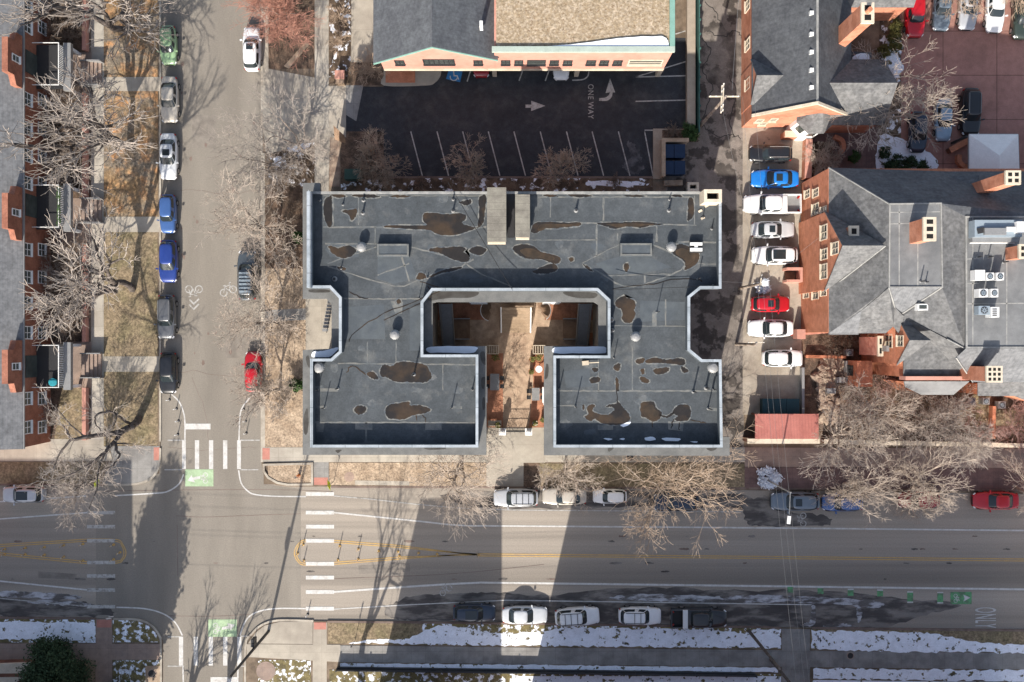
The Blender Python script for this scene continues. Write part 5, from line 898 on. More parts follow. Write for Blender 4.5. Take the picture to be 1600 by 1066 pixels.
wall_thing('garden_wall', 'short salmon wall reaching from the last parked white car to the mansion garden', [(1256, 557), (1318, 558)], .2, .1, .7, 'brick_orange', 'brick_orange'); wall_thing('garden_wall', 'pink capped low wall at the mansion southwest corner', [(1251, 520), (1294, 517)], .4, .1, .8, 'brick_pink', 'brick_pink')
t = thing('cellar_porch', 'small dark doorway box with pink brick surround against the mansion west wall', 'porch', (*G2(1243, 430), .1)); p = PX([(1229, 420), (1252, 420), (1252, 439), (1229, 439)], 1.6); ribbon(MB(), p, .25, .1, 1.7).build('side_wall', 'brick_pink', t); MB().prism(offset(p, .2), .12, .3).build('landing', 'wood_brown', t)
t = thing('fence_sign', 'brown angled board sign beside the driveway to the black car park', 'sign', (*G2(530, 210), .1)); MB().thick([G(521, 196, 2.2), G(538, 212, 2.2), G(540, 224, 1.2), G(523, 218, 1.2)], .08).build('board', 'wood_brown', t); 
for x, y in ((524, 214), (537, 220)): q = G2(x, y); MB().tube((*q, .1), (*q, 1.3), .05, n=6).build('post', 'metal_dark', t)
t = thing('transformer_box', 'green utility transformer box beside the black car park entrance', 'transformer', (*G2(551, 274), .1)); MB().prism(PX(rect(538, 264, 564, 280), 1.3), .15, 1.3).build('cabinet', 'box_green', t); MB().prism(PX(rect(540, 273, 556, 281), 1.0), .16, .95).build('door_panel', 'box_green', t)
t = thing('sign_box', 'pale sandstone monument sign in the planting bed north of the driveway', 'sign', (*G2(530, 121), .1)); MB().prism(PX(rect(524, 111, 537, 130), 1.2), .1, 1.1).build('pedestal', 'sandstone', t); MB().prism(PX(rect(523, 110, 538, 123), 1.2), 1.105, 1.25).build('sign_cap', 'brick_pink', t)
for y, lab in ((236, 'upper dark blue bin pair in the beige walled enclosure'), (262, 'lower dark blue bin pair in the beige walled enclosure')):
    t = thing('dumpster', lab, 'dumpster', (*G2(1052, y), .12)); p = PX(rect(1037, y-10, 1070, y+10), 1.4); MB().prism(p, .2, 1.3).build('bin', 'plastic_blue', t); q = offset(p, -.04); MB().prism([q[0], ((q[0][0]+q[1][0])/2-.03, q[0][1]), ((q[0][0]+q[1][0])/2-.03, q[2][1]), q[3]], 1.305, 1.4).build('lid', 'plastic_blue', t); MB().prism([((q[0][0]+q[1][0])/2+.03, q[0][1]), q[1], q[2], ((q[0][0]+q[1][0])/2+.03, q[2][1])], 1.305, 1.4).build('lid', 'plastic_blue', t)
wall_thing('enclosure_wall', 'tan wall round the dark blue bin enclosure', [(1033, 280), (1033, 224), (1072, 224)], .3, .1, 1.5, 'beige_wall', 'wood')
t = thing('cellar_hatch', 'pale stone cellar hatch frame against the north wall near the chimney', 'hatch', (*G2(1082, 290), .1)); ribbon(MB(), PX(rect(1076, 287, 1090, 297), 1.0), .25, .1, 1.1, closed=True).build('frame', 'trim_cream', t); MB().prism(PX(rect(1078, 289, 1088, 295), .5), .1, .3).build('hatch_door', 'metal_dark', t)
t = thing('sofa_debris', 'pale folded mattress leaning in the bin area behind the flat roofed building', 'mattress', (*G2(1052, 286), .1)); MB().obox(G2(1052, 286, .5), .03, 1.9, .55, .12, .6).build('padding', 'sandstone', t)
# ---- buildings south of the street, whose shadows cross the road
def block(label, x0, x1, y0, y1, h, m, rf_='flat_grey'):
    t = thing('street_block', label, 'building', (*G2((x0+x1)/2, (y0+y1)/2), .1)); p = PX([(x0, y0), (x1, y0), (x1, y1), (x0, y1)])
    MB().prism(p, .1, h).build('wall', m, t); q = offset(p, .4); MB().prism(q, h+.002, h+.1).build('roof', rf_, t); ribbon(MB(), offset(p, .15), .3, h+.003, h+.6, closed=True).build('parapet', 'trim_cream', t)
    Y = p[0][1] if p[0][1] > p[2][1] else p[2][1]; xa, xb = min(q[0] for q in p), max(q[0] for q in p); n = int((xb-xa)/3.2)
    for k in range(n):
        for f in range(int((h-2)/3.1)): window_y(t, Y, xa+(k+.5)*(xb-xa)/n, 2.2+f*3.1, 1.2, 1.5, 1, frame='trim_cream')
    return t
block('tall tan brick apartment block south of the street opposite the parked white cars', 824, 1566, 1098, 1400, 16.2, 'brick_salmon'); block('narrow brown brick apartment block south of the street opposite the yellow median tip', 586, 713, 1100, 1400, 12.6, 'brick_brown'); block('wide brown brick apartment block south of the street at the southwest corner', -700, 122, 1098, 1400, 15.2, 'brick_red')
t = thing('porch_roof', 'low beige porch roof at the southwest corner behind the dark evergreen', 'porch', (*G2(20, 1052), .1)); MB().prism(PX([(-60, 1040), (46, 1036), (48, 1052), (22, 1068), (-60, 1068)], 2.6), 2.3, 2.6).build('roof', 'trim_cream', t); MB().prism(PX([(-60, 1044), (40, 1041), (36, 1055), (-60, 1064)], 2.3), .1, 2.29).build('wall', 'brick_brown', t); ribbon(MB(), PX([(-60, 1056), (34, 1055)], 2.62), .35, 2.602, 2.64).build('roof_gap', 'brick_brown', t)
def fence_line(label, pts, h, m='metal_dark'):
    t = thing('fence', label, 'fence', (*G2(*pts[0]), .1)); p = PX(pts)
    ribbon(MB(), p, .08, .25, h).build('fence_panel', m, t); ribbon(MB(), p, .3, .1, .5).build('fence_base', m, t); a, b = Vector(p[0]), Vector(p[-1]); k = max(2, int((b-a).length/3))
    for i in range(k+1): q = a.lerp(b, i/k); MB().obox(q, 0, .14, .14, .1, h+.12).build('fence_post', m, t)
fence_line('dark iron fence along the snowy south gardens opposite the parked cars', [(528, 1043), (900, 1048), (1178, 1052)], 1.05); 
# ================================================================ cars
def superell(a, b, n, th):
    c, s = math.cos(th), math.sin(th); return (a*math.copysign(abs(c)**(2/n), c), b*math.copysign(abs(s)**(2/n), s))
def car_body(L, Wd, hood, belt, rear, xw, xr):
    """lofted lower body; heights of bonnet, belt and tail"""
    mb = MB(); st = [-1, -.985, -.96, -.92, -.86, -.78, -.66, -.5, -.3, -.1, .1, .3, .46, .58, .7, .8, .88, .93, .965, .985, 1]; N = []
    for s in st:
        x = s*L/2; w = Wd/2*(1-abs(s)**5.5*.36)*(.975 if abs(s) > .55 else 1)
        if x > xw: t = min(1, (x-xw)/(L/2-xw)); h = belt+(hood-belt)*min(1, t*1.15)-.18*max(0, t-.72)**2/.08
        elif x < xr: t = min(1, (xr-x)/(L/2+xr+1e-6)); h = belt+(rear-belt)*t-.14*max(0, t-.7)**2/.09
        else: h = belt
        k = 1 if abs(s) < .985 else .86
        prof = [(w*.90, .2), (w*.985, .34), (w*1.0, .55), (w*1.0, h*.74), (w*.975, h*.90), (w*.90, h*.975), (w*.72, h*1.005), (w*.4, h*1.025), (0, h*1.03)]
        if abs(s) == 1: prof = [(a*.93, .32+(b-.32)*.80 if b > .32 else .34) for a, b in prof]
        ring = [(x, a, b) for a, b in prof]+[(x, -a, b) for a, b in reversed(prof[:-1])]
        N.append(ring)
    m = len(N[0]); vs = [p for r in N for p in r]; fs = []
    for i in range(len(N)-1):
        for j in range(m-1): fs.append((i*m+j, (i+1)*m+j, (i+1)*m+j+1, i*m+j+1))
        fs.append((i*m+m-1, (i+1)*m+m-1, (i+1)*m, i*m))
    fs += [tuple(range(m)), tuple(reversed(range((len(N)-1)*m, len(N)*m)))]
    mb.add(vs, fs); return mb
class Cabin:
    def __init__(s, xw, xr, xwt, xrt, wb, wt, zb, zt):
        s.a0, s.c0 = (xw-xr)/2, (xw+xr)/2; s.a1, s.c1 = (xwt-xrt)/2, (xwt+xrt)/2; s.wb, s.wt, s.zb, s.zt = wb, wt, zb, zt
    def p(s, th, t, off=0.):
        a = s.a0+(s.a1-s.a0)*t+off; b = s.wb+(s.wt-s.wb)*t+.035*math.sin(math.pi*t)+off; x, y = superell(a, b, 4.6, th)
        return (s.c0+(s.c1-s.c0)*t+x, y, s.zb+(s.zt-s.zb)*(1-(1-t)**1.12)+off*.3)
    def shell(s, mb):
        n, k = 40, 5; vs = [s.p(2*math.pi*i/n, j/(k-1)) for j in range(k) for i in range(n)]
        for q, dz in ((.93, .022), (.7, .042), (.35, .055)):
            for i in range(n): x, y, z = s.p(2*math.pi*i/n, 1); vs.append((s.c1+(x-s.c1)*q, y*q, s.zt+dz))
        vs.append((s.c1, 0, s.zt+.058)); rows = k+3; fs = [(j*n+i, j*n+(i+1) % n, (j+1)*n+(i+1) % n, (j+1)*n+i) for j in range(rows-1) for i in range(n)]
        b = (rows-1)*n; fs += [(b+i, b+(i+1) % n, b+n) for i in range(n)]; mb.add(vs, fs)
    def panel(s, th0, th1, t0, t1, n=10, off=.012):
        mb = MB(); vs = [s.p(th0+(th1-th0)*i/n, t0+(t1-t0)*j/3, off) for j in range(4) for i in range(n+1)]
        m = n+1; mb.add(vs, [(j*m+i, j*m+i+1, (j+1)*m+i+1, (j+1)*m+i) for j in range(3) for i in range(n)]); return mb
KINDS_ = {  # L, W, hood, belt, rear, H, xw, xr, xwt, xrt, wb, wt
    'sedan': (4.75, 1.84, .78, .95, .98, 1.40, .95, -1.75, .18, -1.05, .80, .60),
    'hatch': (4.25, 1.80, .82, .98, .92, 1.46, 1.0, -1.98, .28, -1.62, .80, .60),
    'suv': (4.70, 1.90, .98, 1.10, 1.02, 1.62, 1.05, -2.20, .42, -1.82, .84, .66),
    'wagon': (4.80, 1.86, .85, 1.0, .98, 1.48, 1.02, -2.25, .3, -1.85, .81, .63),
    'pickup': (5.8, 2.0, 1.08, 1.2, 1.12, 1.78, 1.35, -.62, .72, -.45, .88, .70),
    'crew': (5.9, 2.0, 1.1, 1.22, 1.14, 1.80, 1.45, -.95, .85, -.78, .88, .70)}
def make_car(kind, colour, label, roof=None, cat='car', group=None):
    L, Wd, hood, belt, rear, Ht, xw, xr, xwt, xrt, wb, wt = KINDS_[kind]; truck = kind in ('pickup', 'crew')
    t = thing('pickup_truck' if truck else 'parked_car', label, 'pickup truck' if truck else cat, (0, 0, 0), group); pc = 'car_'+colour
    body = car_body(L, Wd, hood, belt, rear, xw, xr if not truck else -L); c = Cabin(xw, xr, xwt, xrt, wb, wt, belt-.04, Ht)
    if truck:   # cut the bed out of the tail: keep the loft only ahead of the cab's back
        keep = [f for f in body.f if not (max(body.v[i][0] for i in f) < xr-.02 and min(body.v[i][2] for i in f) > .75)]; body.f = keep; body.m = [0]*len(keep)
    c.shell(body); b = body.build('body', pc, t, smooth=True)
    q = R(46); c.panel(-q, q, .08, .90, 12).build('windshield', 'glass', t, smooth=True); c.panel(math.pi-q, math.pi+q, .10 if not truck else .25, .88, 12).build('rear_window', 'glass', t, smooth=True)
    for s in (1, -1):
        a0, a1, a2 = R(53)*s, R(88)*s, R(129)*s
        c.panel(a0, a1-R(2)*s, .12, .86, 8).build('side_window', 'glass', t, smooth=True); c.panel(a1+R(2)*s, a2, .12, .86, 8).build('side_window', 'glass', t, smooth=True)
        MB().obox((xw-.22, s*(Wd/2+.10)), s*.2, .14, .24, belt-.02, belt+.13).build('side_mirror', pc, t)
        x = L/2-.27; MB().obox((x, s*Wd*.335), -s*.75, .26, .34, hood*.66, hood*.86).build('headlight', 'lamp_clear', t); MB().obox((-L/2+.22, s*Wd*.35), s*.75, .14, .30, rear*.62, rear*.84).build('taillight', 'lamp_red', t)
        for xx in (L*.30, -L*.29):
            wh = MB().tube((xx, s*(Wd/2-.2), .34), (xx, s*(Wd/2+.012), .34), .34, n=18).build('wheel', 'tyre', t); MB().tube((xx, s*(Wd/2+.005), .34), (xx, s*(Wd/2+.02), .34), .22, n=14).build('rim', 'rim', wh)
    MB().box(L/2-.06, L/2+.015, -Wd*.24, Wd*.24, .42, .62).build('grille', 'plastic_black', t); MB().box(-L/2-.012, -L/2+.1, -.26, .26, .5, .62).build('number_plate', 'metal_white', t)
    sh = MB(); ribbon(sh, [(xw+.05, -Wd*.40), (L/2-.45, -Wd*.36), (L/2-.30, 0), (L/2-.45, Wd*.36), (xw+.05, Wd*.40)], .014, 0)
    zc = lambda x: Ht+.06
    if roof == 'sunroof': MB().prism([(xwt-.02-u, v) for u, v in ((.12, -.36), (.12, .36), (.75, .36), (.75, -.36))], Ht+.03, Ht+.062).build('sunroof', 'glass', t)
    if roof == 'panorama': MB().prism([(xwt-u, v) for u, v in ((.05, -.48), (.05, .48), (1.35, .48), (1.35, -.48))], Ht+.025, Ht+.064).build('sunroof', 'glass', t)
    if roof in ('rails', 'bars', 'blackbars'):
        for s in (1, -1): MB().tube((xwt-.1, s*wt*.86, Ht+.08), (xrt+.15, s*wt*.86, Ht+.08), .028, n=6).build('roof_rail', 'plastic_black' if roof != 'rails' else 'metal_grey', t)
    if roof in ('bars', 'blackbars'):
        for x in (xwt-.45, (xwt+xrt)/2, xrt+.5)[:3 if roof == 'bars' else 2]: MB().tube((x, -wt*.9, Ht+.13), (x, wt*.9, Ht+.13), .03, n=6).build('roof_bar', 'plastic_black', t)
    if roof == 'basket':
        for s in (1, -1): MB().tube((xwt-.2, s*wt*.86, Ht+.14), (xrt+.1, s*wt*.86, Ht+.14), .03, n=6).build('roof_rail', 'metal_grey', t)
        for k in range(6): x = xwt-.3-k*.34; MB().box(x-.1, x+.1, -wt*.8, wt*.8, Ht+.11, Ht+.15).build('roof_slat', 'metal_blue_grey', t)
    if truck:
        x0, x1 = -L/2+.06, xr-.05; wv = Wd/2-.02
        bd = MB().box(x0, x1, -wv+.13, wv-.13, .70, .74).build('bed_floor', 'metal_grey' if colour == 'pearl' or colour == 'white' else 'plastic_black', t)
        for s in (1, -1): MB().box(x0, x1, min(s*wv, s*(wv-.13)), max(s*wv, s*(wv-.13)), .6, rear+.04).build('bed_side', pc, t)
        MB().box(x0-.05, x0+.05, -wv, wv, .55, rear+.045).build('tailgate', pc, t); MB().box(x1-.03, x1+.06, -wv+.132, wv-.132, .742, rear+.03).build('bed_front', 'plastic_black', t)
        if roof == 'toolbox': MB().box(x1-.75, x1-.25, -wv+.01, wv-.01, rear+.05, rear+.22).build('tool_box', 'metal_white', t)
        if roof == 'cover': MB().box(x0+.04, x1-.04, -wv+.06, wv-.06, rear+.045, rear+.11).build('bed_cover', 'metal_white', t)
    if roof == 'cap':
        pass
    return t
CACHE = {}
def place(kind, colour, px, py, head, label, roof=None, z=.012, L=None, cat='car', group='cars parked in rows'):
    t = make_car(kind, colour, label, roof, cat, group)
    x, y = G2(px, py, .9); t.location = (x, y, z); t.rotation_euler = (0, 0, R(head)); k = (L or KINDS_[kind][0])/KINDS_[kind][0]; t.scale = (k, min(1.06, k), 1); return t
Nn, Ss, Ee, Ww = 90, -90, 0, 180
SG = 'cars parked along the side street'; MG = 'cars parked along the main street'; AG = 'cars parked beside the mansion'; RG = 'cars in the red paved car park'
place('hatch', 'mint', 262, 70, Ss+2, 'mint green hatchback under bare twigs at the head of the kerbside row', L=4.0, group=SG)
place('sedan', 'champagne', 263.5, 155, Ss, 'champagne beige sedan parked beside the dead lawn', L=4.75, group=SG)
place('sedan', 'pearl', 262, 244, Ss, 'pale silver sedan with dark sunroof parked beside the dead lawn', 'sunroof', L=4.8, group=SG)
place('suv', 'blue', 262, 334, Ss, 'medium blue compact suv parked between silver sedan and cobalt hatchback', L=4.0, group=SG)
place('hatch', 'cobalt', 262, 408, Ss, 'deep cobalt blue hatchback with glossy roof at the kerb', L=4.4, group=SG)
place('suv', 'grey', 259.5, 495, Ss, 'dark grey suv parked behind the cobalt hatchback', 'rails', L=4.6, group=SG)
place('hatch', 'black', 262, 583, Ss, 'black hatchback last in the row before the crosswalk', L=4.3, group=SG)
place('suv', 'white', 393, 76, Nn, 'white suv with sunroof alone on the east side of the side street', 'sunroof', L=4.5, group=SG)
place('suv', 'slate', 386, 430, Nn, 'blue grey suv with slatted roof basket behind pale twigs', 'basket', L=5.2, group=SG)
place('hatch', 'red', 395, 581, Nn, 'red hatchback half hidden under bare twigs near the crosswalk', L=4.2, group=SG)
place('suv', 'silver', 36, 773, Ww, 'silver suv with sunroof on the main street at the southwest lawn', 'panorama', L=4.3, group=MG)
place('suv', 'silver', 806, 778, Ww, 'silver suv with black roof bars at the head of the north kerb row', 'bars', L=4.6, group=MG)
place('sedan', 'champagne', 882, 776, Ww, 'pale beige sedan veiled by twigs at the north kerb', L=4.6, group=MG)
place('hatch', 'white', 953, 776, Ww, 'small boxy white hatchback at the north kerb between beige sedan and large tree', L=3.5, group=MG)
place('suv', 'navy', 1056, 785, Ww, 'dark navy suv hidden under the large tan tree at the north kerb', 'rails', L=4.6, group=MG)
place('wagon', 'steel', 1243, 784, Ww, 'steel blue wagon with sunroof beside the street lamp', 'sunroof', L=5.0, group=MG)
place('hatch', 'blue', 1317, 786, Ww, 'blue hatchback under bare branches on the north kerb', L=4.2, group=MG)
place('hatch', 'dark_red', 1437, 782, Ww, 'dark red hatchback mostly hidden by a kerb tree', L=4.2, group=MG)
place('sedan', 'red', 1557, 783, Ww, 'bright red sedan at the far east of the north kerb', L=4.7, group=MG)
place('suv', 'navy', 741, 958, Ee, 'dark blue suv first in the south kerb row', 'panorama', L=4.4, group=MG)
place('sedan', 'pearl', 820, 962, Ee, 'silver white sedan on the south kerb in sunlight', L=4.7, group=MG)
place('suv', 'white', 902, 964, Ee+4, 'white suv with black roof bars and tilted parking on the south kerb', 'bars', L=4.6, group=MG)
place('suv', 'white', 1000, 963, Ee, 'white compact suv with two roof bars on the south kerb before the pickup', 'blackbars', L=4.4, group=MG)
place('crew', 'black', 1092, 966, Ee, 'black pickup truck with white tool box across its bed', 'toolbox', L=5.8, group=MG)
AZ = .118
place('suv', 'black', 1204, 240, Ww, 'black suv at the north end of the alley parking row', 'rails', AZ, 4.4, group=AG)
place('sedan', 'sky', 1211, 279, Ww, 'bright blue sedan with sunroof in the alley parking row', 'sunroof', AZ, 4.9, group=AG)
place('crew', 'white', 1206, 319, Ww, 'white pickup truck with open empty bed in the alley parking row', None, AZ, 5.9, group=AG)
place('sedan', 'pearl', 1208, 359, Ee, 'silver sedan with dark sunroof facing the mansion', 'sunroof', AZ, 4.5, group=AG)
place('suv', 'white', 1210, 399, Ww, 'white crossover with large black panoramic roof', 'panorama', AZ, 4.7, group=AG)
place('hatch', 'red', 1204, 475, Ee, 'red hatchback in the alley parking row', 'sunroof', AZ, 4.0, group=AG)
place('sedan', 'white', 1204, 513, Ww, 'white sedan parked just below the red hatchback', None, AZ, 4.7, group=AG)
place('hatch', 'white', 1223, 560, Ee, 'white hatchback last in the alley row beside the rock garden', None, AZ, 4.2, group=AG)
place('suv', 'red', 1430, 22, Ss, 'bright red suv in the northwest corner of the red car park', None, AZ, 4.8, group=RG)
place('sedan', 'steel', 1473, 12, Ss-4, 'dark grey blue sedan second in the upper red car park row', None, AZ, 4.7, group=RG)
place('sedan', 'silver', 1514, 10, Ss-4, 'silver sedan with sunroof third in the upper red car park row', 'sunroof', AZ, 4.8, group=RG)
place('sedan', 'white', 1556, 14, Ss-3, 'white sedan fourth in the upper red car park row', None, AZ, 4.8, group=RG)
place('suv', 'olive', 1598, 26, Ss-3, 'dark olive suv at the image edge of the upper red car park row', None, AZ, 4.6, group=RG)
place('suv', 'black', 1517, 175, Ss-1, 'long black suv parked alone north of the white canopy tent', 'rails', AZ, 4.9, group=RG)
place('sedan', 'ice', 1475, 187, Ss-1, 'pale blue sedan half under the bare tree in the red car park', None, AZ, 4.4, group=RG)
place('hatch', 'navy', 1435, 206, Ss-1, 'navy hatchback under the bare tree in the red car park', None, AZ, 4.2, group=RG)
place('hatch', 'white', 877, 93, Nn+180, 'white car tucked under the pink office overhang', None, AZ, 4.2, group='cars under the office overhang')
place('hatch', 'dark_red', 752, 89, Nn+180, 'dark red car tucked under the pink office overhang', None, AZ, 4.2, group='cars under the office overhang')
# ================================================================ trees
def rot_about(v, ax, a): return Matrix.Rotation(a, 3, ax) @ v
def grow(seed, h, spread, forks=4, depth=5, r0=.22, first=.28, side=3, wild=.55, lean=(0, 0), ratio=.76, open_=.62, lo=2, out=.04, keep=.55):
    """returns (limb segments, twig segments): each (p0, p1, r0, r1)"""
    rr = random.Random(seed); limbs, twigs = [], []
    def branch(p, d, L, r, lev):
        n = 4 if lev <= 2 else (3 if lev < depth-1 else 2); q = p.copy(); dd = d.copy(); pts = [q.copy()]; wd = wild*(.34 if lev <= 2 else .26)
        for i in range(n):
            j = Vector((rr.gauss(0, 1), rr.gauss(0, 1), rr.gauss(0, .6)))*wd; o = Vector((q.x, q.y, 0)); o = o.normalized()*out if (lev > 1 and o.length > .1) else Vector((0, 0, 0))
            dd = (dd+j+o+Vector((0, 0, .09 if lev < 3 else .02))).normalized(); nq = q+dd*L/n; ra = r*(1-.45*i/n); rb = r*(1-.45*(i+1)/n)
            (limbs if lev <= lo else twigs).append((q.copy(), nq.copy(), ra, rb)); q = nq; pts.append(q.copy())
        if lev >= depth: return
        k = (2 if lev > 0 else forks)+(1 if rr.random() < .4 else 0); base = rr.uniform(0, 6.28)
        for c in range(k):
            ax = dd.orthogonal().normalized(); ax = rot_about(ax, dd, base+c*2*math.pi/k+rr.uniform(-.5, .5)); a = (open_*rr.uniform(.55, 1.25) if lev == 0 else rr.uniform(.3, .72))
            branch(q, rot_about(dd, ax, a).normalized(), L*ratio*rr.uniform(.8, 1.15) if lev else L*1.05*rr.uniform(.8, 1.2), r*(keep if lev else keep+.03)*rr.uniform(.85, 1.1), lev+1)
        if lev >= 1:
            for c in range(int(side+rr.random())):
                i = rr.randint(1, n-1); s = pts[i]+(pts[i+1]-pts[i])*rr.random(); ax = dd.orthogonal().normalized(); ax = rot_about(ax, dd, rr.uniform(0, 6.28))
                branch(s, rot_about(dd, ax, rr.uniform(.6, 1.15)).normalized(), L*ratio*rr.uniform(.55, 1.0), r*.38, max(lev+2, 3) if lev < depth-1 else depth)
    d0 = Vector((lean[0], lean[1], 1)).normalized(); branch(Vector((0, 0, 0)), d0, h*first, r0, 0)
    pts = np.array([tuple(s[1]) for s in twigs] or [tuple(s[1]) for s in limbs]); sx, sy, zm = pts[:, 0].mean()-lean[0]*pts[:, 2].mean()*.6, pts[:, 1].mean()-lean[1]*pts[:, 2].mean()*.6, max(pts[:, 2].mean(), .1); rad = np.percentile(np.hypot(pts[:, 0]-sx, pts[:, 1]-sy), 95); top = np.percentile(pts[:, 2], 99)
    kx, kz = spread/max(rad, .1), h/max(top, .1); NSEG.append(len(twigs))
    f = lambda v: Vector(((v.x-sx*v.z/zm)*kx, (v.y-sy*v.z/zm)*kx, v.z*kz))
    return [(f(a), f(b), r, s) for a, b, r, s in limbs], [(f(a), f(b), r, s) for a, b, r, s in twigs]
NSEG = []
def tubes(name, segs, m, parent, n=3, rmin=.0, rmax=9):
    A = np.array([tuple(s[0]) for s in segs]); B = np.array([tuple(s[1]) for s in segs]); r0 = np.clip([s[2] for s in segs], rmin, rmax); r1 = np.clip([s[3] for s in segs], rmin, rmax)
    D = B-A; D /= np.maximum(np.linalg.norm(D, axis=1, keepdims=True), 1e-6); ref = np.where(np.abs(D[:, 2:3]) < .9, [[0, 0, 1.]], [[1., 0, 0]]); U = np.cross(D, ref); U /= np.linalg.norm(U, axis=1, keepdims=True); Wv = np.cross(D, U); vs = []
    for P, r in ((A, r0), (B, r1)):
        for i in range(n): t = 2*math.pi*i/n; vs.append(P+(U*math.cos(t)+Wv*math.sin(t))*r[:, None])
    V = np.stack(vs, 1).reshape(-1, 3); k = len(segs); base = (np.arange(k)*2*n)[:, None]
    F = np.concatenate([base+np.array([i, (i+1) % n, n+(i+1) % n, n+i]) for i in range(n)], 0)
    me = bpy.data.meshes.new(name); me.vertices.add(len(V)); me.vertices.foreach_set('co', V.ravel()); me.loops.add(F.size); me.loops.foreach_set('vertex_index', F.ravel().astype(np.int32)); me.polygons.add(len(F)); me.polygons.foreach_set('loop_start', np.arange(0, F.size, 4, dtype=np.int32))
    me.polygons.foreach_set('use_smooth', [True]*len(F)); me.materials.append(M[m]); me.update(calc_edges=True); o = bpy.data.objects.new(name, me); COL.objects.link(o); o.parent = parent; return o
def tree(px, py, label, h, spread, seed, twig='twig_pale', bark='bark', group='bare street trees', nm='bare_tree', cat='tree', tw=.0135, rz=None, **k):
    t = thing(nm, label, cat, (0, 0, 0), group); li, tg = grow(seed, h, spread, **k); tubes('trunk', li, bark, t, 7, .03); 
    if tg: tubes('crown', tg, twig, t, 3, tw, .045)
    t.location = G(px, py, .08); t.rotation_euler = (0, 0, R(rz if rz is not None else seed*67 % 360)); return t
def shrub(px, py, label, h, spread, seed, twig='twig_brown', group='bare garden shrubs', z=.1, **k):
    a = dict(forks=9, depth=4, r0=.03, first=.05, side=3, open_=.75, wild=.7); a.update(k)
    t = thing('bare_shrub', label, 'shrub', (0, 0, 0), group); li, tg = grow(seed, h, spread, **a); tubes('stem', li, twig, t, 4, .018); tubes('crown', tg, twig, t, 3, .012, .03); t.location = G(px, py, z); t.rotation_euler = (0, 0, R(seed*41 % 360)); return t
WG = 'large bare elms along the dead lawn'
B5 = dict(forks=4, depth=6, r0=.40, first=.22, side=1.6, wild=.8, open_=.8, lo=3, keep=.68)
tree(204, 48, 'large bare elm at the north end of the dead lawn, twigs over the mint hatchback', 15, 7.0, 3, 'twig_grey', 'bark_dark', WG, rz=0, lean=(-.3, 0), **B5)
tree(206, 232, 'large bare elm on the dead lawn beside the pale silver sedan', 15, 6.4, 8, 'twig_grey', 'bark_dark', WG, rz=0, lean=(-.3, 0), **B5)
tree(207, 452, 'large bare elm on the dead lawn beside the dark grey suv', 14.5, 6.2, 14, 'twig_grey', 'bark_dark', WG, rz=0, lean=(-.3, 0), **B5)
def sprig(rr, out, p, d, L, r, lev):
    n = 3; q = p.copy(); dd = d.copy()
    for i in range(n):
        dd = (dd+Vector((rr.gauss(0, 1), rr.gauss(0, 1), rr.gauss(0, .6)))*.2).normalized(); nq = q+dd*L/n; out.append((q.copy(), nq.copy(), r*(1-.4*i/n), r*(1-.4*(i+1)/n))); q = nq
        if lev > 0 and rr.random() < .75: ax = rot_about(dd.orthogonal().normalized(), dd, rr.uniform(0, 6.28)); sprig(rr, out, q, rot_about(dd, ax, rr.uniform(.5, 1.0)).normalized(), L*.65, r*.6, lev-1)
def limbed(label, lines, seed, twig, bark, group, dens):
    rr = random.Random(seed); B = Vector(G(*lines[0][0][0])); li, tg = [], []
    for pts, r0, r1 in lines:
        P = [Vector(G(*q))-B for q in pts]; Q = []
        for i in range(len(P)-1):
            a, b, c, d = P[max(i-1, 0)], P[i], P[i+1], P[min(i+2, len(P)-1)]
            for j in range(3): t = j/3; Q.append(.5*((2*b)+(c-a)*t+(2*a-5*b+4*c-d)*t*t+(3*b-a-3*c+d)*t**3)+Vector((rr.gauss(0, .05), rr.gauss(0, .05), 0)))
        Q.append(P[-1]); n = len(Q)-1
        for i in range(n):
            ra, rb = r0+(r1-r0)*i/n, r0+(r1-r0)*(i+1)/n; li.append((Q[i], Q[i+1], ra, rb)); d = (Q[i+1]-Q[i]).normalized()
            if rb < .2:
                for _ in range(int(dens*(.4+i/n)+rr.random())): ax = rot_about(d.orthogonal().normalized(), d, rr.uniform(0, 6.28)); sprig(rr, tg, Q[i+1], rot_about(d, ax, rr.uniform(.4, 1.1)).normalized(), rr.uniform(.8, 1.7), .035, 2)
    t = thing('bare_tree', label, 'tree', tuple(B+Vector((0, 0, .08))), group); tubes('trunk', li, bark, t, 8, .03); tubes('crown', tg, twig, t, 3, .0135, .04); return t
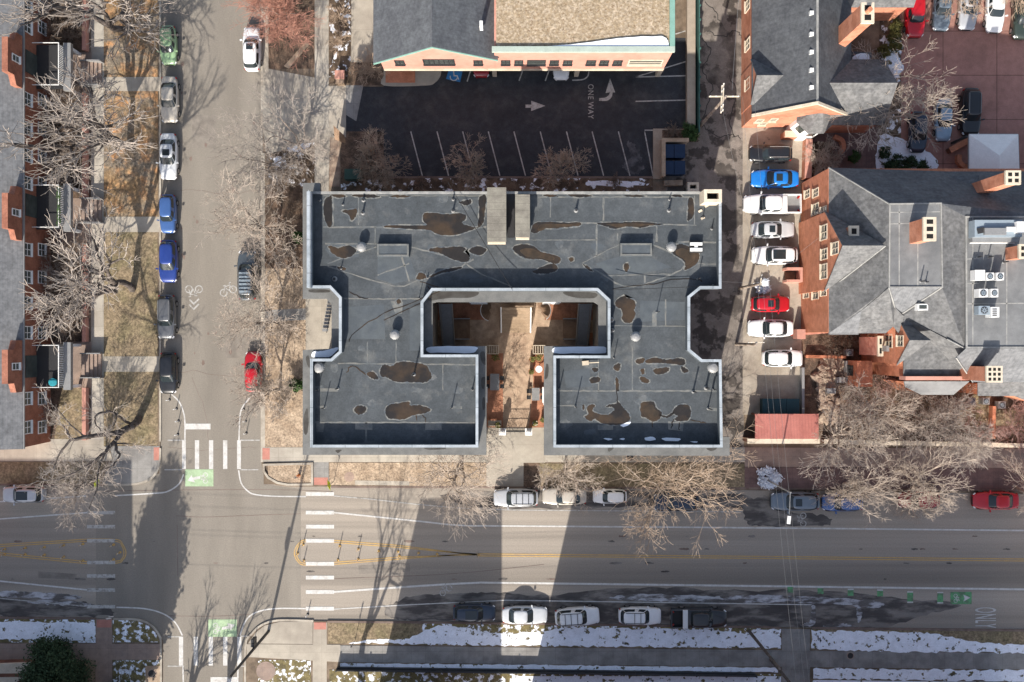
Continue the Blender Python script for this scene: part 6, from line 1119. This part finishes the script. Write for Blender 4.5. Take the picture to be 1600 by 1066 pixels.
limbed('heavy limbed sparse elm leaning over the corner pavement', [([(217, 655, 0), (214, 660, 2), (205, 667, 4), (190, 675, 5.2)], .40, .30), ([(190, 675, 5.2), (168, 679, 6.6), (135, 683, 8), (112, 686, 8.9)], .27, .15), ([(112, 686, 8.9), (101, 669, 9.4), (94, 660, 9.8)], .13, .05), ([(112, 686, 8.9), (96, 706, 9.3), (84, 732, 9.6)], .14, .05), ([(190, 675, 5.2), (180, 690, 6.1), (165, 706, 7.1), (150, 720, 7.9), (138, 733, 8.3)], .24, .10),
        ([(180, 690, 6.1), (183, 704, 7), (187, 712, 7.4), (176, 727, 8.1), (158, 736, 8.6)], .15, .05), ([(208, 664, 3.4), (192, 655, 5.2), (177, 644, 6.7), (165, 643, 7.2), (152, 649, 7.6), (149, 660, 8), (158, 674, 8.4)], .14, .05), ([(182, 694, 6.3), (195, 692, 6.8), (212, 696, 7.2)], .09, .04), ([(165, 706, 7.1), (154, 735, 8.4), (152, 765, 9.2), (140, 795, 9.8)], .11, .04), ([(150, 720, 7.9), (120, 738, 9), (90, 750, 9.6), (60, 752, 10)], .10, .04), ([(177, 644, 6.7), (182, 655, 7), (176, 668, 7.4)], .07, .04), ([(138, 683, 7.9), (112, 664, 9), (90, 640, 9.8), (72, 625, 10.2)], .09, .03)], 77, 'twig_grey', 'bark_dark', WG, .9)
tree(158, 742, 'smaller bare tree on the southwest kerb lawn beside the silver suv', 8.5, 3.7, 27, 'twig_grey', 'bark_dark', WG, depth=6, r0=.16, side=2)
EG = 'bare trees in the east gravel gardens'
B4 = dict(forks=5, depth=6, r0=.17, first=.2, side=2.5, wild=.6, open_=.7)
B6 = dict(forks=5, depth=6, r0=.19, first=.18, side=1.8, wild=.62, open_=.75, lo=3, keep=.62)
tree(474, 236, 'bare multi stemmed tree beside the driveway to the black car park', 11, 4.6, 31, 'twig_grey', 'bark', EG, **{**B4, 'side': 1.3})
tree(431, 268, 'bare tree in the snowy mulch bed at the driveway corner', 9, 3.7, 35, 'twig_grey', 'bark', EG, **{**B4, 'side': 1.4})
tree(436, 360, 'pale twiggy tree overhanging the street north of the blue grey suv', 10.5, 5.2, 41, 'twig_pale', 'bark_dark', EG, rz=0, lean=(-.35, 0), **B4)
tree(437, 505, 'pale twiggy tree overhanging the street south of the blue grey suv', 10, 4.9, 47, 'twig_pale', 'bark_dark', EG, rz=0, lean=(-.35, 0), **B4)
tree(438, 608, 'pale twiggy tree shading the red hatchback', 8.5, 3.6, 52, 'twig_pale', 'bark_dark', EG, rz=0, lean=(-.35, 0), **B4)
tree(452, 40, 'reddish twigged tree in the north mulch island', 7, 4.2, 55, 'twig_red', 'bark', EG, **B4)
tree(430, 8, 'small reddish twigged tree beside the white suv at the top of the street', 6, 3.0, 57, 'twig_red', 'bark', EG, **B4)
NG = 'bare trees along the north kerb of the main street'
tree(722, 735, 'wide grey twigged tree in front of the west wing, west of the silver suv', 8.5, 5.0, 63, 'twig_pale', 'bark_pale', NG, **B6)
tree(884, 737, 'smaller bare tree over the pale beige sedan', 6.5, 3.3, 66, 'twig_pale', 'bark_pale', NG, **B6)
tree(1044, 745, 'large golden tan tree in front of the east wing over the navy suv', 10, 6.9, 72, 'twig_tan', 'bark_pale', NG, **B6)
tree(1292, 666, 'dense pale tree over the brown pavement beside the pink carport', 11, 4.2, 77, 'twig_pale', 'bark_pale', NG, **B6)
tree(1318, 756, 'bare tree over the blue hatchback at the north kerb', 8, 3.7, 81, 'twig_pale', 'bark_pale', NG, **B6)
tree(1412, 752, 'bare tree over the dark red hatchback at the north kerb', 8, 3.9, 85, 'twig_pale', 'bark_pale', NG, **B6)
tree(1588, 762, 'bare tree at the east image edge beside the bright red sedan', 8.5, 4.4, 88, 'twig_pale', 'bark_pale', NG, **B6)
YG_ = 'bare trees in the mansion garden'
tree(1336, 640, 'pale limbed tree in front of the mansion southwest corner', 9.5, 4.3, 93, 'twig_pale', 'trim_cream' if False else 'bark_pale', YG_, **B6)
tree(1412, 650, 'grey twigged tree south of the mansion porch', 7, 3.8, 97, 'twig_grey', 'bark', YG_, **B4)
tree(1470, 668, 'grey twigged tree beside the tan capped garden wall', 7, 3.8, 101, 'twig_grey', 'bark', YG_, **B4)
tree(1364, 180, 'large pale bare tree in the snowy bed between brick house and red car park', 8.5, 5.6, 104, 'twig_pale', 'bark_pale', 'bare trees round the red car park', **B6)
tree(1470, -8, 'pale bare tree over the upper row of the red car park', 8, 3.6, 107, 'twig_tan', 'bark', 'bare trees round the red car park', **B4)
tree(1572, -6, 'golden bare tree over the white sedan in the red car park', 7.5, 3.0, 109, 'twig_tan', 'bark', 'bare trees round the red car park', **B4)
LG = 'small bare trees at the south edge of the black car park'
B3 = dict(forks=5, depth=6, r0=.12, first=.2, side=2.0, wild=.6, open_=.6)
tree(606, 268, 'small bare tree beside the green transformer box', 6.5, 3.0, 113, 'twig_tan', 'bark', LG, **B3)
tree(737, 272, 'small bare tree in the middle of the black car park south edge', 6, 2.4, 117, 'twig_tan', 'bark', LG, **B3)
tree(872, 270, 'small bare tree near the east end of the black car park bays', 7, 2.5, 119, 'twig_tan', 'bark', LG, **B3)
tree(582, 262, 'thin bare sapling west of the other car park trees', 5, 1.6, 123, 'twig_tan', 'bark', LG, **B3)
tree(1281, 252, 'small whitish shrub tree in the curved brick planter', 3.6, 1.9, 127, 'twig_pale', 'twig_pale', 'bare trees round the red car park', **{**B3, 'r0': .06})
# shrubs
WSG = 'bare hedge shrubs in front of the row houses'
rs = random.Random(9); k = 0
PL = ['north of the first porch', 'north of the first porch', 'north of the first porch', 'just south of the first porch', 'between the first two porches', 'between the first two porches', 'north of the garland porch', 'south of the garland porch', 'between the last two porches', 'between the last two porches', 'between the last two porches', 'north of the turquoise planter porch']
for y in (4, 32, 60, 166, 196, 226, 254, 282, 400, 428, 456, 484, 510):
    side_ = 'next to the house wall' if k % 2 else 'next to the garden wall'
    for x in ((96, 122)):
        w_ = 'house side' if x < 100 else 'pavement side'
        ref = 'north of the first porch' if y < 80 else ('south of the first porch' if y < 300 else 'south of the garland porch')
        o_ = {4: 'first', 32: 'second', 60: 'third', 166: 'first', 196: 'second', 226: 'third', 254: 'fourth', 282: 'fifth', 400: 'first', 428: 'second', 456: 'third', 484: 'fourth', 510: 'fifth'}[y]
        shrub(x+rs.uniform(-5, 5), y+rs.uniform(-4, 4), f'bare shrub on the {w_}, {o_} {ref}', 2.6+rs.uniform(-.4, .8), 1.5, 200+k, 'twig_brown' if k % 3 else 'twig_grey', WSG); k += 1
shrub(86, 648, 'greenish bare shrub under the southernmost row house windows', 2.4, 1.5, 231, 'twig_grey', WSG)
for i, (x, y, h, s, m, lab) in enumerate(((444, 20, 2, 1.8, 'twig_red', 'reddish shrub in the north mulch island, topmost'), (466, 44, 1.8, 1.5, 'twig_red', 'reddish shrub in the north mulch island near the sandstone path'), (434, 58, 1.8, 1.4, 'twig_red', 'reddish shrub in the north mulch island beside the street path'), (470, 12, 1.6, 1.4, 'twig_brown', 'brown shrub in the north mulch island beside the sidewalk'),
        (531, 30, 2, 1.3, 'twig_tan', 'tan shrub in the narrow snowy bed, upper one'), (530, 70, 2, 1.3, 'twig_tan', 'tan shrub in the narrow snowy bed, lower one'), (584, 108, 2.4, 1.8, 'twig_tan', 'golden tan shrub at the west corner of the pink office'), (566, 116, 1.8, 1.2, 'twig_tan', 'tan shrub left of the golden shrub by the pink office'),
        (448, 262, 1.8, 1.6, 'twig_brown', 'brown shrub in the driveway corner bed, centre'), (472, 272, 1.8, 1.4, 'twig_brown', 'brown shrub in the driveway corner bed beside the sidewalk'), (436, 284, 1.6, 1.3, 'twig_brown', 'brown shrub in the driveway corner bed, south'), (440, 640, 1.6, 1.2, 'twig_grey', 'grey shrub in the gravel bed north of the corner sidewalk'), (455, 600, 1.8, 1.3, 'twig_grey', 'grey shrub in the gravel bed beside the west wing'),
        (460, 330, 2, 1.5, 'twig_brown', 'brown shrub near the northwest corner of the flat roofed building'), (450, 400, 1.8, 1.4, 'twig_grey', 'grey shrub west of the flat roofed building, opposite the blue grey suv'), (1500, 640, 2, 1.9, 'twig_pink', 'pinkish shrub left of the orange lawn wall'), (1572, 668, 2.4, 2.2, 'twig_pink', 'pinkish shrub right of the orange lawn wall'), (1592, 640, 2.2, 1.9, 'twig_pink', 'pinkish shrub at the east edge beside the ground condensers'), (1535, 676, 2, 1.7, 'twig_pink', 'pinkish shrub against the tan capped wall'),
        (1438, 622, 2.0, 1.8, 'twig_brown', 'dark brown shrub below the porch roof'), (1462, 640, 2.0, 1.8, 'twig_brown', 'dark brown shrub right below the mansion porch'), (1410, 622, 2.0, 1.7, 'twig_brown', 'dark brown shrub left below the mansion porch'), (1376, 600, 2.2, 1.7, 'twig_pink', 'pinkish shrub against the mansion southwest wall'), (1330, 606, 1.8, 1.5, 'twig_grey', 'grey shrub beside the slanted garden condensers'), (1294, 538, 1.8, 1.6, 'twig_brown', 'brown shrub at the top of the rock garden'), (1316, 532, 1.8, 1.5, 'twig_brown', 'brown shrub under the mansion southwest eave'),
        (1274, 268, 1.2, .9, 'twig_pale', 'pale shrub beside the bright blue sedan'), (1050, 208, 1.0, 1.0, 'twig_brown', 'dry brown shrub on the island beside the green juniper'), (1368, 676, 2.0, 1.7, 'twig_grey', 'grey shrub behind the tan capped wall, west end'), (1500, 688, 1.6, 1.5, 'twig_grey', 'grey shrub behind the tan capped wall, east end'), (656, 288, 1.1, .9, 'twig_brown', 'low brown shrub north of the west wing'), (960, 288, 1.1, .9, 'twig_brown', 'low brown shrub north of the east wing'))):
    shrub(x, y, lab, h, s, 300+i, m)
# leafy plants
def leafy(px, py, label, r, h, m, seed, n=2600, leaf=.13, nm='evergreen_shrub', cat='shrub', conic=False, group='evergreen plants'):
    rr = np.random.RandomState(seed); t = thing(nm, label, cat, (0, 0, 0), group)
    MB().tube((0, 0, 0), (0, 0, h*.5), max(.05, r*.06), .03, n=8).build('trunk', 'bark_dark', t)
    cl = rr.normal(size=(26, 3)); cl /= np.linalg.norm(cl, axis=1, keepdims=True); cl *= rr.uniform(.55, 1, (26, 1)); P = cl[rr.randint(0, 26, n)]+rr.normal(size=(n, 3))*.19
    P = P*np.array([r, r, h*.5])*.9+np.array([0, 0, h*.52])
    if conic: z = rr.uniform(0, 1, n)**.8; a = rr.uniform(0, 6.283, n); q = r*(1-z)*(.35+.65*rr.uniform(0, 1, n)**.5)*(1+.22*np.sin(a*7+z*21)); P = np.stack([q*np.cos(a), q*np.sin(a), h*(.08+.92*z)], 1)
    P[:, 2] = np.maximum(P[:, 2], .05); D = rr.normal(size=(n, 3)); D[:, 2] *= .6; D /= np.linalg.norm(D, axis=1, keepdims=True); E_ = np.cross(D, rr.normal(size=(n, 3))); E_ /= np.linalg.norm(E_, axis=1, keepdims=True); s = leaf*rr.uniform(.6, 1.4, (n, 1)); D *= s; E_ *= s*.5
    V = np.stack([P-D, P+E_, P+D, P-E_], 1).reshape(-1, 3); me = bpy.data.meshes.new('crown'); me.vertices.add(len(V)); me.vertices.foreach_set('co', V.ravel()); me.loops.add(4*n); me.loops.foreach_set('vertex_index', np.arange(4*n, dtype=np.int32)); me.polygons.add(n); me.polygons.foreach_set('loop_start', np.arange(0, 4*n, 4, dtype=np.int32)); me.materials.append(M[m]); me.update(calc_edges=True)
    o = bpy.data.objects.new('crown', me); COL.objects.link(o); o.parent = t; t.location = G(px, py, .1); return t
leafy(105, 1030, 'dark bushy evergreen tree at the southwest corner behind the pavement', 3.0, 5.0, 'leaf_dark', 1, 15000, .13, 'evergreen_tree', 'tree')
leafy(1077, 207, 'round green juniper on the island at the corner of the alley', .95, 1.6, 'leaf_green', 2, 2600, .11)
leafy(1332, 247, 'small dark green shrub in the courtyard paving of the brick house', .6, 1.2, 'leaf_green', 3, 1200, .1)
leafy(466, 600, 'green yucca like shrub against the west wing', .7, 1.5, 'leaf_green', 4, 900, .16); leafy(468, 372, 'green shrub at the northwest wall of the flat roofed building', .6, 1.2, 'leaf_green', 5, 900, .12)
for i, (x, y, lab) in enumerate(((1394, 60, 'clipped olive ball shrub in the north of the snowy bed'), (1396, 76, 'clipped olive ball shrub beside the snow, lower one'), (1378, 82, 'clipped olive ball shrub beside the snowy porch roof'), (1396, 44, 'clipped olive ball shrub nearest the red suv'))): leafy(x, y, lab, .7, 1.1, 'leaf_olive', 20+i, 1600, .08)
for i, (x, y) in enumerate(((1380, 240), (1400, 252), (1420, 256), (1440, 262), (1388, 262), (1410, 268))): leafy(x, y, f'dark snow dusted low shrub below the large pale tree, {["first", "second", "third", "fourth", "fifth", "sixth"][i]} from the west', .7, .8, 'leaf_dark', 30+i, 900, .1)
for i, (x, y, h, r) in enumerate(((178, 1096, 14.2, 2.6), (206, 1100, 13.0, 2.4), (40, 1110, 12, 3.2))): leafy(x, y, ['tall dark conifer south of the southwest crosswalk', 'shorter dark conifer east of the tall southwest conifer', 'dark conifer behind the southwest porch roof'][i], r, h, 'leaf_dark', 40+i, 12000, .26, 'conifer', 'tree', i == 2)
for i, (x, y, h, r) in enumerate(((566, 1082, 16, 5.0), (345, 1120, 9.5, 2.6), (290, 1125, 8, 2.4))): tree(x, y, ['tall bare tree south of the yellow median tip beyond the iron fence', 'tall bare tree south of the lower crosswalk', 'second tall bare tree south of the lower crosswalk'][i], h, r, 150+i*5, 'twig_grey', 'bark_dark', 'bare trees south of the main street', depth=5, r0=.4, forks=3, side=1.2, open_=.4)
print('twig segments', sum(NSEG), len(NSEG), max(NSEG))
# ================================================================ poles, wires, signs, posts, rocks
def upole(px, py, h, label, arms=(), r=.15, m='wood_pole'):
    x, y = G2(px, py); t = thing('utility_pole', label, 'utility pole', (x, y, .1), 'wooden utility poles'); MB().tube((x, y, .1), (x, y, h), r*1.15, r*.8, n=10).build('shaft', m, t)
    for an, L, dz in arms:
        d = Vector((math.cos(R(an)), math.sin(R(an)))); p = Vector((x, y)); a = MB().obox(p+d*.0+Vector((-d.y, d.x))*.2, R(an), L, .10, h-dz-.07, h-dz+.07).build('cross_arm', 'trim_cream', t)
        for k in (-.46, -.28, .28, .46): q = p+d*L*k+Vector((-d.y, d.x))*.2; MB().lathe([(.04, 0), (.055, .05), (.045, .12), (.02, .2)], (q.x, q.y, h-dz+.07), 8).build('insulator', 'metal_white', a)
    return t
upole(1094, 197, 11.5, 'wooden utility pole with stacked white cross arms beside the alley', ((88, 2.6, .3), (88, 2.6, 1.0), (0, 2.8, .8)))
tp = upole(1155, 451, 9.2, 'wooden utility pole with white transformer west of the red hatchback', ((80, 1.6, .4),)); q = G2(1155, 451); MB().lathe([(.1, 0), (.26, .05), (.26, .8), (.1, .9)], (q[0]+.35, q[1], 7.9), 14).build('transformer_can', 'metal_white', tp); MB().lathe([(.2, 0), (.34, .12), (.3, .3), (.05, .4)], (q[0]+.1, q[1]+.1, 9.1), 10).build('pole_cap', 'metal_white', tp)
upole(1150, 538, 8, 'wooden utility pole beside the white sedan of the alley row', ((0, 1.6, .3),))
upole(1170, 986, 11.0, 'dark wooden utility pole in the snowy strip on the south kerb', m='bark_dark')
upole(1204, 1030, 11.6, 'second dark wooden utility pole on the south pavement', ((0, 2.4, .4), (0, 2.4, 1.2)), m='bark_dark')
def lamp(px, py, h, an, L, label):
    x, y = G2(px, py); t = thing('street_lamp', label, 'street lamp', (x, y, .1), 'street lamps'); MB().tube((x, y, .1), (x, y, h), .1, .07, n=10).build('pole', 'metal_grey', t); d = Vector((math.cos(R(an)), math.sin(R(an)))); e = Vector((x, y))+d*L
    a = MB().tube((x, y, h-.1), (e.x, e.y, h+.25), .04, n=8).build('arm', 'metal_grey', t); MB().obox(e+d*.25, R(an), .75, .32, h+.18, h+.34).build('lamp_head', 'metal_white', t); return t
lt = lamp(1197, 749, 8.4, -96, 2.3, 'grey street lamp with white head reaching over the steel blue wagon')
def signal(px, py, h, an, L, label):
    x, y = G2(px, py); t = thing('signal_pole', label, 'traffic signal', (x, y, .1)); MB().tube((x, y, .1), (x, y, h), .16, .12, n=10).build('pole', 'metal_dark', t); d = Vector((math.cos(R(an)), math.sin(R(an)))); e = Vector((x, y))+d*L; MB().tube((x, y, 5.6), (e.x, e.y, 6.0), .09, .06, n=8).build('mast_arm', 'metal_dark', t)
    for k in (.55, .98):
        q = Vector((x, y)).lerp(e, k); hd = MB().obox(q, R(an), .34, .3, 5.0, 6.05).build('signal_head', 'metal_dark', t)
        for z, m in ((5.85, 'lamp_red'), (5.55, 'paint_yellow'), (5.25, 'paint_green_dark')): MB().tube((q.x, q.y-.15, z), (q.x, q.y-.2, z), .1, n=10).build('signal_lens', m, hd)
    return t
sg = signal(420, 986, 13.2, 90, .9, 'tall dark signal pole on the southeast corner pavement')
# wires: overhead lines sag between poles
def wire(a, b, label, sag=.35, r=.011, m='metal_grey'):
    A, B = Vector(a), Vector(b); t = MB(); n = 14; P = [A.lerp(B, i/n)-Vector((0, 0, sag*4*(i/n)*(1-i/n))) for i in range(n+1)]
    vs, fs = [], []
    for i, p in enumerate(P):
        d = (P[min(i+1, n)]-P[max(i-1, 0)]).normalized(); u = d.orthogonal().normalized(); w = d.cross(u)
        vs += [p+u*r*math.cos(k*2.0944)+w*r*math.sin(k*2.0944) for k in range(3)]
    for i in range(n): fs += [(i*3+k, i*3+(k+1) % 3, i*3+3+(k+1) % 3, i*3+3+k) for k in range(3)]
    t.add(vs, fs); o = t.build('overhead_wire', m); return tag(o, label, 'wire', 'overhead wires along the alley' if 'alley' in label else 'overhead wires along the south pavement')
def P_(px, py, h, dx=0): x, y = G2(px, py); return (x+dx, y, h)
p1, p2, p3, p5 = (1094, 197), (1155, 451), (1150, 538), (1204, 1030)
AW = ['western thin wire', 'eastern thin wire']
for i, dx in enumerate((-.45, .35)):
    wire((G2(*p1)[0]+2.2+dx*1.1, G2(*p1)[1]+.2, 11.4 if i % 2 else 10.7), (G2(*p5)[0]+dx*1.5, G2(*p5)[1]+.2, 11.3), f'{AW[i]} running along the alley to the south pavement', .9)
wire((G2(*p1)[0], G2(*p1)[1], 9.5), (*G2(*p2), 8.9), 'low thin wire along the alley between the cross armed and the transformer pole', .5); wire((*G2(*p2), 8.9), (G2(*p5)[0]+.4, G2(*p5)[1], 10.4), 'low thin wire along the alley from the transformer pole southward', .9); wire((G2(*p1)[0]+.6, G2(*p1)[1]+.6, 11.3), (G2(1128, -120)[0], G2(1128, -120)[1], 11.3), 'thin wire along the alley running north from the cross armed pole', .4)
wire((G2(*p2)[0], G2(*p2)[1], 8.9), (XM-.05, G2(0, 380)[1], 6.5), 'thin service wire from the alley transformer pole to the mansion wall', .3); wire((*G2(*p2), 8.6), (par[26][0] if False else G2(1126, 430, 11.7)[0], G2(1126, 440, 11.7)[1], 11.7), 'thin service wire from the alley transformer pole to the flat roofed building', .2)
for i, (yy, h) in enumerate(((1013, 11.2), (1018, 10.6), (1030, 9.6), (1045, 9.9), (1050, 8.2))):
    wire(P_(-260, yy-8, h), P_(1204, yy+14, h), f'thin wire high over the south pavement, {["first", "second", "third", "fourth", "fifth"][i]} from the north', 1.4, .012, 'metal_white' if i % 2 else 'metal_grey')
wire(G(700, 285, 11.6), G(800, 452, 11.9), 'black cable crossing the north roof toward the courtyard parapet', .5, .03, 'metal_dark'); wire((*G2(1114, 447, 11.4), 11.4), G(957, 453, 11.9), 'black cable drooping across the east roof to the courtyard parapet corner', .3, .03, 'metal_dark')
# kerb delineator posts
def post(px, py, m, label, h=.95):
    x, y = G2(px, py); t = thing('delineator_post', label, 'bollard', (x, y, .02), label+' row'); MB().tube((x, y, .06), (x, y, h), .045, .04, n=8).build('shaft', m, t); MB().lathe([(.14, .0), (.13, .05), (.06, .07)], (x, y, .02), 10).build('base', 'plastic_black' if m != 'paint_yellow' else 'paint_yellow', t)
    b = MB().tube((x, y, h*.70), (x, y, h*.86), .05, n=8).build('reflector_band', 'trim_white', t); return t
yl = 'slim yellow plastic delineator post in the west striped median'
for x, y in ((8, 858), (8, 866), (40, 856), (40, 866), (70, 855), (70, 867), (100, 852), (100, 870), (130, 850), (130, 876), (178, 851), (188, 863), (178, 874)): post(x, y, 'paint_yellow', yl)
yr = 'slim yellow plastic delineator post in the east striped median'
for x, y in ((474, 851), (465, 865), (475, 876), (531, 853), (528, 875), (560, 858), (560, 874), (592, 861), (622, 862), (624, 869), (654, 864), (683, 866), (748, 867.5)): post(x, y, 'paint_yellow', yr)
for x, y in ((265, 625), (276, 639), (279, 658), (278, 679)): post(x, y, 'trim_white', 'slim white delineator post behind the western curved line of the side street')
for x, y in ((384, 658), (385, 677), (381, 640)): post(x, y, 'trim_white', 'slim white delineator post behind the eastern curved line of the side street')
post(481, 960, 'trim_white', 'slim white delineator post at the southeast kerb ramp'); post(398, 1000, 'trim_white', 'slim white delineator post on the southeast curved line')
# signs on posts
def sign(px, py, h, an, label, m, w=.6, lz=.6, txt=None):
    x, y = G2(px, py); t = thing('street_sign', label, 'sign', (x, y, .1)); MB().tube((x, y, .1), (x, y, h), .03, n=6).build('post', 'metal_grey', t); d = Vector((math.cos(R(an)), math.sin(R(an)))); n_ = Vector((-d.y, d.x))
    P = [(x, y, h-lz*.5-.35+lz*.0)]; c = Vector((x, y))+n_*.05; z = h-.35; q = [(c.x+d.x*a*w*.62, c.y+d.y*a*w*.62, z+b*lz*.62) for a, b in ((0, -1), (1, 0), (0, 1), (-1, 0))]
    MB().add(q+[(p[0]+n_.x*.012, p[1]+n_.y*.012, p[2]) for p in q], [(0,1,2,3), (7,6,5,4), (0,4,5,1), (1,5,6,2), (2,6,7,3), (3,7,4,0)]).build('sign_panel', m, t)
    q = [(c.x+d.x*a*.25, c.y+d.y*a*.25, z-.62+b*.14) for a, b in ((-1, -1), (1, -1), (1, 1), (-1, 1))]; MB().add(q+[(p[0]+n_.x*.012, p[1]+n_.y*.012, p[2]) for p in q], [(0,1,2,3), (7,6,5,4), (0,4,5,1), (1,5,6,2), (2,6,7,3), (3,7,4,0)]).build('arrow_plate', m, t); return t
sign(170, 748, 3.0, 75, 'lime yellow diamond pedestrian sign on the southwest kerb under bare limbs', 'sign_lime', 1.0, 1.0); sign(522, 752, 2.8, 105, 'lime yellow diamond pedestrian sign beside the crosswalk in front of the west wing', 'sign_lime', 1.0, 1.0)
sign(470, 742, 2.6, 0, 'small grey street sign in the round gravel bed', 'metal_grey', .5, .5); sign(183, 958, 2.4, 0, 'small white parking sign at the snowy southwest lawn', 'metal_white', .5, .5); sign(555, 1000, 2.5, 90, 'small grey parking sign on the southeast lawn strip', 'metal_grey', .45, .5); sign(1272, 990, 2.4, 90, 'small dark parking sign on the snowy strip beside the cross path', 'metal_dark', .45, .5)
def hydrant(px, py, label):
    x, y = G2(px, py); t = thing('fire_hydrant', label, 'hydrant', (x, y, .1)); MB().lathe([(.16, 0), (.16, .06), (.11, .1), (.11, .5), (.13, .52), (.12, .6), (.05, .7)], (x, y, .12), 12).build('barrel', 'orange', t)
    for a in (0, 90, 180): d = (math.cos(R(a)), math.sin(R(a))); MB().tube((x+d[0]*.1, y+d[1]*.1, .5), (x+d[0]*.2, y+d[1]*.2, .5), .055, n=8).build('outlet', 'orange', t)
hydrant(468, 742.5, 'small orange hydrant marker in the round gravel bed')
# manholes, utility covers
for i, (x, y, r, lab, m, z) in enumerate(((546, 745, .42, 'round rusty manhole cover in the gravel strip before the west wing', 'concrete_brown', .13), (984, 714, .32, 'round dark manhole cover in the sidewalk before the east wing', 'metal_dark', .142), (238, 1052, .38, 'round manhole cover in the sandstone square of the southwest corner', 'metal_dark', .142), (416, 1048, .8, 'large round concrete cover on the southeast corner lawn', 'concrete_brown', .14), (1328, 1024, .3, 'round dark cover in the south pavement', 'metal_dark', .142), (148, 130, .1, '', '', 0))):
    if not lab: continue
    t = thing('manhole_cover', lab, 'manhole', (*G2(x, y), .1)); c = G2(x, y); MB().lathe([(r*1.25, z-.02), (r*1.25, z)], (*c, 0), 24).build('cover_ring', 'concrete_brown', t); MB().lathe([(r, z-.01), (r, z+.006)], (*c, 0), 24).build('cover_plate', m, t)
t = thing('utility_cover', 'rectangular grey utility cover in the west pavement', 'cover', (*G2(147, 134), .1)); MB().obox(G2(147.5, 134), R(-15), .75, 1.35, .12, .14).build('cover_frame', 'concrete_plain', t); MB().obox(G2(147.5, 134), R(-15), .5, 1.1, .121, .147).build('cover_plate', 'concrete_grey', t)
# boulders of the rock garden
rb = random.Random(4); shapes = []
for s in range(6):
    bm = MB(); vs = []; n1, n2 = 7, 9
    nz = [[rb.uniform(.75, 1.2) for _ in range(n2)] for _ in range(n1)]
    for i in range(n1):
        ph = math.pi*(i+.5)/n1
        for j in range(n2): a = 2*math.pi*j/n2; k = nz[i][j]; vs.append((.5*k*math.sin(ph)*math.cos(a), .38*k*math.sin(ph)*math.sin(a), .26*k*math.cos(ph)+.12))
    bm.add(vs, [(i*n2+j, (i+1)*n2+j, (i+1)*n2+(j+1) % n2, i*n2+(j+1) % n2) for i in range(n1-1) for j in range(n2)]+[tuple(range(n2)), tuple(reversed(range((n1-1)*n2, n1*n2)))]); o = bm.build('boulder', 'rock'); shapes.append(o)
k = 0; used = set()
for i in range(96):
    tt = rb.random(); y = 558+tt*98; x = 1284+rb.uniform(-9, 16)+(6 if y > 600 else 0)+max(0, 590-y)*rb.uniform(0, .7)
    s = shapes[i % 6]; o = s if i < 6 else s.copy()
    if i >= 6: COL.objects.link(o)
    sc = rb.choice((.7, .9, 1.0, 1.25, 1.6)); o.location = G(x, y, .12); o.rotation_euler = (0, 0, rb.uniform(0, 6.28)); o.scale = (sc, sc, sc); tag(o, 'tan garden boulder in the stone edging west of the mansion garden', 'boulder', 'boulders of the stone edging')
# snow clumps on the lot and bin lids
tag(MB().prism(PX(blob([(980, 222), (990, 226), (1000, 240), (1006, 262), (996, 272), (978, 268), (972, 258), (984, 248)], rg, 8, 5)), .113, .1145).build('snow_patch', 'lot_dust'), kind='stuff')
for p in ([(920, 284), (960, 284), (1000, 285), (1004, 290), (960, 292), (918, 290)], [(426, 248), (440, 246), (452, 262), (444, 266), (432, 258)], [(450, 232), (470, 226), (486, 224), (480, 232), (460, 238)]):
    tag(MB().prism(PX(blob(p, rg, 5, 3)), .12, .135).build('snow_patch', 'snow_heavy'), kind='stuff')
leafy(1199, 748, 'clump of snow white foliage round the street lamp base', 1.15, .9, 'snow', 61, 2600, .13, 'snowy_shrub', 'shrub', False, 'snow covered shrubs')
leafy(1190, 448, 'clump of snow white foliage between white crossover and red hatchback', .75, .8, 'snow', 62, 1500, .12, 'snowy_shrub', 'shrub', False, 'snow covered shrubs')
